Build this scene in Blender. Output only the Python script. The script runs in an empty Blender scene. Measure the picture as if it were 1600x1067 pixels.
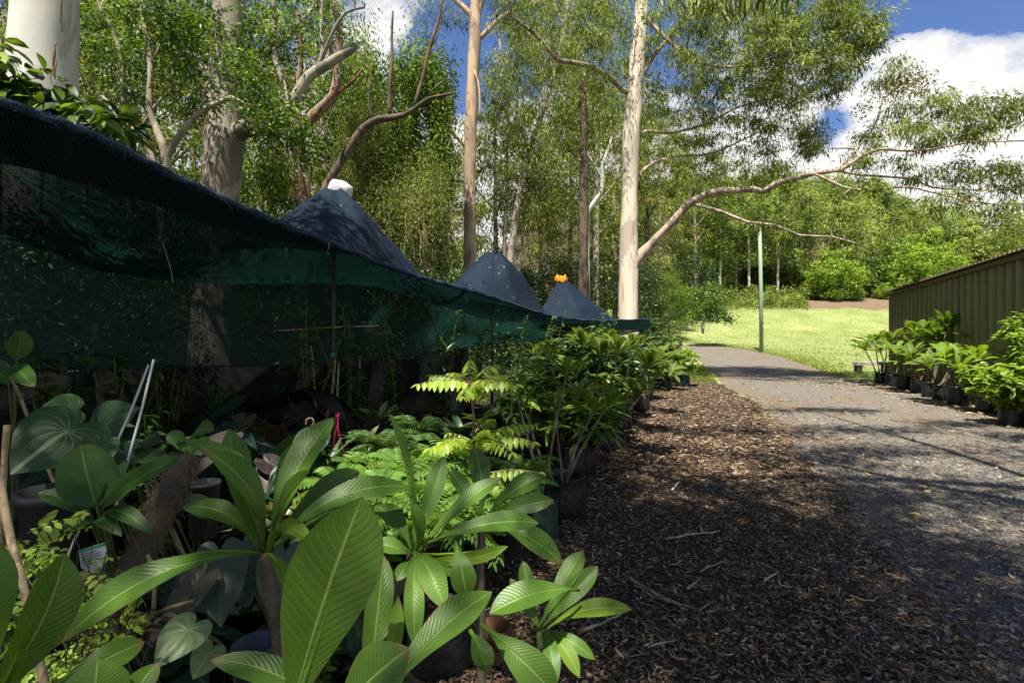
import bpy, math, random
import numpy as np
from mathutils import Vector, Matrix, Quaternion

rng = np.random.default_rng(11)
random.seed(11)
SC = bpy.context.scene
COL = SC.collection
R = math.radians

# ------------------------------------------------------------------ view constants (pixel -> place)
F, CX, HY, CAMZ = 800.0, 800.0, 530.0, 1.55
def at(px, py, Y):
    """the point Y metres in front of the camera that the photograph shows at px, py"""
    return np.array(((px - CX) / F * Y, Y, CAMZ + (HY - py) / F * Y))

def sstep(a, b, x):
    t = np.clip((np.asarray(x, float) - a) / (b - a), 0, 1)
    return t * t * (3 - 2 * t)

_GY = [-60, 13, 18, 25, 32, 38, 46, 55, 60, 66, 80, 110, 150, 200, 300]
_GZ = [0, 0, .05, .33, .75, 1.2, 2.3, 4.9, 6.1, 7.2, 11, 25, 38, 43, 46]
def gz(x, y):
    x = np.asarray(x, float); y = np.asarray(y, float)
    base = np.interp(y, _GY, _GZ)
    a = .55 + .45 * sstep(-10, 8, x)
    px = CX + F * x / np.maximum(y, 5)
    far = sstep(70, 120, y)
    hill = 1 - far * (.66 * sstep(1330, 1560, px))
    return base * a * hill + .05 * np.sin(x * .31 + 1) * np.sin(y * .23) * sstep(16, 30, y)

# ------------------------------------------------------------------ mesh builder
class MB:
    def __init__(s):
        s.v, s.q, s.t, s.uv, s.c, s.n = [], [], [], [], [], 0
    def add(s, v, q=None, t=None, uv=None, tint=.5):
        v = np.asarray(v, float).reshape(-1, 3); k = len(v)
        if q is not None and len(q): s.q.append(np.asarray(q, np.int64).reshape(-1, 4) + s.n)
        if t is not None and len(t): s.t.append(np.asarray(t, np.int64).reshape(-1, 3) + s.n)
        s.v.append(v)
        s.uv.append(np.zeros((k, 2)) if uv is None else np.asarray(uv, float).reshape(-1, 2))
        s.c.append(np.full(k, tint, float) if np.isscalar(tint) else np.asarray(tint, float))
        s.n += k
    def arrays(s):
        return (np.concatenate(s.v), np.concatenate(s.q) if s.q else np.zeros((0, 4), np.int64),
                np.concatenate(s.t) if s.t else np.zeros((0, 3), np.int64), np.concatenate(s.uv), np.concatenate(s.c))
    def mesh(s, name, mat, off=(0, 0, 0), smooth=True):
        v, q, t, uv, c = s.arrays()
        me = bpy.data.meshes.new(name)
        nv, nq, nt = len(v), len(q), len(t)
        me.vertices.add(nv); me.vertices.foreach_set('co', (v - np.asarray(off, float)).astype(np.float32).ravel())
        loops = np.concatenate([q.ravel(), t.ravel()]).astype(np.int32)
        me.loops.add(len(loops)); me.loops.foreach_set('vertex_index', loops)
        me.polygons.add(nq + nt)
        st = np.concatenate([np.arange(nq) * 4, nq * 4 + np.arange(nt) * 3]).astype(np.int32)
        me.polygons.foreach_set('loop_start', st)
        me.update(calc_edges=True)
        me.polygons.foreach_set('use_smooth', np.full(nq + nt, smooth))
        l = me.uv_layers.new(name='UVMap'); l.data.foreach_set('uv', uv[loops].astype(np.float32).ravel())
        a = me.attributes.new('tint', 'FLOAT', 'POINT'); a.data.foreach_set('value', c.astype(np.float32))
        me.materials.append(mat); me.update()
        return me
    def build(s, name, mat, parent=None, off=None, smooth=True):
        if off is None: off = tuple(parent.location) if parent is not None and parent.parent is None else (0, 0, 0)
        if parent is not None and parent.parent is not None:
            off = tuple(Vector(parent.parent.location) + Vector(parent.location))
        o = bpy.data.objects.new(name, s.mesh(name, mat, off, smooth)); COL.objects.link(o)
        if parent is not None: o.parent = parent
        return o

def tag(o, label=None, cat=None, group=None, kind=None):
    if label: o['label'] = label
    if cat: o['category'] = cat
    if group: o['group'] = group
    if kind: o['kind'] = kind
    return o
def thing(name, label, cat, loc=(0, 0, 0), group=None):
    o = bpy.data.objects.new(name, None); COL.objects.link(o)
    o.empty_display_size = .1
    o.location = tuple(float(a) for a in loc)
    return tag(o, label, cat, group)
def kids(o): return [c for c in bpy.data.objects if c.parent == o]
CHILD = {}
def dup(root, loc, rotz=0, scale=1, label=None, group=None, foliage=None):
    """a copy of a thing with copies of its parts and sub-parts"""
    if root.name not in CHILD:
        CHILD[root.name] = [(c, kids(c)) for c in kids(root)]
    r = root.copy(); COL.objects.link(r)
    r.location = tuple(float(a) for a in loc); r.rotation_euler = (0, 0, rotz); r.scale = (scale,) * 3 if np.isscalar(scale) else scale
    if label: r['label'] = label
    if group: r['group'] = group
    for ch, gs in CHILD[root.name]:
        c = ch.copy(); COL.objects.link(c); c.parent = r
        if foliage and ch.name.split('.')[0] in ('foliage', 'crown'):
            c.material_slots[0].link = 'OBJECT'; c.material_slots[0].material = foliage
        for g in gs:
            d = g.copy(); COL.objects.link(d); d.parent = c
    return r

# ------------------------------------------------------------------ shapes
def unit(a):
    a = np.asarray(a, float); return a / np.maximum(np.linalg.norm(a, axis=-1, keepdims=True), 1e-9)
def smooth_path(pts, rad, step):
    """Catmull-Rom through pts, radii along"""
    P = np.asarray(pts, float); r = np.asarray(rad, float)
    if len(P) < 3: 
        k = max(2, int(np.linalg.norm(P[-1] - P[0]) / step) + 1); t = np.linspace(0, 1, k)[:, None]
        return P[0] + (P[-1] - P[0]) * t, np.interp(t[:, 0], [0, 1], [r[0], r[-1]])
    E = np.vstack([2 * P[0] - P[1], P, 2 * P[-1] - P[-2]])
    out, ro = [], []
    for i in range(len(P) - 1):
        a, b, c, d = E[i:i + 4]
        k = max(1, int(np.ceil(np.linalg.norm(c - b) / step)))
        t = (np.arange(k) / k)[:, None]
        out.append(.5 * (2 * b + (c - a) * t + (2 * a - 5 * b + 4 * c - d) * t ** 2 + (3 * b - a - 3 * c + d) * t ** 3))
        ro.append(r[i] + (r[i + 1] - r[i]) * t[:, 0])
    out.append(P[-1:]); ro.append(r[-1:])
    return np.vstack(out), np.concatenate(ro)
def tube(mb, pts, rad, sides=6, cap=True, tint=.5, lump=0, vscale=1.0):
    P = np.asarray(pts, float); n = len(P)
    rad = np.full(n, rad, float) if np.isscalar(rad) else np.asarray(rad, float)
    T = unit(np.gradient(P, axis=0))
    u = np.zeros((n, 3)); ref = np.array((1., 0, 0)) if abs(T[0, 0]) < .8 else np.array((0, 1., 0))
    x = unit(np.cross(T[0], ref)); x = np.cross(x, T[0])
    for i in range(n):
        x = x - T[i] * np.dot(x, T[i]); x = x / max(np.linalg.norm(x), 1e-9); u[i] = x
    w = np.cross(T, u)
    a = np.arange(sides) / sides * 2 * np.pi
    rr = rad[:, None] * np.ones((1, sides))
    if lump:
        k = np.linspace(0, n * .7, n)[:, None]
        rr = rr * (1 + lump * (.6 * np.sin(a[None] * 2 + k * .9 + rng.uniform(0, 6)) + .5 * np.sin(a[None] * 3 - k * 1.7 + rng.uniform(0, 6)) + .35 * rng.standard_normal((n, sides)) * .5))
    V = P[:, None] + rr[..., None] * (np.cos(a)[None, :, None] * u[:, None] + np.sin(a)[None, :, None] * w[:, None])
    L = np.concatenate([[0], np.cumsum(np.linalg.norm(np.diff(P, axis=0), axis=1))])
    uv = np.stack([np.broadcast_to(a / 2 / np.pi, (n, sides)), np.broadcast_to(L[:, None] * vscale, (n, sides))], -1)
    i, j = np.meshgrid(np.arange(n - 1), np.arange(sides), indexing='ij'); j2 = (j + 1) % sides
    q = np.stack([i * sides + j, i * sides + j2, (i + 1) * sides + j2, (i + 1) * sides + j], -1).reshape(-1, 4)
    tr = []
    V = V.reshape(-1, 3); uv = uv.reshape(-1, 2)
    if cap:
        V = np.vstack([V, P[:1], P[-1:]]); uv = np.vstack([uv, [[0, 0], [0, L[-1] * vscale]]])
        c0, c1 = n * sides, n * sides + 1; jj = np.arange(sides); j2 = (jj + 1) % sides
        tr = np.concatenate([np.stack([np.full(sides, c0), j2, jj], -1), np.stack([np.full(sides, c1), (n - 1) * sides + jj, (n - 1) * sides + j2], -1)])
    mb.add(V, q, tr, uv, tint)
def box(mb, c, s, rz=0, tint=.5, rot=None):
    x, y, z = np.array(s) / 2
    V = np.array([(-x, -y, -z), (x, -y, -z), (x, y, -z), (-x, y, -z), (-x, -y, z), (x, -y, z), (x, y, z), (-x, y, z)], float)
    M = np.array(Matrix.Rotation(rz, 3, 'Z') if rot is None else rot)
    V = V @ M.T + np.array(c)
    q = [(0, 3, 2, 1), (4, 5, 6, 7), (0, 1, 5, 4), (1, 2, 6, 5), (2, 3, 7, 6), (3, 0, 4, 7)]
    mb.add(V, q, tint=tint)
def grid(mb, V, uv=None, tint=.5):
    """V: (n, m, 3) sheet"""
    n, m = V.shape[:2]
    i, j = np.meshgrid(np.arange(n - 1), np.arange(m - 1), indexing='ij')
    q = np.stack([i * m + j, i * m + j + 1, (i + 1) * m + j + 1, (i + 1) * m + j], -1).reshape(-1, 4)
    mb.add(V.reshape(-1, 3), q, uv=None if uv is None else uv.reshape(-1, 2), tint=tint if np.isscalar(tint) else np.asarray(tint).ravel())
def lathe(mb, prof, c, sides=20, wob=0, tint=.5):
    prof = np.asarray(prof, float); a = np.arange(sides) / sides * 2 * np.pi
    n = len(prof)
    r = prof[:, 0][:, None] * (1 + wob * (rng.standard_normal((n, sides)) * .6 + np.sin(a * 3 + rng.uniform(0, 6)) * .6))
    V = np.stack([r * np.cos(a), r * np.sin(a), np.broadcast_to(prof[:, 1][:, None], r.shape) + wob * .1 * rng.standard_normal(r.shape)], -1) + np.array(c)
    i, j = np.meshgrid(np.arange(n - 1), np.arange(sides), indexing='ij'); j2 = (j + 1) % sides
    q = np.stack([i * sides + j, i * sides + j2, (i + 1) * sides + j2, (i + 1) * sides + j], -1).reshape(-1, 4)
    uv = np.stack([np.broadcast_to(a / 6.283, r.shape), np.broadcast_to(prof[:, 1][:, None], r.shape)], -1)
    mb.add(V.reshape(-1, 3), q, uv=uv.reshape(-1, 2), tint=tint)

def kites(mb, P, D, N, L, W, tint, fold=.18, droop=.0):
    """many small leaves: each a folded four-corner blade of two faces along its midrib"""
    n = len(P)
    D = unit(D); S = unit(np.cross(D, N)); U = np.cross(S, D)
    L = np.broadcast_to(L, (n,))[:, None]; W = np.broadcast_to(W, (n,))[:, None]
    a = P; m = P + D * L * .45 + U * (fold * W); b = P + D * L - np.array((0, 0, 1.)) * (droop * L)
    l = P + D * L * .42 + S * W * .5; r = P + D * L * .42 - S * W * .5
    V = np.stack([a, l, b, r], 1).reshape(-1, 3)
    k = np.arange(n)[:, None] * 4
    t = np.concatenate([k + np.array([[0, 1, 2]]), k + np.array([[0, 2, 3]])])
    # a slight fold: lift the two side corners
    V = V.reshape(n, 4, 3); V[:, 1] += U * fold * W; V[:, 3] += U * fold * W
    uv = np.tile(np.array([(0, 0), (-1, .45), (0, 1), (1, .45)], float), (n, 1))
    mb.add(V.reshape(-1, 3), t=t, uv=uv, tint=np.repeat(np.broadcast_to(tint, (n,)), 4))

def blades(mb, P, D, N, L, W, tint, droop=.3, fold=.12):
    """many mid-size leaves with a curved midrib: ten corners each"""
    n = len(P); D = unit(D); S = unit(np.cross(D, N)); U = np.cross(S, D)
    L = np.broadcast_to(L, (n,))[:, None]; W = np.broadcast_to(W, (n,))[:, None]
    dr = np.broadcast_to(droop, (n,))[:, None]
    rows = []
    for v, w in ((0, .0), (.25, .72), (.5, 1.), (.78, .68), (1, 0)):
        c = P + D * L * v - np.array((0, 0, 1.)) * (dr * L * v * v)
        rows += [c + S * W * .5 * w + U * fold * W * w, c, c - S * W * .5 * w + U * fold * W * w]
    V = np.stack(rows, 1)
    q = []
    for i in range(4):
        a = i * 3
        q += [(a, a + 1, a + 4, a + 3), (a + 1, a + 2, a + 5, a + 4)]
    q = (np.arange(n)[:, None, None] * 15 + np.array(q)[None]).reshape(-1, 4)
    uv = np.tile(np.array([(s, v) for v in (0, .25, .5, .78, 1) for s in (-1, 0, 1)], float), (n, 1))
    mb.add(V.reshape(-1, 3), q, uv=uv, tint=np.repeat(np.broadcast_to(tint, (n,)), 15))

_FV = [0, .1, .22, .36, .5, .64, .78, .88, .95, 1.0]
PROFILE = {
    'frangipani': [.05, .07, .27, .55, .81, .98, .96, .72, .42, 0.02],
    'lance': [.06, .35, .68, .92, 1.0, .92, .7, .46, .22, .01],
    'oval': [.04, .58, .88, 1.0, 1.0, .93, .74, .5, .26, .02],
    'strap': [.7, .85, .95, 1.0, 1.0, .95, .8, .55, .3, .02],
    'spoon': [.05, .55, .86, 1.0, 1.0, .95, .8, .58, .32, .02],
}
def big_leaf(mb, base, tip, width, N, arch=.12, prof='frangipani', fold=.25, wave=.02, nv=18, nu=8, tint=.5, twist=0, sidebend=0):
    """one large leaf: a curved sheet from base to tip; UV = across (-1..1), along (0..1)"""
    base, tip = np.asarray(base, float), np.asarray(tip, float)
    L = np.linalg.norm(tip - base); D = (tip - base) / L
    N = np.asarray(N, float); S = unit(np.cross(D, N)); U = np.cross(S, D)
    v = np.linspace(0, 1, nv + 1); u = np.linspace(-1, 1, nu + 1)
    w = np.interp(v, _FV, PROFILE[prof]) * width / 2
    w = np.convolve(np.pad(w, 1, mode='edge'), [.2, .6, .2], 'valid'); w[-1] = w[-1] * .2
    C = base + D * (L * v)[:, None] + U * (arch * L * 4 * v * (1 - v))[:, None] + S * (sidebend * L * 4 * v * (1 - v))[:, None]
    ang = twist * (v - .5)
    Sv = S * np.cos(ang)[:, None] + U * np.sin(ang)[:, None]; Uv = U * np.cos(ang)[:, None] - S * np.sin(ang)[:, None]
    ph = rng.uniform(0, 6)
    uu = u[None, :, None]; ww = w[:, None, None]
    h = fold * np.abs(uu) ** 1.3 * ww + wave * L * np.sin(v[:, None, None] * 11 + ph + 1.5 * np.sign(uu)) * uu ** 2 * (ww / (width / 2))
    V = C[:, None] + Sv[:, None] * uu * ww + Uv[:, None] * h
    uv = np.stack(np.broadcast_arrays(u[None, :], v[:, None]), -1)
    grid(mb, V, uv, tint)

def heart_leaf(mb, att, tip, width, N, tint=.5, cup=.12, notch=.35, droop=.15, nr=8, na=40):
    """heart-shaped leaf round the point where its stalk joins; UV = angle / pi, radius"""
    att, tip = np.asarray(att, float), np.asarray(tip, float)
    L = np.linalg.norm(tip - att); D = (tip - att) / L
    S = unit(np.cross(D, N)); U = np.cross(S, D)
    th = np.linspace(-np.pi, np.pi, na + 1); r = np.linspace(0, 1, nr + 1)
    ta = np.abs(th) / np.pi
    ex = np.interp(ta, [0, .06, .16, .3, .45, .6, .75, .88, .96, 1], [1.0, .86, .72, .64, .62, .62, .60, .52, .34, .12 + .2 * (1 - notch)])
    x = np.cos(th) * ex; y = np.sin(th) * ex
    y = y / np.abs(y).max() * (width / 2 / L)
    X, Yy = np.outer(r, x) * L, np.outer(r, y) * L
    rr = np.sqrt(X ** 2 + Yy ** 2) / L
    H = cup * np.abs(Yy) - droop * L * rr ** 2 + .012 * L * np.cos(th * 7)[None] * r[:, None]
    V = att + D * X[..., None] + S * Yy[..., None] + U * H[..., None]
    uv = np.stack(np.broadcast_arrays((th / np.pi)[None], r[:, None]), -1)
    grid(mb, V, uv, tint)
# ------------------------------------------------------------------ materials
MATS = {}
class NT:
    def __init__(s, name):
        s.m = bpy.data.materials.new(name); s.m.use_nodes = True
        s.t = s.m.node_tree; s.t.nodes.clear()
        s.out = s.t.nodes.new('ShaderNodeOutputMaterial'); MATS[name] = s.m
    def n(s, typ, **kw):
        nd = s.t.nodes.new('ShaderNode' + typ)
        for k, v in kw.items():
            if k[0] == '_': setattr(nd, k[1:], v)
            else: s.put(nd, k.replace('_', ' '), v)
        return nd
    def put(s, nd, key, v):
        i = nd.inputs[int(key[1:])] if key[0] == 'i' and key[1:].isdigit() else nd.inputs[key]
        if isinstance(v, bpy.types.NodeSocket): s.t.links.new(v, i)
        elif isinstance(v, bpy.types.Node): s.t.links.new(v.outputs[0], i)
        else: i.default_value = tuple(v) + (1,) if isinstance(v, (tuple, list)) and len(v) == 3 and i.type == 'RGBA' else v
    def math(s, op, a, b=None, c=None, clamp=False):
        nd = s.n('Math', _operation=op, _use_clamp=clamp)
        for k, v in zip(('i0', 'i1', 'i2'), (a, b, c)):
            if v is not None: s.put(nd, k, v)
        return nd.outputs[0]
    def mix(s, f, a, b, blend='MIX'):
        nd = s.n('Mix', _data_type='RGBA', _blend_type=blend)
        s.put(nd, 'i0', f); s.put(nd, 'i6', a); s.put(nd, 'i7', b)
        return nd.outputs[2]
    def ramp(s, f, stops, interp='LINEAR'):
        nd = s.n('ValToRGB'); s.put(nd, 'Fac', f); e = nd.color_ramp.elements; nd.color_ramp.interpolation = interp
        while len(e) < len(stops): e.new(.5)
        for el, (p, c) in zip(e, stops):
            el.position = p; el.color = (c, c, c, 1) if np.isscalar(c) else tuple(c) + (1,)
        return nd.outputs[0]
    def noise(s, vec, scale, detail=3, rough=.55, dist=0):
        nd = s.n('TexNoise', Scale=scale, Detail=detail, Roughness=rough, Distortion=dist)
        if vec is not None: s.put(nd, 'Vector', vec)
        return nd.outputs[0]
    def obj(s, scale=None):
        c = s.n('TexCoord').outputs['Object']
        if scale is None: return c
        mp = s.n('Mapping'); s.put(mp, 'Vector', c); mp.inputs['Scale'].default_value = scale
        return mp.outputs[0]
    def pos(s, scale=None):
        c = s.n('NewGeometry').outputs['Position']
        if scale is None: return c
        mp = s.n('Mapping'); s.put(mp, 'Vector', c); mp.inputs['Scale'].default_value = scale
        return mp.outputs[0]
    def uv(s):
        x = s.n('SeparateXYZ'); s.put(x, 'Vector', s.n('TexCoord').outputs['UV']); return x.outputs[0], x.outputs[1]
    def tint(s): return s.n('Attribute', _attribute_name='tint').outputs['Fac']
    def bump(s, h, strength=.5, dist=.01):
        nd = s.n('Bump', Strength=strength, Distance=dist); s.put(nd, 'Height', h); return nd.outputs[0]
    def pbr(s, col, rough=.6, spec=.3, normal=None, **kw):
        nd = s.n('BsdfPrincipled'); s.put(nd, 'Base Color', col); s.put(nd, 'Roughness', rough); s.put(nd, 'Specular IOR Level', spec)
        if normal is not None: s.put(nd, 'Normal', normal)
        for k, v in kw.items(): s.put(nd, k.replace('_', ' '), v)
        return nd.outputs[0]
    def done(s, sh):
        s.t.links.new(sh, s.out.inputs['Surface']); return s.m
    def mixs(s, f, a, b):
        nd = s.n('MixShader'); s.put(nd, 'i0', f); s.put(nd, 'i1', a); s.put(nd, 'i2', b); return nd.outputs[0]

def leaf_mat(name, dark, mid, light, trans=.38, rough=.45, spec=.35, odd=None):
    k = NT(name); t = k.tint()
    stops = [(.0, dark), (.5, mid), (1., light)]
    c = k.ramp(t, stops if odd is None else stops[:2] + [(.93, light), (.97, odd)])
    p = k.pbr(c, rough, spec)
    tr = k.n('BsdfTranslucent'); k.put(tr, 'Color', k.mix(1, c, (1.5, 1.45, .55), 'MULTIPLY'))
    return k.done(k.mixs(trans, p, tr.outputs[0]))

def veined_mat(name, dark, light, vein, n=22, slope=.16, trans=.3, rough=.36, veinw=.16, mid=.05, spec=.4):
    """big leaf: pale midrib and side veins (UV: across, along)"""
    k = NT(name); u, v = k.uv(); t = k.tint()
    au = k.math('ABSOLUTE', u)
    ph = k.math('SUBTRACT', k.math('MULTIPLY', v, float(n)), k.math('MULTIPLY', k.math('POWER', au, 1.2), float(n) * slope))
    ph = k.math('ADD', ph, k.math('MULTIPLY', k.noise(k.obj(), 9, 2), .5))
    fr = k.math('ABSOLUTE', k.math('SUBTRACT', k.math('FRACT', ph), .5))           # 0 at a vein
    line = k.math('SUBTRACT', 1, k.math('DIVIDE', fr, veinw * .5), clamp=True)
    line = k.math('MULTIPLY', line, k.math('SUBTRACT', 1.0, k.math('POWER', au, 6.0), clamp=True))
    rib = k.math('SUBTRACT', 1, k.math('DIVIDE', au, mid), clamp=True)
    vm = k.math('MAXIMUM', k.math('MULTIPLY', line, .6), k.math('POWER', rib, .5))
    base = k.mix(k.math('ADD', t, k.math('MULTIPLY', k.math('SUBTRACT', k.noise(k.obj(), 14, 4), .5), .7), clamp=True), dark, light)
    spot = k.ramp(k.noise(k.obj(), 34, 3), [(.68, 0.), (.73, 1.)])
    base = k.mix(k.math('MULTIPLY', spot, .6), base, (.13, .11, .03))
    tipb = k.math('MULTIPLY', k.ramp(v, [(.90, 0.), (.97, 1.)]), k.math('GREATER_THAN', k.noise(k.obj(), 3.2, 2), .53))
    base = k.mix(k.math('MULTIPLY', tipb, .8), base, (.16, .11, .04))
    yel = k.ramp(k.noise(k.obj(), 4.5, 3), [(.58, 0.), (.76, .28)])
    base = k.mix(yel, base, (.18, .25, .03))
    edge = k.math('MULTIPLY', k.ramp(au, [(.86, 0.), (1, 1.)]), k.ramp(k.noise(k.obj(), 11, 3), [(.55, 0.), (.68, 1.)]))
    base = k.mix(edge, base, (.2, .15, .05))
    dust = k.ramp(k.noise(k.obj(), 6, 5, .65), [(.5, 0.), (.75, .16)])
    base = k.mix(dust, base, (.17, .2, .12))
    c = k.mix(vm, base, vein)
    hb = k.math('ADD', k.math('MULTIPLY', fr, .8), k.math('MULTIPLY', rib, -1.0))
    p = k.pbr(c, k.math('ADD', rough - .08, k.math('MULTIPLY', k.noise(k.obj(), 40, 3), .2)), spec, k.bump(hb, .22, .005))
    tr = k.n('BsdfTranslucent'); k.put(tr, 'Color', k.mix(1, c, (1.6, 1.5, .5), 'MULTIPLY'))
    return k.done(k.mixs(trans, p, tr.outputs[0]))

def heart_mat(name, dark, light, vein, n=13, bend=.22, trans=.2, rough=.45, vw=.08):
    k = NT(name); a, r = k.uv(); t = k.tint()
    aa = k.math('ABSOLUTE', a)
    ph = k.math('MULTIPLY', k.math('ADD', aa, k.math('MULTIPLY', k.math('MULTIPLY', r, r), bend)), float(n) * .5)
    fr = k.math('ABSOLUTE', k.math('SUBTRACT', k.math('FRACT', ph), .5))
    line = k.math('SUBTRACT', 1, k.math('DIVIDE', k.math('MULTIPLY', fr, k.math('ADD', r, .01)), vw * .42), clamp=True)
    line = k.math('MULTIPLY', line, k.math('SUBTRACT', 1.15, r, clamp=True))
    rib = k.math('SUBTRACT', 1, k.math('DIVIDE', k.math('MULTIPLY', aa, k.math('ADD', r, .1)), .02), clamp=True)
    vm = k.math('MAXIMUM', k.math('MULTIPLY', line, .8), rib)
    base = k.mix(k.math('ADD', t, k.math('MULTIPLY', k.math('SUBTRACT', k.noise(k.obj(), 12, 4), .5), .8), clamp=True), dark, light)
    c = k.mix(vm, base, vein)
    p = k.pbr(c, rough, .4, k.bump(fr, .4, .008))
    tr = k.n('BsdfTranslucent'); k.put(tr, 'Color', k.mix(1, c, (1.4, 1.4, .6), 'MULTIPLY'))
    return k.done(k.mixs(trans, p, tr.outputs[0]))

def bark_mat(name, a, b, c, patch=.0, fissure=.3, scale=1.0, rough=.8, streak=None, stretch=.18):
    """bark: long streaks, patches of shed bark, knots"""
    k = NT(name)
    P = k.obj((scale, scale, scale * stretch)); Q = k.obj((scale, scale, scale * .45))
    n1 = k.noise(P, 9, 5, .6, .4); n2 = k.noise(Q, 1.7, 4, .6, .8); n3 = k.noise(k.obj(), 38 * scale, 3)
    col = k.mix(k.ramp(n1, [(.3, 0.), (.7, 1.)]), a, b)
    if patch:
        pm = k.ramp(n2, [(.55 - patch * .12, 0.), (.58 - patch * .1, 1.)])
        col = k.mix(k.math('MULTIPLY', pm, .85), col, c)
    if streak is not None:
        sm = k.ramp(k.noise(k.obj((scale * 1.2, scale * 1.2, scale * .09)), 6, 3, .6, .6), [(.60, 0.), (.66, 1.)])
        col = k.mix(k.math('MULTIPLY', sm, .8), col, streak)
    kn = k.ramp(k.noise(k.obj((scale, scale, scale * .6)), 5.5, 2, .5), [(.2, 1.), (.26, 0.)])
    col = k.mix(k.math('MULTIPLY', kn, .7), col, (.05, .04, .03))
    col = k.mix(k.math('MULTIPLY', n3, .35 if fissure > .1 else .15), col, k.mix(1, col, (.45, .43, .4), 'MULTIPLY'))
    h = k.math('ADD', k.math('MULTIPLY', n1, fissure), k.math('MULTIPLY', n3, .25 if fissure > .1 else .03))
    return k.done(k.pbr(col, rough, .2, k.bump(h, .7, .03)))

# foliage
leaf_mat('gum_leaf', (.026, .048, .009), (.13, .182, .03), (.34, .39, .085), .38, .5, .25)
leaf_mat('gum_leaf_olive', (.022, .036, .008), (.105, .14, .026), (.31, .33, .065), .36, .5, .25, (.17, .09, .03))
leaf_mat('vine_leaf', (.016, .042, .006), (.085, .155, .018), (.27, .36, .05), .36, .5, .25)
leaf_mat('lime_vine', (.09, .125, .025), (.18, .22, .055), (.31, .33, .12), .4, .55, .2)
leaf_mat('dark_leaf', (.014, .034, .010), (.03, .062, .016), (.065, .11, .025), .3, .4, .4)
leaf_mat('broad_leaf', (.012, .034, .006), (.065, .13, .017), (.23, .33, .045), .36, .45, .3)
leaf_mat('bright_leaf', (.09, .16, .018), (.17, .27, .03), (.28, .38, .05), .42, .4, .35)
leaf_mat('hill_leaf', (.03, .055, .012), (.13, .20, .04), (.36, .41, .105), .4, .6, .2)
leaf_mat('seed_leaf', (.1, .07, .02), (.17, .14, .03), (.22, .2, .05), .35, .5, .2)
leaf_mat('fern_leaf', (.035, .10, .015), (.085, .19, .026), (.15, .28, .04), .42, .45, .3)
leaf_mat('star_leaf', (.16, .26, .03), (.25, .38, .045), (.34, .46, .06), .45, .4, .35)
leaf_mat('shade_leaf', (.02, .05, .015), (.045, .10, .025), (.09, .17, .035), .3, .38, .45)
leaf_mat('purple_leaf', (.010, .007, .007), (.020, .012, .012), (.035, .03, .025), .1, .45, .3)
leaf_mat('croton_leaf', (.11, .02, .01), (.085, .12, .015), (.2, .16, .02), .3, .35, .4)
leaf_mat('variegated_leaf', (.05, .1, .03), (.18, .24, .09), (.42, .42, .2), .35, .4, .3)
leaf_mat('grass_blade', (.10, .15, .02), (.2, .26, .045), (.32, .36, .10), .35, .6, .2)
leaf_mat('pink_petal', (.5, .1, .12), (.65, .22, .22), (.8, .5, .45), .3, .5, .2)
veined_mat('frangipani_leaf', (.04, .104, .012), (.105, .212, .022), (.27, .38, .09), 24, .15, .36, .38, .10, .045, .3)
veined_mat('frangipani_young', (.10, .19, .016), (.17, .28, .026), (.32, .42, .10), 24, .15, .42, .46, .12, .045, .22)
veined_mat('frangipani_olive', (.06, .105, .016), (.13, .195, .028), (.26, .34, .10), 24, .15, .38, .46, .10, .045, .22)
veined_mat('smooth_leaf', (.022, .068, .012), (.042, .105, .018), (.12, .22, .04), 12, .45, .2, .36, .04, .05, .25)
veined_mat('dull_leaf', (.018, .05, .018), (.035, .08, .024), (.08, .14, .04), 14, .35, .2, .35, .08, .05)
heart_mat('velvet_heart', (.02, .06, .012), (.034, .085, .016), (.3, .4, .2), 13, .25, .18, .5)
heart_mat('dark_heart', (.014, .04, .02), (.025, .06, .028), (.06, .12, .06), 13, .25, .12, .38, .05)
heart_mat('silver_heart', (.03, .05, .03), (.055, .08, .045), (.075, .09, .055), 8, .2, .12, .42, .03)
heart_mat('pale_heart', (.13, .19, .07), (.2, .27, .11), (.32, .32, .17), 9, .2, .2, .4, .05)
heart_mat('bronze_heart', (.045, .042, .024), (.075, .068, .04), (.11, .10, .06), 8, .2, .12, .4, .03)
# bark
bark_mat('white_gum_bark', (.56, .555, .50), (.46, .455, .41), (.36, .35, .31), .25, .06, .8, .7)
bark_mat('grey_bark', (.36, .325, .27), (.27, .24, .195), (.16, .14, .11), .5, .5, 1.3, .9)
bark_mat('tan_gum_bark', (.52, .39, .26), (.42, .31, .2), (.3, .22, .16), .5, .3, 1.0, .75, (.16, .10, .07))
bark_mat('cream_gum_bark', (.66, .59, .475), (.56, .48, .375), (.37, .32, .26), .45, .07, .7, .7, (.34, .19, .1))
bark_mat('dark_bark', (.12, .095, .075), (.065, .052, .042), (.17, .12, .085), .4, 1.0, 1.6, .95)
bark_mat('red_bark', (.24, .12, .075), (.12, .07, .05), (.3, .24, .2), .4, .9, 1.6, .95)
bark_mat('limb_bark', (.46, .36, .27), (.33, .26, .2), (.16, .125, .10), .5, .5, 1.6, .8)
bark_mat('pale_bark', (.44, .38, .3), (.3, .26, .2), (.2, .17, .14), .4, .3, 2, .85)
bark_mat('frangipani_bark', (.17, .15, .115), (.11, .095, .07), (.10, .085, .06), .4, .5, 9, .8)
bark_mat('green_stem', (.10, .13, .04), (.07, .09, .03), (.12, .1, .06), .3, .3, 9, .6)
bark_mat('cane', (.42, .33, .2), (.33, .25, .15), (.17, .12, .08), .35, .2, 9, .6)
bark_mat('deadwood', (.2, .16, .12), (.12, .095, .075), (.28, .23, .18), .4, .9, 2, .95)

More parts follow.
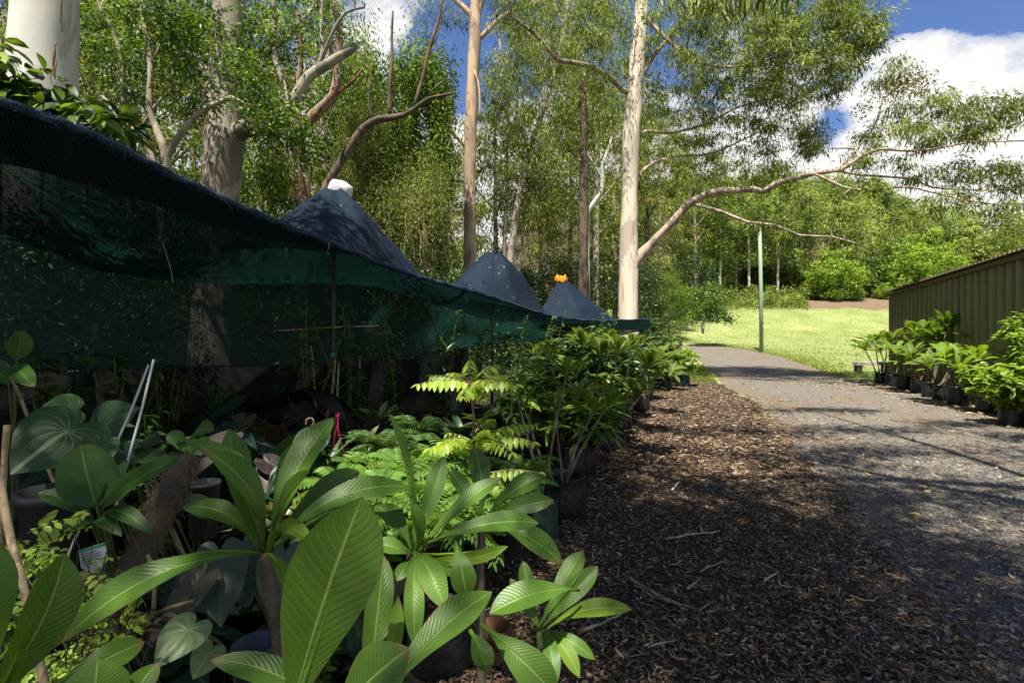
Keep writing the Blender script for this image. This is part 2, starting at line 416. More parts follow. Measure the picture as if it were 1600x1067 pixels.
def plain(name, col, rough=.5, spec=.3, bump=0, bscale=30, var=.25, metal=0):
    k = NT(name); n = k.noise(k.obj(), bscale, 4)
    n2 = k.noise(k.obj(), bscale * .15, 3)
    c = k.mix(k.math('MULTIPLY', k.math('ADD', k.math('MULTIPLY', n, .4), k.math('MULTIPLY', n2, .8)), var * 1.6, clamp=True), col, tuple(x * .35 for x in col))
    return k.done(k.pbr(c, rough, spec, k.bump(n, bump, .01) if bump else None, Metallic=metal))
plain('bag_black', (.017, .02, .022), .42, .4, .9, 22, .4)
plain('bag_green', (.03, .065, .055), .45, .4, .8, 20, .4)
plain('pot_black', (.012, .012, .013), .45, .4, .1, 30)
plain('soil', (.04, .028, .02), .95, .1, 1, 60, .6)
plain('white_plastic', (.52, .53, .55), .4, .4, 0, 8, .12)
plain('grey_plastic', (.06, .064, .068), .5, .35, .2, 14, .3)
plain('blue_plastic', (.035, .045, .07), .45, .4, .1, 14, .3)
plain('orange_cloth', (.6, .21, .02), .8, .1, .5, 30, .2)
plain('terracotta', (.15, .07, .045), .85, .15, .3, 30, .4)
plain('post_metal', (.06, .062, .065), .55, .4, .1, 30, .5)
plain('stake', (.46, .48, .47), .45, .35, .1, 30, .25)
plain('coir', (.13, .10, .072), .95, .1, 1., 90, .5)
plain('coir_fibre', (.2, .155, .11), .9, .1, 0, 30, .4)
plain('fray', (.12, .15, .17), .8, .1)
plain('fuzz', (.05, .085, .16), .9, .1)
plain('cord', (.03, .03, .032), .8, .1)
plain('pale_cord', (.3, .3, .28), .8, .1)
plain('red_ribbon', (.42, .02, .06), .6, .2)
plain('teal_tape', (.03, .3, .28), .5, .3)
plain('tag_white', (.34, .38, .38), .5, .3, 0, 10, .15)
plain('tag_green', (.03, .22, .16), .5, .3)
plain('ink', (.03, .035, .04), .6, .2)
plain('dead_leaf', (.2, .12, .065), .8, .2, .3, 30, .6)
plain('old_timber', (.48, .44, .4), .85, .2, .5, 20, .4)
plain('net_black', (.012, .016, .016), .8, .1)

def cloth_mat(name, top, thru, open_=.24, lines=True):
    """knitted shade cloth: opaque yarn in two colours (lit face / light through it) with small open gaps"""
    k = NT(name); u, v = k.uv()
    yarn = k.math('FRACT', k.math('MULTIPLY', u, 210.0))
    cross = k.math('FRACT', k.math('MULTIPLY', v, 150.0))
    gap = k.math('MULTIPLY', k.math('LESS_THAN', k.math('ABSOLUTE', k.math('SUBTRACT', yarn, .5)), .5 * open_ ** .5),
                 k.math('LESS_THAN', k.math('ABSOLUTE', k.math('SUBTRACT', cross, .5)), .5 * open_ ** .5))
    uvn = k.n('TexCoord').outputs['UV']
    mp = k.n('Mapping'); k.put(mp, 'Vector', uvn); mp.inputs['Scale'].default_value = (9, .5, 1)
    streak = k.noise(mp.outputs[0], 3, 4, .6); blot = k.noise(uvn, 1.1, 4, .6)
    dirt = k.math('MULTIPLY', k.math('ADD', streak, blot), .5)
    ct = k.mix(k.ramp(dirt, [(.35, 0.), (.65, 1.)]), tuple(x * .8 for x in top), tuple(x * 1.2 for x in top))
    cb = k.mix(k.ramp(dirt, [(.35, 0.), (.65, 1.)]), tuple(x * .7 for x in thru), thru)
    ps = k.n('VectorMath', _operation='DOT_PRODUCT'); k.put(ps, 'i0', k.pos()); k.put(ps, 'i1', (24., 38., 62.))
    row = k.math('ABSOLUTE', k.math('SUBTRACT', k.math('FRACT', k.math('ADD', ps.outputs['Value'], k.math('MULTIPLY', blot, 6.0))), .5))       # rows of the knit
    drop = k.ramp(k.noise(k.pos(), 45, 3), [(.35, .25), (.65, 1.)])
    wv = k.math('ADD', .45, k.math('MULTIPLY', k.math('MULTIPLY', row, drop), 3.2))
    wc = k.n('CombineXYZ'); k.put(wc, 'i0', wv); k.put(wc, 'i1', wv); k.put(wc, 'i2', wv)
    ct = k.mix(1, ct, wc.outputs[0], 'MULTIPLY'); cb = k.mix(1, cb, wc.outputs[0], 'MULTIPLY')
    nm = k.bump(k.math('ADD', k.math('MULTIPLY', streak, .25), k.math('MULTIPLY', yarn, .12)), .4, .012)
    d = k.pbr(ct, .75, .25, nm)
    tr = k.n('BsdfTranslucent'); k.put(tr, 'Color', cb)
    sh = k.mixs(.5, d, tr.outputs[0])
    tp = k.n('BsdfTransparent')
    return k.done(k.mixs(k.math('MULTIPLY', gap, .92), sh, tp.outputs[0]))
cloth_mat('shade_cloth', (.015, .034, .062), (.003, .014, .0115), .02)
cloth_mat('shade_cloth_side', (.02, .045, .042), (.010, .055, .043), .085)
cloth_mat('net_dark', (.006, .010, .009), (.003, .008, .0065), .05)
cloth_mat('hem_cloth', (.045, .07, .13), (.006, .02, .02), .02)

def grass_ground():
    k = NT('ground'); p = k.pos()
    s = k.n('SeparateXYZ'); k.put(s, 'Vector', p)
    n1 = k.noise(p, .35, 5, .6); n2 = k.noise(k.pos((1, .5, 1)), 7, 4, .65); n3 = k.noise(p, 38, 3, .6)
    lawn = k.ramp(k.math('ADD', k.math('MULTIPLY', n1, .55), k.math('MULTIPLY', n2, .45)), [(.3, (.14, .175, .055)), (.47, (.225, .27, .095)), (.6, (.30, .33, .145)), (.72, (.36, .34, .185))])
    dry = k.ramp(k.noise(k.pos((1, .4, 1)), .55, 5, .65), [(.54, 0.), (.68, .7)])
    lawn = k.mix(dry, lawn, (.36, .32, .16))
    lawn = k.mix(k.math('MULTIPLY', n3, .6), lawn, k.mix(1, lawn, (.5, .6, .35), 'MULTIPLY'))
    soil = k.ramp(n2, [(.3, (.03, .02, .012)), (.55, (.08, .055, .035)), (.75, (.13, .10, .06))])
    soil = k.mix(k.math('GREATER_THAN', k.noise(p, 9, 3), .55), soil, (.06, .075, .02))
    # forest floor to the left and beyond the lawn; bare clay bank at its far edge
    edge = k.math('ADD', s.outputs[1], k.math('MULTIPLY', k.noise(p, .25, 4), 10.0))
    far = k.ramp(k.math('DIVIDE', k.math('SUBTRACT', edge, 59.0), 3.0), [(0, 0.), (1, 1.)])
    left = k.math('LESS_THAN', k.math('ADD', s.outputs[0], k.math('MULTIPLY', k.noise(p, .4, 3), 3.0)), k.math('MULTIPLY', s.outputs[1], .165))
    c = k.mix(k.math('MAXIMUM', far, left), lawn, soil)
    bk = k.n('VectorMath', _operation='DISTANCE'); k.put(bk, 'i0', k.pos((.55, 1, 0))); k.put(bk, 'i1', (20.9, 58.5, 0))
    bank = k.ramp(k.math('ADD', bk.outputs['Value'], k.math('MULTIPLY', n1, 4.0)), [(.0, 1.)] + [(1, 0.)])
    bank = k.math('LESS_THAN', k.math('ADD', bk.outputs['Value'], k.math('MULTIPLY', n1, 9.0)), 8.4)
    c = k.mix(bank, c, k.mix(n2, (.2, .145, .10), (.12, .085, .055)))
    return k.done(k.pbr(c, .95, .08, k.bump(k.math('ADD', n3, k.math('MULTIPLY', n2, .6)), .8, .05)))
grass_ground()

def gravel():
    k = NT('gravel'); p = k.pos()
    v = k.n('TexVoronoi', Scale=62.0); k.put(v, 'Vector', p)
    v2 = k.n('TexVoronoi', Scale=24.0); k.put(v2, 'Vector', p)
    stone = k.n('SeparateXYZ'); k.put(stone, 'Vector', v.outputs['Color'])
    c = k.ramp(stone.outputs[0], [(.0, (.085, .078, .068)), (.5, (.195, .176, .15)), (.85, (.31, .28, .235)), (1, (.46, .42, .35))])
    big = k.noise(k.pos((1, .35, 1)), .7, 5, .6); big2 = k.noise(p, 2.2, 4, .65)
    brown = k.ramp(k.math('ADD', k.math('MULTIPLY', big, .6), k.math('MULTIPLY', big2, .4)), [(.45, 0.), (.58, 1.)])
    uu, vv = k.uv()
    wob = k.math('MULTIPLY', k.math('SUBTRACT', big, .5), .22)
    uw = k.math('ADD', uu, wob)
    trk = k.math('MINIMUM', k.math('ABSOLUTE', k.math('SUBTRACT', uw, .27)), k.math('ABSOLUTE', k.math('SUBTRACT', uw, .52)))
    off = k.ramp(trk, [(.04, 0.), (.13, 1.)])
    brown = k.math('MULTIPLY', brown, k.math('ADD', .3, k.math('MULTIPLY', off, .9)), clamp=True)
    c = k.mix(k.math('MULTIPLY', brown, .85), c, k.mix(k.noise(p, 30, 3), (.15, .10, .06), (.32, .23, .14)))
    c = k.mix(k.ramp(v.outputs['Distance'], [(.35, 0.), (.75, .75)]), c, (.03, .026, .024))
    h = k.math('SUBTRACT', k.math('MULTIPLY', k.noise(p, 7, 4), .8), k.math('ADD', v.outputs['Distance'], k.math('MULTIPLY', v2.outputs['Distance'], .8)))
    return k.done(k.pbr(c, .85, .25, k.bump(h, .9, .016)))
gravel()
def mulch():
    k = NT('mulch'); p = k.pos()
    n1 = k.noise(p, 18, 6, .7, 1.5); n2 = k.noise(p, 1.3, 4, .6); n3 = k.noise(p, 75, 3, .7, 2)
    c = k.ramp(k.math('ADD', k.math('MULTIPLY', n1, .5), k.math('MULTIPLY', n3, .5)), [(.3, (.012, .009, .007)), (.48, (.06, .042, .029)), (.6, (.13, .092, .06)), (.75, (.26, .19, .125))])
    c = k.mix(k.math('MULTIPLY', k.ramp(n2, [(.4, 0.), (.65, 1.)]), .55), c, k.mix(n3, (.04, .037, .035), (.10, .095, .088)))
    return k.done(k.pbr(c, .95, .12, k.bump(k.math('ADD', n1, n3), 1., .03)))
mulch()
k = NT('weed_mat'); k.done(k.pbr(k.ramp(k.noise(k.pos(), 12, 5), [(.3, (.008, .008, .008)), (.6, (.025, .022, .018)), (.75, (.07, .05, .03))]), .9, .15, k.bump(k.noise(k.pos(), 40, 4), .6, .02)))
def litter_mat():
    k = NT('litter'); t = k.tint()
    c = k.ramp(t, [(.0, (.025, .016, .011)), (.3, (.115, .072, .044)), (.55, (.26, .176, .106)), (.8, (.42, .32, .22)), (.92, (.5, .43, .34)), (1., (.34, .33, .08))])
    c = k.mix(k.math('MULTIPLY', k.noise(k.pos(), 60, 3), .7), c, k.mix(1, c, (.4, .38, .36), 'MULTIPLY'))
    return k.done(k.pbr(c, .75, .25))
litter_mat()
k = NT('stone'); k.done(k.pbr(k.ramp(k.tint(), [(0, (.035, .034, .035)), (.6, (.10, .095, .09)), (1, (.24, .22, .2))]), .7, .35, k.bump(k.noise(k.pos(), 120, 3), .5, .004)))
def shed_mat(name, a, b):
    k = NT(name); u, v = k.uv()
    n = k.noise(k.obj((1, 1, .12)), 5, 5, .6); n2 = k.noise(k.obj(), 24, 4, .65)
    c = k.mix(k.ramp(n, [(.35, 0.), (.7, 1.)]), a, b)
    c = k.mix(k.ramp(n2, [(.62, 0.), (.7, .7)]), c, (.16, .13, .08))
    dirt = k.math('MULTIPLY', k.ramp(k.math('ADD', v, k.math('MULTIPLY', n2, .5)), [(.3, 1.), (.75, 0.)]), .7)
    c = k.mix(dirt, c, (.10, .08, .05))
    c = k.mix(k.ramp(k.noise(k.obj((1.6, 1.6, .05)), 9, 3, .6), [(.58, 0.), (.7, .5)]), c, (.17, .11, .055))
    return k.done(k.pbr(c, k.math('ADD', .3 if name == 'shed_steel' else .7, k.math('MULTIPLY', n2, .25)), .5 if name == 'shed_steel' else .1, k.bump(n2, .15, .01), Metallic=.0))
shed_mat('shed_steel', (.165, .16, .058), (.095, .092, .033))
shed_mat('shed_trim', (.16, .15, .085), (.10, .092, .05))
shed_mat('shed_roof', (.085, .08, .05), (.06, .055, .035))
k = NT('painted_pole'); nz = k.noise(k.obj((1, 1, .1)), 9, 4)
k.done(k.pbr(k.ramp(nz, [(.3, (.17, .24, .17)), (.55, (.25, .32, .245)), (.75, (.33, .36, .29))]), .7, .3, k.bump(nz, .4, .02)))
# ------------------------------------------------------------------ camera, sun, sky
cam = bpy.data.cameras.new('camera'); cam.lens = 18; cam.sensor_width = 36; cam.clip_end = 2000; cam.clip_start = .02
cam.shift_y = -(533.5 - HY) / 1600
co = bpy.data.objects.new('camera', cam); COL.objects.link(co); co.location = (0, 0, CAMZ); co.rotation_euler = (R(90), 0, 0); SC.camera = co
SUN_EL = 66.0
SAZ = unit(np.array((-.35, -.94))); S3 = np.array((SAZ[0] * math.cos(R(SUN_EL)), SAZ[1] * math.cos(R(SUN_EL)), math.sin(R(SUN_EL))))
sl = bpy.data.lights.new('sun', 'SUN'); sl.energy = 5.0; sl.angle = R(.55); sl.color = (1, .93, .81)
so = bpy.data.objects.new('sun', sl); COL.objects.link(so); so.location = (-5, -20, 40)
so.rotation_euler = Vector(S3).to_track_quat('Z', 'Y').to_euler()
w = bpy.data.worlds.new('World'); SC.world = w; w.use_nodes = True
class WT(NT):
    def __init__(s, tree): s.t = tree
k = WT(w.node_tree); k.t.nodes.clear()
sky = k.n('TexSky'); sky.sky_type = 'NISHITA'; sky.sun_disc = False; sky.sun_elevation = R(SUN_EL)
sky.sun_rotation = math.atan2(SAZ[0], SAZ[1]); sky.air_density = 1.0; sky.dust_density = .3; sky.ozone_density = 3.0; sky.altitude = 200
d = k.n('TexCoord').outputs['Generated']
def cloud_blob(az, el, ra, re):
    """soft mask round a direction of the sky (degrees; azimuth from +Y to +X)"""
    c = (math.sin(R(az)) * math.cos(R(el)), math.cos(R(az)) * math.cos(R(el)), math.sin(R(el)))
    sub = k.n('VectorMath', _operation='SUBTRACT'); k.put(sub, 'i0', d); k.put(sub, 'i1', c)
    sc = k.n('VectorMath', _operation='MULTIPLY'); k.put(sc, 'i0', sub.outputs[0]); k.put(sc, 'i1', (1 / ra, 1 / ra, 1 / re))
    ln = k.n('VectorMath', _operation='LENGTH'); k.put(ln, 'i0', sc.outputs[0])
    return k.math('SUBTRACT', 1, ln.outputs['Value'], clamp=True)
nz = k.noise(d, 4.2, 9, .6, .25)
mp = k.n('Mapping'); k.put(mp, 'Vector', d); mp.inputs['Scale'].default_value = (1, 1, 1.9)
nz2 = k.noise(mp.outputs[0], 7.5, 8, .62, .3)
sx = k.n('SeparateXYZ'); k.put(sx, 'Vector', d)
low = k.ramp(sx.outputs[2], [(.0, .36), (.33, .30), (.40, .15), (.47, .0), (.7, 0.)])
lowm = k.math('MULTIPLY', low, 1.0)
dens = k.math('ADD', k.math('ADD', k.math('MULTIPLY', nz, .85), k.math('SUBTRACT', k.math('MULTIPLY', nz2, .75), .3)), lowm)
for az, el, ra, re, am in ((38.5, 21.5, .09, .07, .32), (44, 17.5, .13, .06, .26), (-13.5, 29, .09, .09, .24), (-17, 21, .2, .08, .2), (58, 16, .3, .1, .25),
                           (33, 28.5, .12, .06, -.4), (43, 28, .13, .058, -.5), (49, 25, .14, .05, -.5), (-7, 30, .07, .08, -.4), (-26, 34, .1, .08, -.3), (31.5, 19, .045, .05, -.3), (29, 15.5, .035, .02, -.3), (12, 29, .10, .05, -.25)):
    dens = k.math('ADD', dens, k.math('MULTIPLY', cloud_blob(az, el, ra, re), am))
mask = k.ramp(dens, [(.57, 0.), (.62, .5), (.72, 1.)])
shade = k.mix(k.ramp(dens, [(.62, 0.), (.9, 1.)]), (.93, .93, .95), (1.0, .985, .955))
b1 = k.n('Background', Strength=.06); k.put(b1, 'Color', k.mix(1, sky.outputs[0], (.80, .88, 1.12), 'MULTIPLY'))
b2 = k.n('Background', Strength=.42); k.put(b2, 'Color', shade)
ms = k.mixs(mask, b1.outputs[0], b2.outputs[0])
wo = k.n('OutputWorld'); k.put(wo, 'Surface', ms)
SC.view_settings.view_transform = 'Standard'; SC.view_settings.look = 'None'; SC.view_settings.gamma = 1; SC.view_settings.exposure = 1.3
SC.cycles.use_denoising = True
SC.cycles.max_bounces = 7; SC.cycles.diffuse_bounces = 3; SC.cycles.glossy_bounces = 2; SC.cycles.transmission_bounces = 4; SC.cycles.transparent_max_bounces = 12
SC.cycles.caustics_reflective = False; SC.cycles.caustics_refractive = False; SC.cycles.sample_clamp_indirect = 6

# ------------------------------------------------------------------ ground, road, verge
def warp(n, lo, hi, mid, p):
    t = np.linspace(-1, 1, n); t = np.sign(t) * np.abs(t) ** p
    return np.where(t < 0, mid + t * (mid - lo), mid + t * (hi - mid))
xs = warp(170, -260, 300, 4, 1.9); ys = warp(190, -45, 300, 12, 1.7)
XX, YY = np.meshgrid(xs, ys, indexing='ij'); ZZ = gz(XX, YY)
mb = MB(); grid(mb, np.stack([XX, YY, ZZ], -1)); tag(mb.build('ground', MATS['ground']), kind='structure')

RL = np.array([(-12, 0.2), (-3, .9), (0, 1.2), (2.3, 1.85), (4.7, 2.7), (7.3, 3.75), (10, 4.9), (13, 6.0), (17, 7.0), (21, 8.2), (25, 9.4), (31, 10.6), (36, 11.0), (38, 10.6), (39, 7.), (40.3, -8), (46, -9)])
RR = np.array([(-12, 9), (0, 9.), (6, 10.5), (10, 12.5), (14, 13.4), (17, 13.0), (19, 12.5), (21, 12.9), (25, 14.2), (29, 15.2), (33, 15.4), (36, 14.9), (38, 14.2), (40.3, 12.8), (43, 9), (45, 3), (46, -5)])
NE = np.array([(-12, -1.2), (2, .15), (2.6, .2), (3.9, .3), (5.6, .75), (8, 1.7), (11.3, 2.9), (15, 4.8), (17.7, 6.1), (19, 6.6), (20.5, 7.6)])      # edge of the nursery bed
def lin(T, y): return np.interp(y, T[:, 0], T[:, 1])
def strip(name, mat, yy, l, r, m, dz, rag):
    x0, x1 = l(yy), r(yy)
    n = len(yy)
    def jag(s): 
        a = rng.standard_normal(n); b = np.convolve(rng.standard_normal(n + 12), np.ones(13) / 13, 'valid') * 3
        return (a * .35 + b) * s
    x0 = x0 + jag(rag); x1 = x1 + jag(rag)
    t = np.linspace(0, 1, m)[None]
    X = x0[:, None] + (x1 - x0)[:, None] * t; Y = np.broadcast_to(yy[:, None], X.shape)
    mb = MB(); grid(mb, np.stack([X, Y, gz(X, Y) + dz], -1), np.stack([np.broadcast_to(t, X.shape), Y], -1)); return tag(mb.build(name, MATS[mat]), kind='structure')
yr = np.concatenate([np.linspace(-12, 2, 20), np.geomspace(2.05, 46, 190)])
strip('road', 'gravel', yr, lambda y: lin(RL, y), lambda y: lin(RR, y), 40, .008, .08)
yv = np.concatenate([np.linspace(-12, 1.5, 14), np.geomspace(1.6, 20.4, 170)])
strip('verge', 'mulch', yv, lambda y: lin(NE, y) - .5, lambda y: lin(RL, y) + .25 * np.interp(y, [0, 8, 16, 20.4], [1, .8, .2, -2.4]), 24, .014, .14)
strip('nursery_floor', 'weed_mat', yv, lambda y: -8.0 - .1 * y, lambda y: lin(NE, y) - .1, 16, .004, .05)

# low uneven relief of loose mulch: litter of leaves, bark strips and twigs (nobody could count it)
def scatter(n, y0, y1, l, r, pw=1.0, edge=0):
    y = y0 * (y1 / y0) ** (rng.random(n) ** pw); a, b = l(y), r(y)
    u = rng.random(n)
    return a + (b - a) * u, y
def chips(mb, x, y, L, W, tint, dz, lift=.02):
    n = len(x); a = rng.uniform(0, 2 * np.pi, n)
    D = np.stack([np.cos(a), np.sin(a), rng.normal(0, .16, n)], -1); N = np.stack([rng.normal(0, .45, n), rng.normal(0, .45, n), np.ones(n)], -1)
    P = np.stack([x, y, gz(x, y) + dz + rng.random(n) * lift], -1)
    D = unit(D); S = unit(np.cross(D, N)); U = np.cross(S, D)
    L = L[:, None]; W = W[:, None]; cu = rng.normal(.12, .16, (n, 1))
    side = rng.normal(0, .12, (n, 1)); rows = []
    for v, w in ((-.5, .12), (-.18, .9), (.18, 1.), (.5, .1)):
        c = P + D * L * v + U * L * cu * (v * v * 4) * .5 + S * L * side * (v * v * 4)
        rows += [c + S * W * .5 * w, c - S * W * .5 * w + U * W * .25]
    V = np.stack(rows, 1); q = np.array([(0, 1, 3, 2), (2, 3, 5, 4), (4, 5, 7, 6)])
    mb.add(V.reshape(-1, 3), (np.arange(n)[:, None, None] * 8 + q[None]).reshape(-1, 4), tint=np.repeat(np.clip(tint, 0, 1), 8))
mb = MB()
vl = lambda y: lin(NE, y) - .55
vr = lambda y: lin(RL, y) + .35 * np.interp(y, [0, 10, 17, 19], [1, .8, -1, -3])
n = 34000; x, y = scatter(n, 1.9, 6.5, vl, vr)
chips(mb, x, y, rng.gamma(3, .008, n) + .010, rng.gamma(4, .0015, n) + .0025, rng.beta(1.6, 2.6, n), .014)
n = 15000; x, y = scatter(n, 5.5, 19, vl, vr)
chips(mb, x, y, rng.gamma(4, .013, n) + .015, rng.gamma(4, .003, n) + .005, rng.beta(2., 2.7, n), .014)
n = 7000; y = 2 * 7 ** rng.random(n); x = lin(RL, y) + .1 + rng.gamma(1.1, .5, n) * (.5 + .8 * (np.sin(y * 2.1) > 0))                           # thinning out over the gravel
chips(mb, x, y, rng.gamma(4, .007, n) + .012, rng.gamma(4, .0018, n) + .004, rng.beta(2.2, 2, n), .010)
n = 900; x, y = scatter(n, 2, 20, lambda y: lin(RL, y), lambda y: lin(RR, y))
chips(mb, x, y, rng.gamma(4, .014, n) + .03, rng.gamma(4, .003, n) + .008, np.where(rng.random(n) < .3, 1, rng.beta(3, 1.5, n)), .012)
n = 1700; x, y = scatter(n, 9, 19, lambda y: lin(RR, y) - 3.4, lambda y: lin(RR, y) - .5)
chips(mb, x, y, rng.gamma(4, .014, n) + .03, rng.gamma(4, .003, n) + .008, rng.beta(3, 1.6, n), .012)
n = 110; x, y = scatter(n, 2.1, 9, vl, vr)                                                                              # long pale strips of shed bark
chips(mb, x, y, rng.gamma(4, .022, n) + .05, rng.gamma(4, .0014, n) + .004, rng.beta(4, 2., n) * .9, .03)
tag(mb.build('leaf_litter', MATS['litter']), 'brown mulch of dead leaves and bark strips on the verge', 'leaf litter', kind='stuff')
mb = MB()                                                                                                              # loose stones of the road
n = 17000; x, y = scatter(n, 1.9, 8.5, lambda y: lin(RL, y) - .25, lambda y: np.minimum(lin(RR, y), .35 + y * 1.06), 1.1)
s = (rng.gamma(5, .0017, n) + .0045) * (1 + (rng.random(n) < .04) * .7)
base = np.array([(1, 0, 0), (0, 1, 0), (-1, 0, 0), (0, -1, 0), (.2, .1, .75), (0, 0, -.6)], float)
V = base[None] * (s[:, None, None] * rng.uniform(.55, 1.35, (n, 6, 3)))
a = rng.uniform(0, 6.28, n); ca, sa = np.cos(a)[:, None], np.sin(a)[:, None]
V = np.stack([V[..., 0] * ca - V[..., 1] * sa, V[..., 0] * sa + V[..., 1] * ca, V[..., 2]], -1) + np.stack([x, y, gz(x, y) + .009], -1)[:, None]
t = np.array([(0, 1, 4), (1, 2, 4), (2, 3, 4), (3, 0, 4), (1, 0, 5), (2, 1, 5), (3, 2, 5), (0, 3, 5)])
mb.add(V.reshape(-1, 3), t=(np.arange(n)[:, None, None] * 6 + t[None]).reshape(-1, 3), tint=np.repeat(rng.beta(2, 3, n), 6))
tag(mb.build('loose_gravel', MATS['stone'], smooth=False), 'loose grey stones on the gravel road', 'gravel', kind='stuff')
mb = MB()                                                                                                              # grass blades
def tuft(n, x, y, h, tint):
    P = np.stack([x, y, gz(x, y)], -1); a = rng.uniform(0, 6.28, n)
    D = np.stack([np.cos(a) * .45, np.sin(a) * .45, np.ones(n)], -1); N = np.stack([np.cos(a + 1.5), np.sin(a + 1.5), np.zeros(n)], -1)
    kites(mb, P, D, N, h, h * .16 + .006, tint, droop=.15)
n = 9000; y = rng.uniform(19, 45, n); x = lin(RR, y) + rng.gamma(1.2, .8, n) - .12; tuft(n, x, y, rng.gamma(4, .018, n) + .02, rng.beta(2, 2, n))
n = 3500; y = rng.uniform(17.2, 24, n); x = lin(RL, y) - rng.gamma(1.6, .6, n) - .1; tuft(n, x, y, rng.gamma(4, .018, n) + .02, rng.beta(2, 2, n))
n = 14000; y = rng.uniform(26, 56, n); x = rng.uniform(.22, .78, n) * y; kk = (x > lin(RR, np.minimum(y, 46)) + .5) | (y > 47); x, y = x[kk], y[kk]; n = len(x); tuft(n, x, y, rng.gamma(4, .022, n) + .03, rng.beta(2, 2, n))
n = 5000; y = rng.uniform(54, 63, n); x = rng.uniform(.2, .58, n) * y; tuft(n, x, y, rng.gamma(4, .08, n) + .1, rng.beta(2, 3, n))
tag(mb.build('grass', MATS['grass_blade']), 'short bright green grass along the road and over the lawn', 'grass', kind='stuff')

# ------------------------------------------------------------------ shed
A = np.array((14.8, 20.0)); u2 = unit(np.array((-.4, -.917))); n2 = np.array((u2[1], -u2[0])); n2 = n2 if n2[0] < 0 else -n2
WL, WH = 15.5, 3.3
shed = thing('shed', 'long olive green corrugated steel shed beside the gravel road', 'shed', (A[0], A[1], 0))
def ws(s, o, z): return np.array((A[0] + u2[0] * s + n2[0] * o, A[1] + u2[1] * s + n2[1] * o, z))
def ribbed(L, step, amp, flat=.34):
    """profile of a ribbed sheet: flat pans, raised ribs"""
    s, o = [], []
    k = int(L / step)
    for i in range(k):
        for f, h in ((0, 0), (.46, 0), (.55, .35), (.62, 1), (.78, 1), (.85, .35), (.93, 0)): s.append((i + f) * step); o.append(h * amp)
        for f in (.15, .31): s.append((i + f) * step); o.append(amp * .12)
    s.append(L); o.append(0)
    j = np.argsort(s); return np.array(s)[j], np.array(o)[j]
s, o = ribbed(WL, .42, .075)
zz = np.linspace(.02, WH, 7)
V = np.array([[ws(a, b + .004 * math.sin(a * 1.7 + z), z) for z in zz] for a, b in zip(s, o)])
mb = MB(); grid(mb, V, np.array([[(a, z) for z in zz] for a in s]))
EX = -.5                                                                                                          # far end wall, turned away from the road
e = np.array([[A[0] - n2[0] * d_, A[1] - n2[1] * d_] for d_ in np.linspace(0, 6, 3)])
grid(mb, np.array([[(p[0], p[1], z) for z in (.02, WH)] for p in e]))
e2 = e + u2 * WL; grid(mb, np.array([[(p[0], p[1], z) for z in (.02, WH)] for p in e2]))
mb.build('wall', MATS['shed_steel'], shed, smooth=False)
mb = MB()
rs, ro = ribbed(WL + .3, .21, .045)
V = np.array([[ws(a - .15, dd, WH + .10 + b + (-dd) * .10) for dd in (.2, -1.5, -3.2, -6.3)] for a, b in zip(rs, ro)])
grid(mb, V); grid(mb, V - np.array((0, 0, .004))); mb.build('roof', MATS['shed_roof'], shed, smooth=False)
mb = MB()
def rail(mb, s0, s1, o0, o1, z0, z1):
    c = (ws(s0, o0, z0) + ws(s1, o1, z1)) / 2; box(mb, c, (s1 - s0, abs(o1 - o0), z1 - z0), math.atan2(u2[1], u2[0]))
rail(mb, -.13, WL + .1, .085, .15, WH - .07, WH + .02); fas = mb.build('fascia', MATS['shed_trim'], shed, smooth=False)
mb = MB(); rail(mb, -.06, .03, -.04, .055, .02, WH - .06); mb.build('corner_trim', MATS['shed_steel'], shed, smooth=False)
mb = MB()

# timber plank lying past the far end of the shed
p = thing('plank', 'weathered pale timber plank on blocks beyond the far pots of the shed', 'plank', at(1366, 584, 21.))
mb = MB(); c = at(1362, 568, 21.); box(mb, c, (1.5, .28, .14), .12); mb.build('board', MATS['old_timber'], p, smooth=False)
for dx in (-.6, .6):
    mb = MB(); box(mb, c + np.array((dx, dx * .12, -.2)), (.2, .22, .33), .12); mb.build('support', MATS['dark_bark'], p, smooth=False)

# pole on the lawn
b = at(1190, 551, 32); pz = float(gz(b[0], 32)); P0 = np.array((b[0], 32, pz - .3))
pole = thing('power_pole', 'tall thin weathered green pole standing on the lawn beside the road', 'pole', (P0[0], P0[1], pz))
mb = MB(); top = at(1187, 352, 32); tube(mb, [P0, P0 * .5 + top * .5 + (.02, 0, 0), top], [.125, .11, .095], 14, lump=.02); mb.build('shaft', MATS['painted_pole'], pole)
mb = MB(); lathe(mb, [(.125, -.01), (.125, .02), (.1, .04), (0, .05)], top, 12); mb.build('cap', MATS['post_metal'], pole)
mb = MB(); lathe(mb, [(.134, -.03), (.134, .03)], P0 + np.array((0, 0, 2.1)), 14); mb.build('band', MATS['post_metal'], pole)
# ------------------------------------------------------------------ trees
def limb(pts, r, Y, step=.35, wob=.03):
    """pts: (px, py[, Y]) of the photograph, r: half-widths there in its pixels, first to last"""
    P = np.array([at(p[0], p[1], p[2] if len(p) > 2 else Y) for p in pts])
    yy = np.array([p[2] if len(p) > 2 else Y for p in pts], float)
    r = np.interp(np.linspace(0, 1, len(pts)), np.linspace(0, 1, len(r)), r) * yy / F
    Q, q = smooth_path(P, r, step)
    k = len(Q); Q[1:-1] += rng.standard_normal((max(k - 2, 0), 3)) * np.minimum(wob * q[1:-1, None] * 2, .007)
    return Q, q

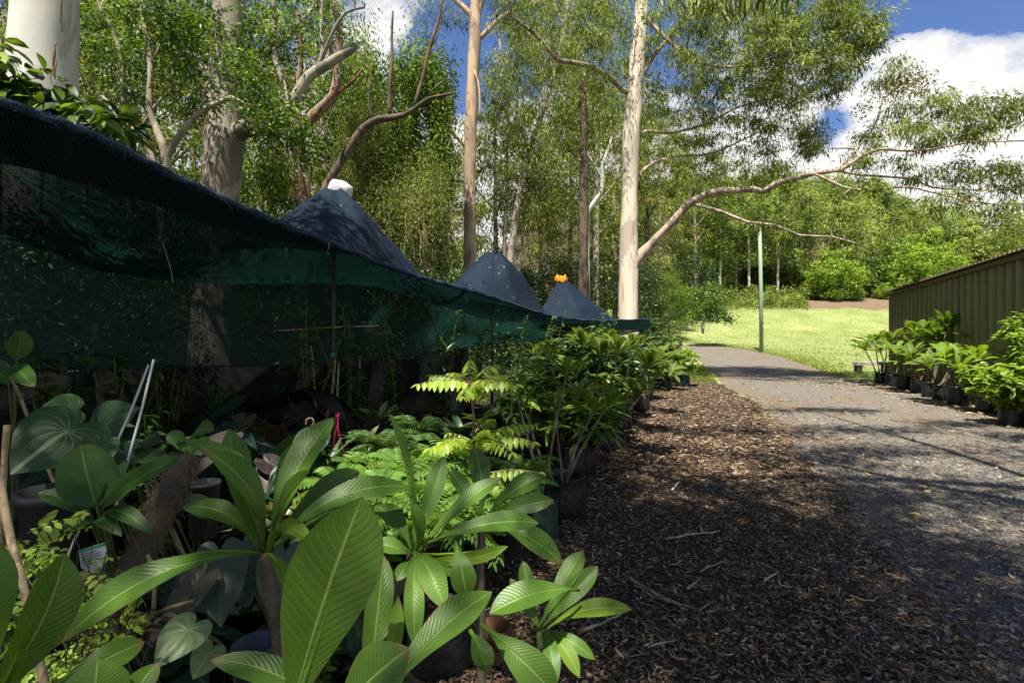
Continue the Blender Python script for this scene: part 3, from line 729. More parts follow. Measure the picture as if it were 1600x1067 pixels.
def grow(mb, nodes, radii, targets, r0=.02, rtip=.004, bend=.12, sides=4, seg=5):
    """twigs from the nearest wood to every target point, nearest targets first, so that they branch"""
    N = [np.asarray(nodes, float)]; Rr = [np.asarray(radii, float)]
    N = np.concatenate(N); Rr = np.concatenate(Rr); T = np.asarray(targets, float)
    d0 = np.array([np.min(np.sum((N - t) ** 2, 1)) for t in T])
    for i in np.argsort(d0):
        t = T[i]; v = t - N
        cost = np.linalg.norm(v, axis=1) + .5 * np.maximum(-v[:, 2], 0) + .02 * 0
        j = int(np.argmin(cost)); a = N[j]; L = np.linalg.norm(t - a)
        if L < .04: continue
        ra = min(Rr[j] * .62, r0 * (.4 + .35 * L)); ra = max(ra, rtip * 1.2)
        s = np.linspace(0, 1, seg)[:, None]
        up = np.array((0, 0, 1.)) * L * bend * rng.uniform(-.6, 1.3); sd = rng.standard_normal(3) * L * .07
        C = a + (t - a) * s + (up + sd) * (4 * s * (1 - s)) + rng.standard_normal((seg, 3)) * L * .022 * (s * (1 - s) * 4)
        rr = np.linspace(ra, rtip, seg)
        tube(mb, C, rr, sides, cap=False)
        N = np.vstack([N, C[1:]]); Rr = np.concatenate([Rr, rr[1:]])

def clump_points(blobs, cm=1.0):
    """blobs: (px, py, Y, rx px, ry px, depth m, clumps): clump centres scattered through each blob, denser to its outside"""
    out = []
    for px, py, Y, rx, ry, dp, n in blobs:
        n = max(2, int(round(n * cm)))
        v = unit(rng.standard_normal((n, 3))) * (rng.random((n, 1)) ** .45)
        c = at(px, py, Y)
        out.append(c + v * np.array((rx * Y / F, dp, ry * Y / F)))
    return np.concatenate(out)

def leaves(mb, C, kind, per, rad, L, W, tint0=None):
    """kind: 'gum' hanging slender leaves, 'broad' spreading leaves, 'weep' trailing strings, 'far' leaf tufts"""
    m = len(C)
    if tint0 is None: tint0 = rng.uniform(.12, .88, m)
    k = np.maximum(2, (per * rng.gamma(5, .2, m)).astype(int)); I = np.repeat(np.arange(m), k); n = len(I)
    g = rng.standard_normal((n, 3))
    cr = (rad * rng.uniform(.65, 1.35, m))[I][:, None]
    off = g * cr * np.array((.62, .62, .5))
    t = np.clip(tint0[I] + rng.normal(0, .13, n), 0, 1)
    if kind == 'gum':
        off = off * np.array((1, 1, .75)); D = off / np.maximum(cr, .01) * .55 + rng.standard_normal((n, 3)) * .42 + np.array((0, 0, -.85)); N = rng.standard_normal((n, 3)) * .8 + g * (.7, .7, .5)
    elif kind == 'weep':
        off = g * cr * np.array((.4, .4, 1.15)); D = rng.standard_normal((n, 3)) * .65 + np.array((0, 0, -.7)); N = rng.standard_normal((n, 3))
    elif kind == 'broad':
        D = off / np.maximum(cr, .01) + rng.standard_normal((n, 3)) * .5 + np.array((0, 0, -.25)); N = np.array((0, 0, .7)) + g * .55 + rng.standard_normal((n, 3)) * .4
    else:
        off = unit(g) * cr * rng.uniform(.55, 1.05, (n, 1)) * (1, 1, .8); D = rng.standard_normal((n, 3)); N = unit(g) * 1.2 + rng.standard_normal((n, 3)) * .42 + np.array((0, -.05, .35))
    if kind == 'blade':
        D = off / np.maximum(cr, .01) + rng.standard_normal((n, 3)) * .4 + np.array((0, -.2, -.45)); N = np.array((0, -.35, 1.)) + rng.standard_normal((n, 3)) * .4
        blades(mb, C[I] + off, D, N, L * rng.uniform(.6, 1.3, n), W * rng.uniform(.75, 1.2, n), t, .3, .1); return
    kites(mb, C[I] + off, D, N, L * rng.uniform(.6, 1.3, n), W * rng.uniform(.7, 1.25, n), t, droop=.12)

def tree(name, label, cat, limbs, blobs, bark, leafmat, kind='gum', per=50, rad=.45, L=.15, W=.024, group=None, r0=.03, twig_sides=4, extra=None, tint=None, lump=.05, sides=14, base=None, twigs=True, limbbark=None, thin=1.0, cm=1.0):
    """a tree of explicit limbs and leaf masses; limbs: (points, half-widths, Y)"""
    mb = MB(); nodes, rads = [], []; main = mb; limbs_mb = MB() if limbbark else mb
    for li, lb in enumerate(limbs):
        Q, q = limb(lb[0], lb[1], lb[2], step=.5 if lb[2] > 16 else .3); q = q * (thin if li else 1); nodes.append(Q); rads.append(q); mb = limbs_mb if li else main
        s = sides if q.max() > .12 else (8 if q.max() > .05 else 6)
        tube(mb, Q, q, s, lump=lump if q.max() > .05 else .02)
    b = nodes[0][0] if base is None else base
    root = thing(name, label, cat, b, group)
    mb = limbs_mb; N, Rr = np.concatenate(nodes), np.concatenate(rads)
    if blobs:
        C = clump_points(blobs, cm)
        if twigs: grow(mb, N, Rr, C, r0, sides=twig_sides)
        lm = MB(); leaves(lm, C, kind, per, rad, L, W, None if tint is None else np.clip(rng.normal(tint, .16, len(C)), 0, 1))
        lm.build('crown', MATS[leafmat], root)
        if extra:
            for mat, bl, kd, pr, rd, l, w_ in extra:
                C = clump_points(bl); em = MB(); leaves(em, C, kd, pr, rd, l, w_); em.build('crown', MATS[mat], root)
    main.build('trunk', MATS[bark], root)
    if limbbark: limbs_mb.build('limb', MATS[limbbark], root)
    return root

# -- the great pale gum beside the road, its limb reaching over it
G = 18
gum_limbs = [
    ([(984, 546), (982, 499), (982, 402), (983, 326), (985, 250), (987, 202), (992, 145), (998, 70), (1003, 0), (1010, -90), (1030, -190)], [17, 15.5, 14, 12.5, 12.5, 13.5, 12, 10, 9, 7], G),
    ([(990, 150), (972, 140, 17.9), (952, 121, 17.7), (925, 105, 17.5), (894, 98, 17.3), (871, 94, 17.2), (857, 78, 17), (834, 51, 16.8), (817, 40, 16.6), (800, 27, 16.4), (794, -20, 16)], [6.5, 6, 5.5, 4.5, 4, 3], G),
    ([(866, 88, 17.1), (862, 60, 17), (867, 20, 16.9), (870, -30, 16.8)], [3.5, 2.6], G),
    ([(994, 130), (1006, 115), (1013, 101), (1030, 77), (1056, 45), (1090, 0), (1120, -50)], [6, 4.5, 3.5], G),
    ([(985, 425), (999, 400, 18), (1019, 380, 17.9), (1052, 346, 17.7), (1076, 319, 17.5), (1111, 301, 17.2), (1150, 298, 17), (1178, 296, 16.9), (1192, 299, 16.8), (1212, 287, 16.6), (1246, 278, 16.4), (1276, 270, 16.2), (1313, 266, 16), (1347, 243, 15.8), (1374, 233, 15.6), (1418, 236, 15.4), (1465, 232, 15.2), (1516, 223, 15), (1610, 220, 14.7)], [15, 9.5, 8, 7.4, 6.6, 5.6, 4.4, 3.2, 2, 1.4], G),
    ([(1272, 271, 16.2), (1316, 292, 16), (1347, 297, 15.9), (1397, 293, 15.7), (1431, 294, 15.6), (1482, 307, 15.4), (1565, 322, 15)], [3.2, 2.4, 1.4], G),
    ([(1310, 267, 16), (1340, 273, 16.3), (1397, 277, 16.5), (1431, 281, 16.6), (1458, 293, 16.7), (1532, 297, 16.9), (1610, 296, 17)], [2.8, 2.2, 1.4], G),
    ([(1313, 264, 16), (1350, 219, 16.2), (1370, 189, 16.4), (1380, 155, 16.5), (1398, 146, 16.6)], [3, 1.4], G),
    ([(1350, 242, 15.8), (1392, 205, 15.6), (1440, 180, 15.4), (1500, 165, 15.2)], [2, 1.], G),
    ([(1078, 318, 17.5), (1127, 331, 17), (1168, 347, 16.6), (1212, 352, 16.3), (1250, 368, 16), (1300, 370, 15.6), (1350, 385, 15.2)], [4, 3, 1.4], G),
    ([(1003, 20), (1040, 60, 17.4), (1085, 95, 17), (1140, 105, 16.6), (1200, 92, 16.2), (1270, 60, 15.9)], [5, 3, 1.6], G),
    ([(988, 215), (1012, 205, 18.3), (1045, 208, 18.6), (1100, 195, 18.8), (1160, 165, 19), (1230, 148, 19)], [4.5, 3, 1.5], G),
    ([(986, 290), (1010, 262, 18.4), (1050, 245, 18.7), (1110, 240, 19), (1190, 205, 19.2)], [4, 2.6, 1.4], G),
]
gum_blobs = [
    (1060, 50, 17.5, 95, 75, 2.2, 69), (1150, 30, 17, 100, 70, 2.2, 78), (1250, 30, 16.5, 90, 60, 1.8, 75), (1320, 35, 16, 52, 52, 1.2, 45), (1345, 70, 16, 26, 26, .8, 15),
    (1140, 120, 17, 105, 55, 2, 75), (1230, 110, 16.4, 85, 50, 1.6, 63), (1300, 110, 16.2, 45, 45, 1, 30), (1060, 150, 18.4, 60, 50, 1.6, 27),
    (1210, 175, 18.5, 75, 45, 1.5, 26), (1140, 190, 18.8, 70, 40, 1.5, 22), (1240, 215, 18.5, 60, 35, 1.3, 16), (1170, 245, 19, 70, 35, 1.3, 16), (1080, 235, 18.8, 60, 40, 1.4, 21),
    (1110, 275, 17.4, 60, 25, 1, 15), (1200, 275, 17, 45, 26, 1, 16), (1270, 215, 17, 26, 25, .8, 12),
    (905, 50, 17, 75, 60, 1.6, 39), (840, 20, 16.6, 45, 40, 1.2, 21), (950, 20, 17.4, 50, 50, 1.5, 22), (930, 130, 17.6, 40, 30, 1, 12),
    (1400, 115, 16.5, 28, 20, .7, 10), (1440, 165, 15.6, 50, 26, 1, 16), (1515, 182, 15.2, 42, 26, 1, 15), (1575, 178, 15, 38, 28, 1, 14), (1500, 212, 15.2, 50, 16, .9, 9), (1450, 205, 15.5, 50, 22, .9, 10), (1375, 205, 16, 36, 26, .8, 9),
    (1350, 250, 16, 30, 14, .6, 6), (1450, 270, 16.3, 55, 20, .9, 10), (1530, 275, 15.6, 50, 24, .9, 14), (1590, 290, 15.4, 40, 30, .8, 10), (1490, 315, 15.4, 46, 16, .7, 9), (1560, 325, 15.1, 34, 14, .6, 6), (1360, 292, 16, 40, 14, .6, 8), (1405, 250, 15.8, 25, 12, .5, 3),
    (1190, 345, 16.6, 60, 16, .8, 4), (1270, 352, 16, 60, 20, .8, 6), (1345, 372, 15.4, 45, 20, .8, 5), (1240, 318, 16.4, 45, 12, .6, 4), (1410, 370, 15.2, 34, 22, .7, 4), (1310, 325, 16, 34, 12, .5, 3)]
tree('gum_tree', 'tall smooth cream gum tree whose long limb reaches over the gravel road', 'tree', gum_limbs, gum_blobs, 'cream_gum_bark', 'gum_leaf', 'gum', 46, .27, .18, .038, r0=.05, cm=1.4, limbbark='limb_bark', thin=.7,
     extra=[('seed_leaf', [(1392, 140, 16.5, 26, 14, .5, 7), (1437, 137, 16.2, 26, 20, .6, 8), (1350, 165, 16.3, 14, 12, .4, 3), (1520, 205, 15.2, 30, 10, .5, 4), (1590, 165, 15, 16, 10, .4, 3), (1510, 250, 15.5, 14, 10, .4, 2)], 'far', 55, .34, .1, .05)])

# -- the white gum at the left edge
tree('white_gum_tree', 'thick smooth white gum trunk at the far left behind the shade cloth', 'tree',
     [([(72, 560), (68, 330), (66, 200), (67, 130), (68, 60), (71, 0), (74, -90), (80, -250), (86, -420)], [48, 46, 44.5, 43, 42, 41, 39, 35, 28], 7.5)],
     [(-120, -380, 8, 150, 90, 2, 10), (250, -420, 8.5, 150, 90, 2, 10), (60, -560, 8, 200, 90, 2, 14)], 'white_gum_bark', 'gum_leaf', 'gum', 60, .5, .15, .028, sides=28, lump=.0)
mb = MB()
for px, py, h, l_ in ((97, 20, 62, 5), (88, 95, 60, 5), (91, 110, 40, 3), (84, 118, 30, 2.5)):                       # ribbons of bark still hanging on it
    a = at(px, py - h / 2, 7.07); b_ = at(px + rng.uniform(-4, 2), py + h / 2, 7.05)
    s = np.linspace(0, 1, 9)[:, None]; C = a + (b_ - a) * s + rng.standard_normal((9, 3)) * .003 - np.array((0, .03, 0)) * np.sin(s * 3)
    tube(mb, C, np.interp(np.linspace(0, 1, 9), [0, .4, 1], [.006, .016, .003]) * l_ / 4, 5)
o = mb.build('hanging_bark', MATS['dead_leaf'], bpy.data.objects['white_gum_tree'])

# -- the big grey trunk with its thick arm
Y2 = 11.3
tree('fig_tree', 'big grey trunked tree with a thick arm forking right above the shade cloth', 'tree', [
    ([(334, 655), (336, 560), (338, 450), (341, 330), (346, 280), (349, 240), (351, 215), (352, 150), (355, 60), (358, 0), (362, -100), (370, -250)], [44, 38, 31, 27, 27, 28, 30, 24, 23, 22, 19, 14], Y2),
    ([(350, 232), (371, 206, 11.2), (398, 200, 11.1), (429, 196, 11), (452, 169, 11), (470, 140, 11), (486, 118, 11), (515, 98, 11), (546, 80, 11), (556, 70, 11)], [21, 17, 14.5, 13, 11, 10, 9, 8.5, 7], Y2),
    ([(492, 112, 11), (500, 99, 11), (512, 70, 10.9), (520, 50, 10.8), (540, 20, 10.7), (570, 12, 10.6)], [4.5, 3.5, 2], Y2),
    ([(486, 118, 11), (503, 88, 11.3), (502, 40, 11.5), (503, -20, 11.6)], [4.5, 3], Y2),
    ([(455, 165, 11), (430, 90, 11.4), (428, 40, 11.6), (430, -20, 11.7)], [6, 5, 4], Y2),
    ([(350, 160), (320, 110, 11.6), (280, 70, 11.8), (240, 40, 12), (190, -10, 12.2)], [9, 7, 4], Y2),
    ([(352, 150), (400, 90, 11.8), (450, 60, 12), (490, 10, 12.2)], [8, 5, 3], Y2),
], [(300, 40, 11.6, 90, 60, 1.6, 30), (230, 60, 11.8, 80, 70, 1.6, 24), (410, 60, 11.6, 60, 60, 1.4, 18), (470, 40, 11.6, 60, 50, 1.4, 16), (400, 130, 11.2, 30, 45, .9, 9), (325, 60, 12.2, 60, 40, .6, 12), (150, 90, 11.8, 60, 60, 1.3, 16),
    (420, 160, 10.4, 45, 30, .7, 14), (450, 200, 10.4, 40, 25, .6, 9), (180, 20, 12, 70, 50, 1.4, 16), (300, -60, 11.5, 150, 50, 2, 25)], 'grey_bark', 'broad_leaf', 'broad', 36, .25, .12, .05, cm=1.6, thin=.82, lump=.03, sides=20, r0=.03)

# -- reddish many-branched trunk behind it
tree('red_trunk_tree', 'crooked tree with red brown peeling bark behind the first tent peak', 'tree', [
    ([(474, 420), (470, 340), (466, 304), (458, 262), (452, 236), (460, 205), (483, 189), (500, 170), (520, 152), (527, 118), (530, 60), (524, 0)], [15, 13, 12, 10.5, 10, 8.5, 7, 6, 5], 14),
    ([(490, 420), (482, 330), (478, 290), (474, 250), (470, 210), (464, 160), (470, 90), (466, 20)], [7, 6, 5, 4], 14.3),
    ([(527, 125), (520, 95, 14.2), (512, 40, 14.4), (514, -10, 14.5)], [4.5, 2.5], 14),
    ([(523, 150), (545, 132), (558, 120), (568, 105)], [3, 1.5], 14)],
    [(540, 40, 14.5, 45, 50, 1.2, 16), (560, 130, 15, 40, 40, 1.2, 12), (430, 250, 13, 40, 40, .8, 14), (420, 300, 13, 40, 40, .8, 16), (500, 240, 14.5, 30, 50, 1, 10), (450, 10, 15, 60, 40, 1.4, 14)], 'red_bark', 'vine_leaf', 'gum', 90, .4, .13, .042, lump=.1)

# -- dark dead limb reaching across
tree('dead_tree', 'dark crooked dead tree reaching right with two bare upright branches', 'tree', [
    ([(486, 420), (500, 330), (512, 288), (530, 258), (550, 224), (568, 201), (581, 192), (591, 187), (611, 185), (630, 180), (645, 172), (668, 155), (690, 150), (712, 145)], [8, 7, 6.5, 6, 5.5, 4, 3, 1.8], 12),
    ([(609, 184), (608, 150), (610, 120), (613, 94), (612, 60), (614, 18)], [3, 2.6, 1.6], 12),
    ([(646, 171), (655, 140), (663, 112), (670, 78), (680, 50), (687, 24), (692, -10)], [3, 3, 2.6, 1.8], 12),
    ([(672, 76), (682, 60), (696, 4)], [1.5, 1], 12), ([(668, 152), (676, 140), (690, 128)], [1.3, .8], 12), ([(520, 272), (505, 245), (512, 220), (500, 190)], [2.5, 1.5], 12), ([(583, 192), (576, 160), (580, 120), (570, 80)], [2, 1.], 12)],
    [], 'dark_bark', 'dark_leaf', lump=.12)

# -- tan gum in the middle
tree('tan_gum_tree', 'slender tan gum tree with dark bark strips behind the second tent peak', 'tree', [
    ([(733, 520), (735, 460), (734, 400), (734, 330), (734, 270), (735, 220), (737, 160), (740, 100), (742, 60), (743, 20), (746, -60), (752, -160)], [11.5, 10.5, 9.5, 9, 9.5, 9.5, 9.5, 9.5, 9, 8, 7], 20),
    ([(742, 40), (738, 26), (726, 14), (712, 2), (696, -20)], [5, 3.5], 20), ([(744, 62), (753, 57), (773, 37), (795, 20), (817, 12), (850, 0)], [4.5, 3.5, 2.2], 20),
    ([(744, 30), (752, 0), (764, -60)], [6, 5], 20), ([(732, 236), (722, 223), (708, 208), (702, 200), (699, 180), (695, 160)], [3.4, 2.6, 1.2], 20), ([(702, 203), (690, 196), (682, 186)], [1.6, .8], 20),
    ([(741, 110, 19.7), (747, 130, 19.65), (750, 160, 19.65), (749, 190, 19.7)], [1.5, 2.2, 1.2], 19.7)],
    [(700, 0, 20, 40, 30, 1.5, 6), (790, 10, 20.5, 50, 40, 1.5, 12), (745, -120, 20, 150, 70, 3, 30)], 'tan_gum_bark', 'gum_leaf', 'gum', 100, .5, .18, .04, lump=.05)
# -- multi-stemmed pale gums
tree('sapling_gum_tree', 'clump of thin pale leaning gum stems between the tan gum and the dark trunk', 'tree', [
    ([(795, 470), (798, 400), (806, 340), (815, 290), (826, 240), (842, 190), (862, 130), (880, 60), (890, -20)], [6, 5, 4.5, 4, 3], 22),
    ([(790, 470), (788, 400), (790, 330), (792, 270), (793, 200), (789, 140), (780, 60)], [3.5, 3, 2, 1.2], 22.5), ([(792, 330), (778, 290), (768, 250), (756, 210)], [2, 1.2], 22.3),
    ([(806, 470), (812, 410), (818, 360), (822, 310), (832, 260), (846, 220)], [3, 2.4, 1.4], 23), ([(828, 238), (812, 190), (806, 130), (812, 60)], [2.2, 1.2], 22)],
    [(800, 150, 22, 50, 70, 2, 24), (850, 110, 22, 50, 70, 2, 24), (800, 250, 22, 45, 55, 2, 22), (860, 220, 22, 50, 60, 2, 24), (840, 300, 22.5, 50, 50, 2, 22), (780, 320, 23, 35, 45, 1.5, 12), (830, 50, 23, 60, 50, 2, 18), (880, 300, 23, 40, 60, 1.5, 14), (890, 160, 23, 40, 60, 1.5, 12)],
    'pale_bark', 'gum_leaf', 'gum', 95, .55, .19, .04)
# -- dark ironbark trunk
tree('ironbark_tree', 'straight dark rough barked trunk with one pale crooked side branch', 'tree', [
    ([(914, 500), (912, 440), (911, 370), (912, 300), (913, 240), (911, 180), (908, 110), (904, 40), (900, -40)], [8.5, 7.5, 6.5, 5.5, 5, 4], 22),
    ([(907, 170), (916, 150), (914, 110)], [2, 1], 22)], [(900, 200, 22.5, 40, 50, 1.6, 12), (940, 220, 22.5, 40, 60, 1.6, 14), (930, 90, 23, 60, 60, 2, 16), (950, 160, 23, 30, 50, 1.4, 10), (895, 350, 24, 30, 50, 1.4, 8)], 'dark_bark', 'gum_leaf', 'gum', 100, .55, .19, .042, lump=.14)
tree('bare_branch_tree', 'pale bent branch with grey bark beside the dark rough trunk', 'tree', [
    ([(920, 470), (918, 350), (922, 325), (932, 312), (938, 305), (941, 285), (941, 262), (948, 240), (956, 215)], [2.2, 3, 4, 4, 3.4, 2.5, 1.5], 22.2), ([(941, 280), (930, 260), (921, 245)], [1.8, 1], 22.2)], [(955, 200, 22.4, 20, 30, .8, 6)], 'white_gum_bark', 'gum_leaf', 'gum', 40, .4, .15, .03)

# -- pale shrubby stems at upper left
tree('lilly_tree', 'multi stemmed pale barked small tree in front of the big grey trunk', 'tree', [
    ([(268, 420), (266, 320), (263, 263), (252, 220), (243, 200), (234, 162), (236, 101), (226, 40), (217, -10)], [8, 6.5, 6, 5, 4, 3], 9.5),
    ([(263, 270), (262, 244), (280, 213), (298, 190), (317, 172), (340, 161), (362, 152), (384, 163), (402, 168)], [5.5, 5, 4.5, 4, 2.5, 1.2], 9.5),
    ([(258, 420), (250, 300), (243, 254), (228, 228), (216, 208), (203, 196), (188, 188), (160, 150)], [6, 5, 4, 2.5], 9.5), ([(217, 207), (236, 176), (252, 155), (270, 136), (270, 108), (285, 80)], [3, 2, 1], 9.5), ([(236, 101), (250, 70), (262, 20)], [2, 1], 9.5),
    ([(200, 420), (206, 260), (196, 200), (192, 120), (180, 60), (150, 0)], [5, 4, 3], 10), ([(317, 172), (318, 145), (330, 120), (345, 98)], [2.2, 1.2], 9.5)],
    [(170, 60, 9.5, 60, 60, 1.1, 26), (240, 50, 9.5, 60, 50, 1.1, 24), (290, 80, 9.6, 40, 50, .9, 16), (395, 120, 9.4, 30, 35, .8, 10), (140, 150, 10, 50, 60, 1, 20), (200, 150, 10, 50, 50, 1, 14), (290, 150, 9.6, 50, 30, .7, 8), (400, 160, 9.3, 45, 40, .6, 12), (290, 30, 9.5, 40, 40, .9, 10), (430, 200, 9.5, 30, 25, .5, 8), (130, 10, 9.5, 60, 40, 1, 14), (240, 240, 11, 60, 60, 1, 14), (300, 260, 11.5, 40, 60, 1, 10)],
    'pale_bark', 'broad_leaf', 'broad', 30, .2, .095, .044, r0=.02, cm=1.6)
# -- climbing plant with large leaves over the cloth's edge
tree('climber', 'large leaved green climber spilling over the top of the shade cloth at left', 'plant', [
    ([(60, 420, 5.2), (70, 220, 5.2), (90, 170, 5.1), (130, 168, 4.9), (170, 188, 4.7), (190, 205, 4.6)], [2.5, 1.2], 5),
    ([(66, 240, 5.2), (30, 160, 4.8), (0, 120, 4.6), (-40, 100, 4.5)], [2, 1], 5)],
    [(10, 130, 4.4, 45, 30, .4, 12), (60, 160, 4.6, 45, 22, .4, 12), (120, 175, 4.7, 40, 20, .35, 11), (165, 192, 4.6, 26, 18, .3, 8), (-40, 90, 4.4, 40, 40, .4, 10), (30, 190, 4.8, 70, 30, .4, 10)], 'green_stem', 'broad_leaf', 'blade', 14, .17, .17, .085)
# -- trees hung with vines
def vine_tree(name, label, x0, top, Y, blobs, limeblobs, trunk):
    t = tree(name, label, 'tree', trunk, blobs, 'dark_bark', 'vine_leaf', 'weep', 140, .42, .16, .055, r0=.03, lump=.1,
             extra=[('lime_vine', limeblobs, 'weep', 190, .42, .11, .034)])
    C = clump_points(limeblobs); vm = MB()                                                                              # hanging bare vine strands
    for c in C[::2]:
        for _ in range(3):
            a = c + rng.standard_normal(3) * .4; n_ = 7; s = np.linspace(0, 1, n_)[:, None]
            tube(vm, a + np.array((rng.normal(0, .3), rng.normal(0, .2), -rng.uniform(.8, 2.4))) * s + rng.standard_normal((n_, 3)) * .05, .008, 3, cap=False)
    vm.build('vine_strand', MATS['cane'], t)
vine_tree('vine_draped_tree', 'leafy tree draped in yellow green vines right of the first tent peak', 560, 90, 17,
    [(560, 120, 17, 45, 40, 1.5, 24), (540, 170, 17, 50, 50, 1.5, 24), (600, 160, 17, 40, 50, 1.5, 18), (560, 240, 17, 55, 50, 1.5, 26), (620, 230, 17.5, 40, 60, 1.5, 22), (590, 320, 17, 60, 50, 1.5, 28)],
    [(540, 280, 15.4, 40, 45, .6, 22), (580, 330, 15.4, 50, 45, .6, 28), (620, 340, 15.6, 40, 50, .6, 24), (600, 390, 15.6, 60, 30, .6, 20), (530, 340, 15.4, 30, 40, .6, 14), (570, 210, 15.6, 40, 40, .6, 14)],
    [([(566, 500), (566, 400), (562, 300), (556, 200), (560, 110)], [9, 8, 6, 3], 17.2), ([(564, 330), (590, 250), (606, 170)], [4, 2], 17.2), ([(600, 480), (612, 380), (622, 280)], [6, 4], 17.6)])
vine_tree('vine_draped_tree', 'dense dark green rounded tree with vines just left of the tan gum', 660, 90, 18,
    [(655, 120, 18, 45, 32, 1.6, 30), (690, 150, 18, 30, 45, 1.5, 22), (640, 170, 18, 40, 45, 1.5, 26), (680, 210, 18, 36, 45, 1.5, 24), (690, 270, 18, 30, 45, 1.3, 20), (650, 260, 18, 45, 50, 1.5, 26), (670, 330, 18, 45, 50, 1.5, 26), (665, 395, 18, 50, 35, 1.3, 20)],
    [(640, 300, 16.4, 35, 45, .6, 16), (660, 360, 16.4, 40, 40, .6, 20), (680, 300, 16.4, 25, 50, .6, 10)],
    [([(692, 500), (690, 420), (688, 340), (680, 250), (668, 150)], [11, 9, 7, 3], 18.3), ([(684, 290), (650, 230), (640, 160)], [4, 2], 18.2)])
# -- overhanging gum behind the camera: its hanging leaves enter the top of the picture and its unseen crown is laid out to shade path and beds
def hang_leaves(name, label):
    P = []
    root = thing(name, label, 'tree', (7.2, -3.2, 0))
    mb = MB()
    def lim(pts, r): 
        Q, q = smooth_path(np.array(pts, float), np.interp(np.linspace(0, 1, len(pts)), np.linspace(0, 1, len(r)), r), .4); tube(mb, Q, q, 10, lump=.04); P.append((Q, q))
    lim([(7.2, -3.2, -.2), (7.1, -3.1, 3), (6.8, -2.8, 6), (6.2, -2.2, 9), (5.6, -1.4, 12), (5, -.6, 15)], [.5, .42, .36, .3, .2, .1])
    lim([(6.9, -2.9, 5), (5.6, -1.2, 7), (4.2, .8, 7.6), (3.2, 2.6, 7.2), (2.7, 4.2, 6.2), (2.45, 5.0, 5.3)], [.2, .16, .1, .06, .03, .012])
    lim([(6.5, -2.4, 7), (4, -1.5, 9), (1.5, -.5, 9.6), (-1.2, .3, 9.2), (-3.5, 1.2, 8.2)], [.2, .14, .1, .06, .02])
    lim([(1.5, -.5, 9.6), (-.5, 2.5, 9.9), (-2.5, 5, 10), (-4, 7, 9.8)], [.08, .06, .04, .02]); lim([(6.4, -2.4, 8), (7.2, 0, 9.5), (7.4, 3, 10.2), (7, 5.5, 9.8)], [.16, .12, .08, .03])
    lim([(4.2, .8, 7.6), (4.6, 3, 8.6), (4.8, 5, 9.2), (5, 6.8, 9.2)], [.08, .06, .04, .02])
    lim([(5.6, -1.4, 12), (3, 0, 13), (0, .5, 12.5)], [.15, .1, .04]); lim([(5.9, -1.8, 10.5), (8.5, .5, 12), (9.5, 3, 12)], [.12, .08, .03])
    pts, tin = [], []
    def cl(c, s, n): pts.append(np.array(c) + rng.standard_normal((n, 3)) * np.array(s))
    cl((7.2, 2.2, 9.9), (.7, .6, .5), 14); cl((2.2, .5, 12), (1, .5, .6), 12)
    def open_sky(x, y):                                                                       # gaps set in the unseen crown to let sun patches through
        return .55 * np.sin(x * 2.1 + 1.3 * np.sin(y * 1.7 + .6)) + .45 * np.sin(y * 3.3 + 1.1 * np.sin(x * 1.5 + 2.)) > (.42 if x < 1.9 else .3)
    for _ in range(900):
        q_ = np.array([rng.uniform(-5.5, 6.3), rng.uniform(-2.8, 3.6), rng.uniform(8.2, 9.4)])
        if not (q_[0] > .6 and q_[1] > 1.9) and (not open_sky(q_[0], q_[1]) or (-1.3 < q_[0] < 1.8 and -2.2 < q_[1] < .9)) and np.hypot(q_[0] + 1.8, q_[1] - .1) > 1.05 and np.hypot(q_[0] + 1.15, q_[1] + 1.8) > .5 and np.hypot(q_[0] + 2.75, q_[1] + 2.1) > .62: pts.append(q_[None])
    for gx, gy, gn in ((-5.6, 3.2, 9), (-4.1, 3.1, 9), (-4.6, 4.9, 8), (-2.3, 5.3, 8), (-3.4, 6.6, 8), (-.9, 7.4, 7), (-1.0, 4.4, 7)): pts.append(np.array((gx, gy, 9.8)) + rng.standard_normal((gn, 3)) * np.array((.34, .2, .2)))  # unseen leaf clusters placed to dapple the cloth peaks
    pts.append(np.array((-2.0, -1.2, 9.)) + rng.standard_normal((13, 3)) * .26)
    for _ in range(150):
        q_ = np.array([[rng.uniform(-1.2, 1.9), rng.uniform(-2.2, 1.0), rng.uniform(8.0, 9.2)]])
        if np.hypot(q_[0, 0] + 1.15, q_[0, 1] + 1.8) > .62: pts.append(q_)  # more unseen leaves, thickening the shade on the near mulch
    for gx, gy, gn, gs in ((4.4, 7.3, 11, .6), (5.6, 7.2, 8, .4), (2.5, 4.6, 12, .55), (4.5, 4.9, 15, .75), (2.6, 2.7, 12, .5), (3.5, 3.2, 11, .5), (5.5, 3.1, 11, .5), (6.6, 4.1, 9, .5), (.0, 3.4, 9, .4), (1.0, 4.9, 6, .3), (6.7, 5.4, 9, .5)):
        pts.append(np.array((gx, gy, 9.4)) + rng.standard_normal((gn, 3)) * np.array((gs, .11, .15)))  # unseen leaf clusters placed to cast shadow bands on the road
    cl((2.2, .5, 12), (2, 1, .8), 16); cl((8.8, 2, 11.8), (1.2, 1.4, .8), 14)
    C = np.concatenate(pts)
    grow(mb, np.concatenate([p[0] for p in P]), np.concatenate([p[1] for p in P]), C, .03)
    lm = MB(); leaves(lm, C, 'gum', 75, .33, .2, .05)
    # the spray of big leaves that hangs into the picture
    H = [(1075, -8, 5.1), (1100, -15, 5.0), (1125, -8, 4.9), (1150, -18, 4.9), (1175, -12, 4.8), (1205, -20, 4.7), (1232, -25, 4.7), (1062, -35, 5), (1090, -40, 5), (1140, -40, 4.9), (1190, -45, 4.8), (1225, -50, 4.7), (1045, -25, 5.2), (1160, 0, 4.9), (1115, 5, 5.0), (1085, 8, 5.1)]
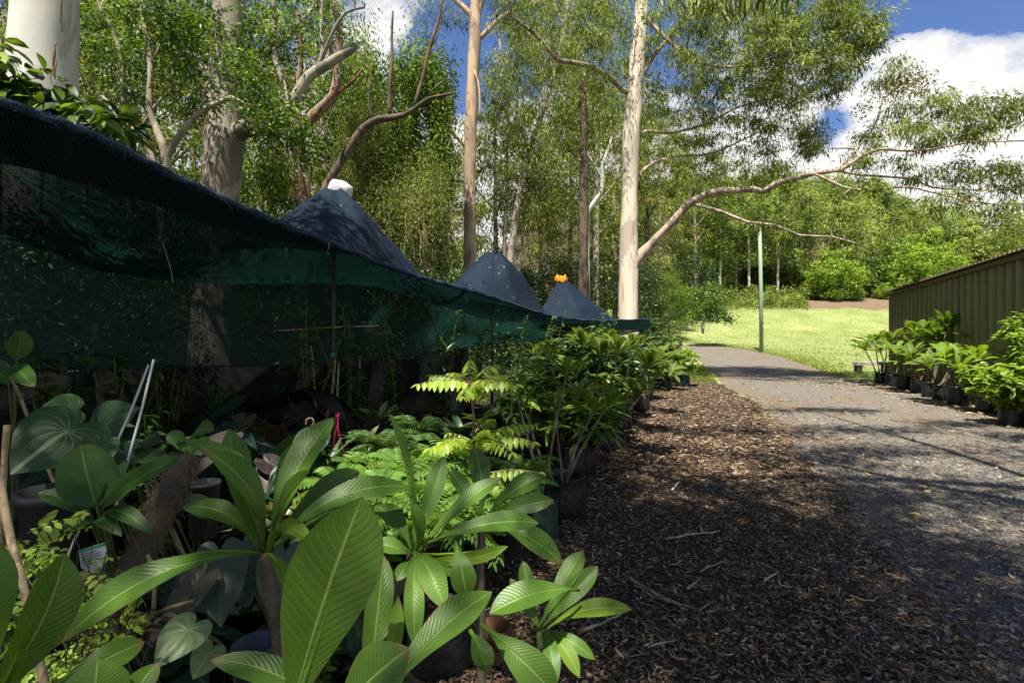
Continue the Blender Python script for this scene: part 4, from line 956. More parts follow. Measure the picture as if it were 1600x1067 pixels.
    HC = np.array([at(*h) for h in H]); grow(mb, np.concatenate([p[0] for p in P]), np.concatenate([p[1] for p in P]), HC, .012, .002)
    k = 24; I = np.repeat(np.arange(len(HC)), k); n = len(I); g = rng.standard_normal((n, 3)) * np.array((.11, .12, .05))
    D = rng.standard_normal((n, 3)) * .32 + np.array((0, 0, -1.)); 
    blades(lm, HC[I] + g, D, rng.standard_normal((n, 3)), rng.uniform(.12, .2, n), rng.uniform(.016, .028, n), np.clip(rng.normal(.45, .25, n), 0, 1), droop=.1)
    lm.build('crown', MATS['gum_leaf'], root); mb.build('trunk', MATS['cream_gum_bark'], root)
hang_leaves('overhanging_gum_tree', 'gum tree whose long dark leaves hang into the view right of the cream trunk')

# ------------------------------------------------------------------ the forest behind: four kinds, copied
def template_tree(name, label, cat, H, trunkr, crown, bark, leafmat, kind, per, rad, L, W, group, lean=.03, bare=.35):
    """crown: (z fraction, radial spread m, clumps)"""
    root = thing(name, label, cat, (0, 0, 0), group); mb = MB(); nodes, rads = [], []
    n = 9; z = np.linspace(-.3, H * .93, n); P = np.stack([np.cumsum(rng.normal(0, lean, n)) * H * .06, np.cumsum(rng.normal(0, lean, n)) * H * .06, z], -1)
    P[:, :2] -= P[0, :2]
    Q, q = smooth_path(P, np.linspace(trunkr, trunkr * .25, n), .6); tube(mb, Q, q, 8, lump=.06); nodes.append(Q); rads.append(q)
    C = []
    for f, sp, m in crown:
        a = rng.uniform(0, 6.28, m); r_ = sp * np.sqrt(rng.uniform(.05, 1, m))
        c0 = np.array([np.interp(f * H, z, P[:, 0]), np.interp(f * H, z, P[:, 1])])
        C.append(np.stack([c0[0] + r_ * np.cos(a), c0[1] + r_ * np.sin(a), f * H + rng.normal(0, H * .05, m)], -1))
    C = np.concatenate(C)
    for j in range(5):
        f = rng.uniform(bare, .8); a = rng.uniform(0, 6.28); k = int(f * (len(Q) - 1)); sp = max(c[1] for c in crown) * .7
        e = Q[k] + np.array((math.cos(a) * sp, math.sin(a) * sp, H * .16)); m_ = (Q[k] + e) / 2 + np.array((0, 0, -.2))
        B, b = smooth_path([Q[k], m_, e], [q[k] * .5, q[k] * .35, .02], .5); tube(mb, B, b, 6); nodes.append(B); rads.append(b)
    grow(mb, np.concatenate(nodes), np.concatenate(rads), C, .03, .006, sides=3, seg=4)
    lm = MB(); leaves(lm, C, kind, per, rad, L, W); lm.build('crown', MATS[leafmat], root); mb.build('trunk', MATS[bark], root)
    return root
GRP = 'forest trees behind the nursery'
TP = {
 'tall': template_tree('forest_gum_tree', '', 'tree', 17, .2, [(.35, 1.2, 14), (.48, 2., 24), (.6, 2.6, 34), (.72, 2.8, 38), (.84, 2.4, 34), (.95, 1.3, 16)], 'pale_bark', 'gum_leaf', 'gum', 62, .46, .24, .065, GRP),
 'thick': template_tree('forest_gum_tree', '', 'tree', 14, .22, [(.14, 1.8, 26), (.26, 2.4, 32), (.4, 2.8, 36), (.55, 3, 40), (.7, 2.8, 38), (.85, 2.2, 30), (.96, 1., 12)], 'dark_bark', 'gum_leaf_olive', 'gum', 70, .5, .24, .07, GRP, .03, .1),
 'bush': template_tree('understorey_tree', '', 'tree', 5.5, .09, [(.12, 1.4, 20), (.3, 1.8, 26), (.5, 1.9, 30), (.7, 1.6, 26), (.88, 1, 14)], 'dark_bark', 'broad_leaf', 'broad', 70, .44, .15, .07, 'understorey trees along the forest edge', .03, .1),
 'lime': template_tree('understorey_tree', '', 'tree', 7.5, .1, [(.15, 1.6, 22), (.3, 2.0, 28), (.5, 2.2, 34), (.7, 1.9, 30), (.88, 1.1, 16)], 'dark_bark', 'vine_leaf', 'broad', 80, .52, .15, .07, 'understorey trees along the forest edge', .03, .1),
}
FOREST = [  # kind, px, Y, scale, label
 ('tall', 20, 21, 1.15, 'dense forest tree farthest left beside the white gum trunk'), ('thick', 140, 19, 1.1, 'leafy forest tree right of the white gum trunk'), ('tall', 235, 24, 1.2, 'tall forest gum behind the pale multi stemmed tree'),
 ('thick', 420, 24, 1.15, 'leafy forest tree behind the thick grey arm'), ('tall', 300, 30, 1.25, 'high crowned forest gum left of the big grey trunk'), ('tall', 500, 28, 1.15, 'airy forest gum above the first tent peak'),
 ('tall', 560, 36, 1.1, 'thin forest gum behind the vine draped tree'), ('thick', 775, 32, 1.15, 'yellow green forest gum rising right of the tan gum'), ('tall', 845, 34, 1.45, 'forest gum towering between tan gum and dark trunk'),
 ('tall', 930, 30, 1.2, 'slim forest gum behind the dark rough trunk'), ('thick', 890, 38, 1.2, 'broad forest gum behind the orange topped tent peak'), ('tall', 1032, 50, 1.2, 'forest gum just right of the tall cream trunk'),
 ('thick', 1010, 44, 1.3, 'leafy forest gum behind the tall cream trunk'), ('tall', 1085, 57, 1.2, 'forest gum above the small lawn tree'), ('thick', 700, 44, 1.2, 'forest gum deep behind the tan gum'), ('tall', 960, 42, 1.2, 'tallest forest gum left of the cream trunk'),
 ('thick', 60, 30, 1.3, 'dark forest tree deep behind the white gum trunk'), ('thick', -120, 20, 1.2, 'forest tree outside the left edge'), ('thick', 620, 27, .95, 'leafy forest gum between the two vine draped trees'), ('thick', 380, 38, 1.3, 'forest gum far behind the big grey trunk'),
 ('bush', 85, 13, 1.0, 'leafy understorey tree beneath the white gum'), ('lime', 410, 17, 1.05, 'bright green understorey tree beside the big grey trunk'), ('bush', 225, 15, 1.15, 'dark understorey tree beneath the pale multi stemmed tree'), ('bush', 520, 20, 1.0, 'understorey tree behind the white topped tent peak'),
 ('lime', 725, 27, .95, 'lime understorey tree at the foot of the tan gum'), ('bush', 800, 25, 1.0, 'understorey tree under the thin pale gum stems'), ('bush', 880, 27, 1.1, 'dark understorey tree left of the dark rough trunk'), ('bush', 945, 31, 1.15, 'understorey tree between dark trunk and cream gum'),
 ('bush', 20, 6.9, .68, 'dark understorey tree added under the cloth wall before the white gum trunk'), ('bush', 110, 7.4, .68, 'dark understorey tree added right of the white gum foot'), ('bush', 590, 14, .75, 'understorey tree added under the canopy edge beside the nearest peak'), ('bush', 665, 16, .75, 'understorey tree added under the canopy edge left of the middle peak'), ('bush', 165, 9.4, .65, 'understorey tree behind the green cloth wall at left'), ('bush', 480, 12, .72, 'understorey tree behind the green cloth wall near the nearest post'), ('bush', 655, 24, .9, 'understorey tree below the rounded vine tree'), ('lime', 1045, 40, .72, 'bright green bushy tree just right of the cream gum trunk'), ('bush', 1000, 40, 1.2, 'understorey tree behind the cream gum trunk'), ('bush', 1085, 50, 1.3, 'dark understorey tree at the left end of the lawn'), ('lime', 320, 22, 1.1, 'understorey tree hidden left of the grey trunk'), ('bush', -40, 14, 1.1, 'understorey tree at the left edge'),  # low bushes by the cloth wall, added to darken the view through it
]
used = set()
for kind, px, Y, s, lab in FOREST:
    x = (px - CX) / F * Y; loc = (x, Y, float(gz(x, Y)) - .05); t = TP[kind]
    if kind not in used:
        used.add(kind); CHILD[t.name] = [(c, kids(c)) for c in kids(t)]; t.location = loc; t.rotation_euler.z = rng.uniform(0, 6.28); t.scale = (s,) * 3; t['label'] = lab
    else: dup(t, loc, rng.uniform(0, 6.28), s * rng.uniform(.95, 1.05), lab, foliage=MATS['dark_leaf'] if kind == 'bush' and ('dark' in lab or 'under ' in lab or 'behind' in lab) else None)  # canopy shade put into the leaf colour of these understorey copies
# small tree on the lawn
b = at(1098, 519, 36); b[2] = gz(b[0], 36)
tree('lawn_tree', 'small pale stemmed tree with drooping branches standing alone on the lawn', 'tree', [([(1098, 521), (1100, 500), (1101, 480), (1104, 460), (1108, 440)], [2, 1.5, 1], 36), ([(1097, 519), (1096, 500), (1092, 480)], [1.2, .8], 36), ([(1102, 487), (1118, 480), (1136, 487)], [1., .5], 36), ([(1101, 482), (1088, 476), (1080, 482)], [.8, .5], 36)],
     [(1105, 465, 36, 26, 16, 1., 24), (1100, 485, 36, 26, 8, .9, 14), (1136, 494, 36, 12, 6, .4, 7), (1083, 492, 36, 8, 5, .4, 4), (1118, 450, 36, 12, 7, .6, 5), (1125, 484, 36, 14, 6, .6, 6)], 'pale_bark', 'broad_leaf', 'broad', 40, .36, .22, .1)
b = at(1072, 509, 38)
tree('lawn_sapling', 'tiny thin sapling on the grass left of the small lawn tree', 'sapling', [([(1072, 518), (1072, 505), (1073, 498)], [.5, .3], 38)], [(1073, 506, 38, 6, 3, .2, 5)], 'green_stem', 'broad_leaf', 'broad', 7, .14, .13, .06, base=b)

# ------------------------------------------------------------------ wooded hill beyond the lawn
def tuft_tree(mbL, mbT, x, y, H, W_, n, bias):
    z = float(gz(x, y)); m = max(6, n // 44)
    v = unit(rng.standard_normal((m, 3))) * rng.random((m, 1)) ** .4
    C = np.array((x, y, z + H * .60)) + v * np.array((W_, W_, H * .36))
    leaves(mbL, C, 'far', n / m, W_ * .42, .30 + y * .0016, .17 + y * .0012, np.clip(bias + rng.normal(0, .11, m), 0, 1))
    a = np.array((x, y, z - .3)); c = np.array((x + rng.normal(0, .4), y, z + H * .85))
    tube(mbT, [a, (a + c) / 2 + rng.standard_normal(3) * .15, c], [.16 + H * .006, .13, .05], 5, cap=False)
    for j in range(0, m, 2):
        f = rng.uniform(.3, .7); p = a + (c - a) * f; tube(mbT, [p, (p + C[j]) / 2 + (0, 0, -.2), C[j]], [.07, .05, .02], 3, cap=False)
lb, tb = MB(), MB()
for i in range(330):
    y = 72 + 120 * rng.random() ** .9; px = rng.uniform(940, 1720)
    x = (px - CX) / F * y
    tuft_tree(lb, tb, x, y, rng.uniform(8, 14), rng.uniform(2.4, 4.4), 900, rng.uniform(.08, .92))
for i in range(60):
    y = 62 + 14 * rng.random(); px = rng.uniform(960, 1500); x = (px - CX) / F * y
    tuft_tree(lb, tb, x, y, rng.uniform(2.5, 6), rng.uniform(1.6, 2.6), 700, rng.uniform(.08, .92))
fo = tag(lb.build('hill_forest', MATS['hill_leaf']), 'mixed green gum forest covering the hill beyond the lawn', 'forest', kind='stuff')
tr = tag(tb.build('hill_forest_trunks', MATS['pale_bark'], None), 'pale thin trunks of the gum forest on the hill', 'forest', kind='stuff')
# trees of its front row that stand out
HP = template_tree('hillside_gum_tree', 'tall pale trunked gum at the lawn edge left of the pole', 'tree', 13, .19, [(.42, 1.6, 14), (.55, 2.2, 20), (.68, 2.6, 26), (.8, 2.4, 26), (.93, 1.4, 14)], 'white_gum_bark', 'hill_leaf', 'far', 60, .8, .30, .17, 'gum trees along the foot of the hill', .02, .4)
HB = template_tree('round_tree', 'bright lime green rounded tree low on the hill above the bare bank', 'tree', 5.5, .12, [(.15, 2.2, 24), (.35, 3.0, 40), (.55, 3.1, 46), (.75, 2.4, 36), (.92, 1.2, 14)], 'dark_bark', 'bright_leaf', 'far', 60, .7, .30, .19, 'bright rounded trees below the hill', .02, .1)
def stand(px, Y): 
    x = (px - CX) / F * Y; return (x, Y, float(gz(x, Y)) - .1)
for t in (HP, HB): CHILD[t.name] = [(c, kids(c)) for c in kids(t)]
HP.location = stand(1170, 60)
for px, Y, s, lab in ((1215, 62, 1.0, 'pale trunked gum just right of the pole at the forest edge'), (1125, 58, .95, 'pale trunked gum above the small lawn tree at the forest edge'), (1245, 66, 1.1, 'gum of the forest edge left of the bright rounded tree'), (1375, 66, .62, 'short gum behind the bare clay bank'), (1150, 64, 1.15, 'tall gum of the forest edge between lawn tree and pole'), (1195, 68, 1.2, 'tall gum directly behind the pole'), (1320, 70, .95, 'olive gum rising over the bright rounded tree'), (1425, 72, .8, 'gum standing above the far corner of the shed'), (1090, 62, 1.1, 'gum at the far left of the hill beyond the lawn')):
    dup(HP, stand(px, Y), rng.uniform(0, 6.28), s, lab)
HB.location = stand(1303, 60.5)
for px, Y, s, lab in ((1405, 64, 1.15, 'bright green rounded tree touching the far end of the shed roof'), (1440, 68, 1.35, 'bright green spreading tree behind the shed roof corner'), (1265, 64, .72, 'small bright rounded tree left of the largest bright one'), (1500, 75, 1.4, 'pale green spreading tree above the middle of the shed roof'), (1338, 60, .3, 'small bright shrub on the bare bank right of the largest rounded tree'), (1382, 61, .34, 'small bright shrub on the bare bank beside the shed corner'), (1570, 72, 1.3, 'pale green tree above the near end of the shed roof')):
    dup(HB, stand(px, Y), rng.uniform(0, 6.28), s, lab, foliage=MATS['bright_leaf' if px < 1460 else 'hill_leaf'])
bp = stand(1590, 42)
tree('casuarina_tree', 'open crowned green tree behind the shed at the right edge', 'tree', [([(1650, 520), (1640, 450), (1620, 400), (1600, 370), (1570, 350)], [4, 2.5, 1.2], 42), ([(1632, 430), (1650, 380), (1660, 340)], [2, 1], 42), ([(1606, 385), (1570, 380), (1545, 368)], [1.2, .6], 42)],
     [(1570, 345, 42, 26, 10, 1.5, 14), (1600, 360, 42, 26, 10, 1.5, 14), (1555, 372, 42, 22, 9, 1.2, 10), (1640, 345, 42, 40, 18, 2, 16), (1590, 385, 42, 30, 9, 1.5, 12), (1620, 400, 42, 30, 12, 1.5, 10)], 'pale_bark', 'gum_leaf', 'broad', 36, .6, .3, .1)

# undergrowth of the forest floor behind the nursery
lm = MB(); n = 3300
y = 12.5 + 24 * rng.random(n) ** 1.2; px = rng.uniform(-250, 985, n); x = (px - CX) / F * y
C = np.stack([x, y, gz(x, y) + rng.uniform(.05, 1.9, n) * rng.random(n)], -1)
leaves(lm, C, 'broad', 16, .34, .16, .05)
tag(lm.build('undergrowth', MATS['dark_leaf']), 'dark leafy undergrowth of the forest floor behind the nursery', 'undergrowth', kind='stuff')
lm = MB(); n = 330; y = rng.uniform(54, 62, n); px = rng.uniform(900, 1260, n); x = (px - CX) / F * y
C = np.stack([x, y, gz(x, y) + rng.uniform(.1, 1.6, n)], -1); leaves(lm, C, 'far', 46, .7, .26, .15)
tag(lm.build('scrub', MATS['hill_leaf']), 'bright low scrub along the far edge of the lawn', 'scrub', kind='stuff')
# ------------------------------------------------------------------ shade house: sail, side net, posts
NEAR = np.array([(-4.2, -1.0, 2.85), (-3.5, .3, 2.8), (-2.95, 1.4, 2.75)] + [tuple(at(*p)) for p in
    ((0, 160, 2.5), (150, 214, 3.0), (300, 289, 3.6), (430, 346, 4.3), (530, 385, 5.0), (640, 428, 6.2), (708, 447, 7.2), (777, 467, 8.2), (841, 488, 9.5), (886, 498, 10.6), (950, 501, 12.3), (1016, 499, 14))])
FARE = np.array([(-8.2, .5, 2.6), (-7.6, 2, 2.6), (-6.4, 3.4, 2.55)] + [tuple(at(*p)) for p in
    ((0, 372, 5.0), (150, 418, 5.7), (300, 439, 6.5), (430, 443, 7.4), (540, 441, 8.3), (628, 446, 9.4), (700, 478, 10.2), (765, 497, 11.2), (835, 501, 12.6), (880, 502, 14), (950, 503, 15.2), (1008, 503, 16))])
def along(T, n):
    Q, _ = smooth_path(T, np.zeros(len(T)), .12); L = np.concatenate([[0], np.cumsum(np.linalg.norm(np.diff(Q, axis=0), axis=1))])
    # equal share of every section, so that the two edges stay matched
    return Q, L
def resample(T, n):
    k = len(T); out = []
    E = np.vstack([2 * T[0] - T[1], T, 2 * T[-1] - T[-2]])
    for g in np.linspace(0, k - 1 - 1e-6, n):
        i = int(g); t = g - i; a, b, c, d = E[i:i + 4]
        out.append(.5 * (2 * b + (c - a) * t + (2 * a - 5 * b + 4 * c - d) * t ** 2 + (3 * b - a - 3 * c + d) * t ** 3))
    return np.array(out)
NU, NV = 260, 60
Nn, Ff = resample(NEAR, NU), resample(FARE, NU)
PEAKS = [((-4.4, 3.2), 3.45), (tuple(at(521, 300, 6.5)[:2]), float(at(515, 300, 6.5)[2])), (tuple(at(771, 396, 9.8)[:2]), float(at(771, 396, 9.8)[2])), (tuple(at(878, 441, 13)[:2]), float(at(878, 441, 13)[2]))]
sv = np.linspace(0, 1, NV); S_, U_ = np.meshgrid(sv, np.linspace(0, 1, NU)); 
base = Nn[:, None] * (1 - S_[..., None]) + Ff[:, None] * S_[..., None]
wr = np.cumsum(rng.standard_normal((NU, 1)) * .04, 0); wr -= np.linspace(0, 1, NU)[:, None] * wr[-1]
sag = .24 * np.sin(np.pi * S_) ** .8
rip = .018 * np.sin(U_ * 95 + S_ * 7 + 2 * wr * 8) * np.sin(np.pi * S_) + .012 * np.sin(U_ * 190 - S_ * 14) * S_
base[..., 2] += -sag + rip
win = sstep(0, .32, S_) * sstep(1.0, .74, S_)
for (cx, cy), pz_ in PEAKS:
    r_ = np.hypot(base[..., 0] - cx, base[..., 1] - cy); Rm = 2.1
    ang = np.arctan2(base[..., 1] - cy, base[..., 0] - cx)
    f = np.clip(1 - np.maximum(r_ - .15, 0) / (Rm - .15), 0, 1) ** 1.65
    f *= 1 + (.07 * np.sin(ang * 5 + cx) + .05 * np.sin(ang * 9 + cy * 3)) * np.clip(r_ / Rm * (1 - r_ / Rm), 0, 1) * 4
    base[..., 2] += (pz_ - base[..., 2]) * f * win
UVc = np.stack([U_ * 17, S_ * 3.2], -1)
sail = thing('shade_cloth_sail', 'long dark blue shade cloth canopy with three raised tent peaks', 'shade cloth', (0, 0, 0))
mb = MB(); grid(mb, base, UVc); mb.build('canopy', MATS['shade_cloth'], sail)
mb = MB(); e = base[:, 0].copy(); e[:, 2] += .006 * np.sin(np.arange(NU) * .9); tube(mb, e, .024, 8, lump=.25); mb.build('hem', MATS['hem_cloth'], sail)
mb = MB(); tube(mb, base[:, -1], .016, 6, lump=.2); mb.build('hem', MATS['hem_cloth'], sail)
# doubled strip sewn under the front edge, its lower border frayed
k0, k1, m = 30, 135, 9
t = np.linspace(0, 1, m); i_ = np.arange(k0, k1)
dep = np.interp(i_, [30, 56, 93, 112, 134], [.60, .52, .34, .25, .05]) * (1 + .05 * np.sin(i_ * .07) + .035 * np.sin(i_ * .19 + 1) + .5 * np.convolve(rng.standard_normal(len(i_) + 8), np.ones(9) / 9, 'valid') * .12)
a = base[i_, 0]; inward = unit(base[i_, 8] - base[i_, 0])
V = a[:, None] + inward[:, None] * (dep[:, None] * t[None])[..., None] + np.array((0, 0, -1.)) * ((.02 + dep[:, None] * t[None] * .13) + .006 * np.sin(i_[:, None] * .5) * t[None] ** 2)[..., None]
mb = MB(); grid(mb, V, np.stack(np.broadcast_arrays(i_[:, None] / 15., t[None] * .4), -1)); mb.build('border_strip', MATS['shade_cloth'], sail)
mb = MB()
for j in range(0, len(i_) - 1):
    for _ in range(rng.integers(0, 3)):
        p = V[j, -1] + (V[j + 1, -1] - V[j, -1]) * rng.random(); d_ = np.array((rng.normal(0, .012), rng.normal(0, .012), -rng.gamma(2, .008))); tube(mb, [p, p + d_ * .6 + rng.normal(0, .003, 3), p + d_], .0008, 3, cap=False)
mb.build('fraying', MATS['fray'], sail)['kind'] = 'stuff'
mb = MB()
for _ in range(2600):                                                                    # fluffy yarn ends along the front hem
    j = rng.integers(18, 175); p = base[j, 0] + (base[j + 1, 0] - base[j, 0]) * rng.random(); a_ = rng.uniform(0, 6.28); o_ = np.array((math.cos(a_) * .7, math.cos(a_) * -.5, math.sin(a_)))
    tube(mb, [p + o_ * .02, p + o_ * .03 + rng.normal(0, .006, 3), p + o_ * .034 + rng.normal(0, .012, 3)], .0011, 3, cap=False)
mb.build('hem_fluff', MATS['fuzz'], sail)['kind'] = 'stuff'
for (cx, cy), pz_ in PEAKS[1:]:                                                           # seams running down from every peak, dead leaves caught on the cloth
    d2 = (base[..., 0] - cx) ** 2 + (base[..., 1] - cy) ** 2; iu, iv = np.unravel_index(np.argmin(d2), d2.shape)
    for du in (-9, 7):
        t_ = np.linspace(0, 1, 30); ui = np.clip((iu + du * t_ * 1.4).astype(int), 0, NU - 1); vi = np.clip((iv * (1 - t_)).astype(int), 0, NV - 1)
        Q, _ = smooth_path(base[ui, vi][::3] + (0, 0, .004), np.zeros(10), .04); mb = MB(); tube(mb, Q, .005, 4); mb.build('seam', MATS['hem_cloth'], sail)
mb = MB(); n = 240; ui = rng.integers(60, NU - 6, n); vi = rng.integers(2, 40, n); P = base[ui, vi] + (0, 0, .006); a = rng.uniform(0, 6.28, n)
tx = unit(base[np.minimum(ui + 1, NU - 1), vi] - base[ui, vi]); ty = unit(base[ui, vi + 1] - base[ui, vi]); D = tx * np.cos(a)[:, None] + ty * np.sin(a)[:, None]; N = np.cross(tx, ty); N = N * np.sign(N[:, 2:3])
kites(mb, P, D, N, rng.uniform(.03, .09, n), rng.uniform(.008, .016, n), rng.random(n), .1)
tag(mb.build('fallen_leaves', MATS['litter']), 'dead leaves caught on top of the shade cloth', 'dead leaves', kind='stuff')
# net hung along the back
side = thing('shade_cloth_net', 'translucent green shade cloth wall hanging along the back of the nursery', 'shade cloth', (0, 0, 0))
LOW = [(-8.2, .5, 1.3), (-7.6, 2, 1.25), (-6.4, 3.4, 1.25)] + [tuple(at(*p)) for p in
    ((0, 583, 5.0), (100, 578, 5.5), (300, 573, 6.5), (430, 571, 7.4), (540, 567, 8.3), (625, 560, 9.6), (690, 548, 10.7), (765, 538, 11.8), (830, 533, 13), (880, 531, 14), (950, 527, 15.2), (1008, 515, 16))]
Lo = resample(np.array(LOW), NU); t = np.linspace(0, 1, 26); Tn, Un = np.meshgrid(t, np.linspace(0, 1, NU))
V = base[:, -1][:, None] * (1 - Tn[..., None]) + Lo[:, None] * Tn[..., None]
nrm = unit(np.stack([np.gradient(Lo[:, 1]), -np.gradient(Lo[:, 0]), np.zeros(NU)], -1))
fold = .55 * np.clip(Tn * 1.6, 0, 1) * (.10 * np.sin(Un * 60 + Tn * 3.2 + 2) + .07 * np.sin(Un * 27 - Tn * 5) + .03 * np.sin(Un * 130 + 5 * Tn)) * np.sin(np.pi * np.clip(Tn * .8 + .2, 0, 1))
V = V + nrm[:, None] * fold[..., None]; V[..., 2] += .05 * np.sin(Un * 24) * Tn * np.sin(np.pi * Tn)
mb = MB(); grid(mb, V, np.stack([Un * 17, Tn * 1.2], -1)); mb.build('net', MATS['shade_cloth_side'], side)
mb = MB(); tube(mb, V[:, -1], .012, 5); mb.build('hem', MATS['hem_cloth'], side)
# a second dark net lower down behind it, reaching the ground
lo2 = thing('ground_net', 'dark net standing on the ground under the green cloth wall', 'net', (0, 0, 0))
b2 = Lo + nrm * .0 + np.array((0, .35, -.02)); g2 = b2.copy(); g2[:, 2] = .02
V = b2[:, None] * (1 - Tn[..., None]) + g2[:, None] * Tn[..., None]; V = V + nrm[:, None] * (.05 * np.sin(Un * 80 + Tn * 4))[..., None]
kx = slice(0, 178)
mb = MB(); grid(mb, V[kx], np.stack([Un * 17, Tn * 1.2], -1)[kx]); mb.build('net', MATS['net_dark'], lo2)
# posts under the peaks
def post(px, Y, ztop, lab, r=.028):
    x = (px - CX) / F * Y; g = thing('shade_post', lab, 'post', (x, Y, 0), 'posts holding up the shade cloth peaks')
    mb = MB(); tube(mb, [(x, Y, -.2), (x, Y, ztop * .5), (x, Y, ztop)], r, 10); mb.build('shaft', MATS['post_metal'], g)
    mb = MB(); lathe(mb, [(r + .012, -.03), (r + .014, 0), (r + .012, .03)], (x, Y, 1.35), 10); mb.build('clamp', MATS['teal_tape'], g)
    mb = MB(); lathe(mb, [(.001, 0), (.12, -.002), (.13, -.03), (.05, -.06), (.03, -.1)], (x, Y, ztop), 14); mb.build('cap', MATS['post_metal'], g)
post(521, 6.5, PEAKS[1][1] - .03, 'dark post under the nearest, white topped tent peak'); post(769, 9.8, PEAKS[2][1] - .03, 'dark post under the middle tent peak'); post(878, 13, PEAKS[3][1] - .03, 'dark post under the orange topped tent peak')
x0 = np.array((-4.4, 3.2, 0))
# white plastic jug upended on the nearest peak
c = at(525, 307, 6.56); g = thing('plastic_jug', 'white plastic jug upended over the nearest tent peak', 'jug', c)
mb = MB(); M = np.array(Matrix.Rotation(R(24), 3, 'Y') @ Matrix.Rotation(R(12), 3, 'X'))
prof = [(.135, -.16), (.145, -.12), (.145, .06), (.138, .13), (.11, .175), (.055, .19), (.001, .192)]
m2 = MB(); lathe(m2, prof, (0, 0, 0), 24); v, q, t_, uv, cc = m2.arrays()
sg = np.sign(v[:, :2]); v[:, :2] = sg * (np.abs(v[:, :2]) / .145) ** .62 * .145 * np.array((1, .8))           # rounded-square section
mb.add(v @ M.T + c + np.array((.03, 0, 0)), q, uv=uv); mb.build('body', MATS['white_plastic'], g)
mb = MB(); hp = np.array([(.06, 0, .17), (.055, 0, .205), (0, 0, .21), (-.05, 0, .205), (-.055, 0, .17)]); H, _ = smooth_path(hp @ M.T + c + np.array((.03, 0, -.02)), np.zeros(5), .02); tube(mb, H, .012, 7); mb.build('handle', MATS['white_plastic'], g)
# orange cloth on the farthest peak
c = at(877, 438, 13); g = thing('orange_cloth', 'crumpled orange cloth tied over the farthest tent peak', 'cloth', c)
mb = MB(); a = np.linspace(0, 2 * np.pi, 25)[:-1]; rows = []
for r_, z in ((.02, .06), (.07, .08), (.12, .07), (.15, .01), (.17, -.07), (.16, -.09)): rows.append(np.stack([r_ * np.cos(a) * (1 + .15 * np.sin(a * 3)), r_ * np.sin(a), z + .03 * np.sin(a * 5 + r_ * 30) + .06 * np.abs(np.cos(a)) * (r_ > .08) * (r_ < .18)], -1))
V = np.array(rows + []) + c; V = np.concatenate([V, V[:, :1]], 1); grid(mb, V); mb.build('fabric', MATS['orange_cloth'], g)
mb = MB(); lathe(mb, [(.175, -.012), (.18, 0), (.175, .012)], c + np.array((0, 0, -.09)), 18); mb.build('tie', MATS['cord'], g)
# cords and a stick hung under the cloth
def cord(pts, r, mat, lab, name='cord', grp=None):
    Q, _ = smooth_path(np.array([at(*p) for p in pts]), np.zeros(len(pts)), .06); mb = MB(); tube(mb, Q, r, 5)
    o = mb.build(name, MATS[mat]); return tag(o, lab, 'cord' if name == 'cord' else 'stick', grp)
cord([(180, 528, 6), (230, 530, 6.1), (262, 520, 6.2), (306, 503, 6.4), (330, 517, 6.5), (360, 524, 6.6), (400, 508, 6.8), (415, 502, 6.8)], .006, 'cord', 'black cord looped across the green net in front of the grey trunk')
cord([(415, 502, 6.8), (440, 520, 7), (470, 533, 7.2), (519, 545, 6.6)], .005, 'cord', 'black cord sagging from the net to the nearest post')
cord([(620, 440, 9.3), (648, 463, 9.4), (670, 490, 9.5), (682, 520, 9.6)], .008, 'cord', 'dark cord slanting down from the canopy between the two nearest posts')
cord([(600, 445, 9), (590, 470, 8.8), (560, 500, 8.4)], .006, 'cord', 'dark cord slanting left under the canopy')
cord([(254, 378, 3.9), (262, 405, 3.9), (268, 425, 3.92), (270, 442, 3.92)], .0022, 'pale_cord', 'pale loose thread hanging from the canopy above the grey trunk')
cord([(513, 374, 4.85), (515, 382, 4.83), (512, 392, 4.84), (513, 398, 4.84)], .002, 'pale_cord', 'pale thread hanging from the front hem below the nearest peak')
cord([(428, 517, 6.3), (510, 512, 6.4), (592, 509, 6.5)], .011, 'cane', 'thin pale stick tied level across the nearest post', 'stick')
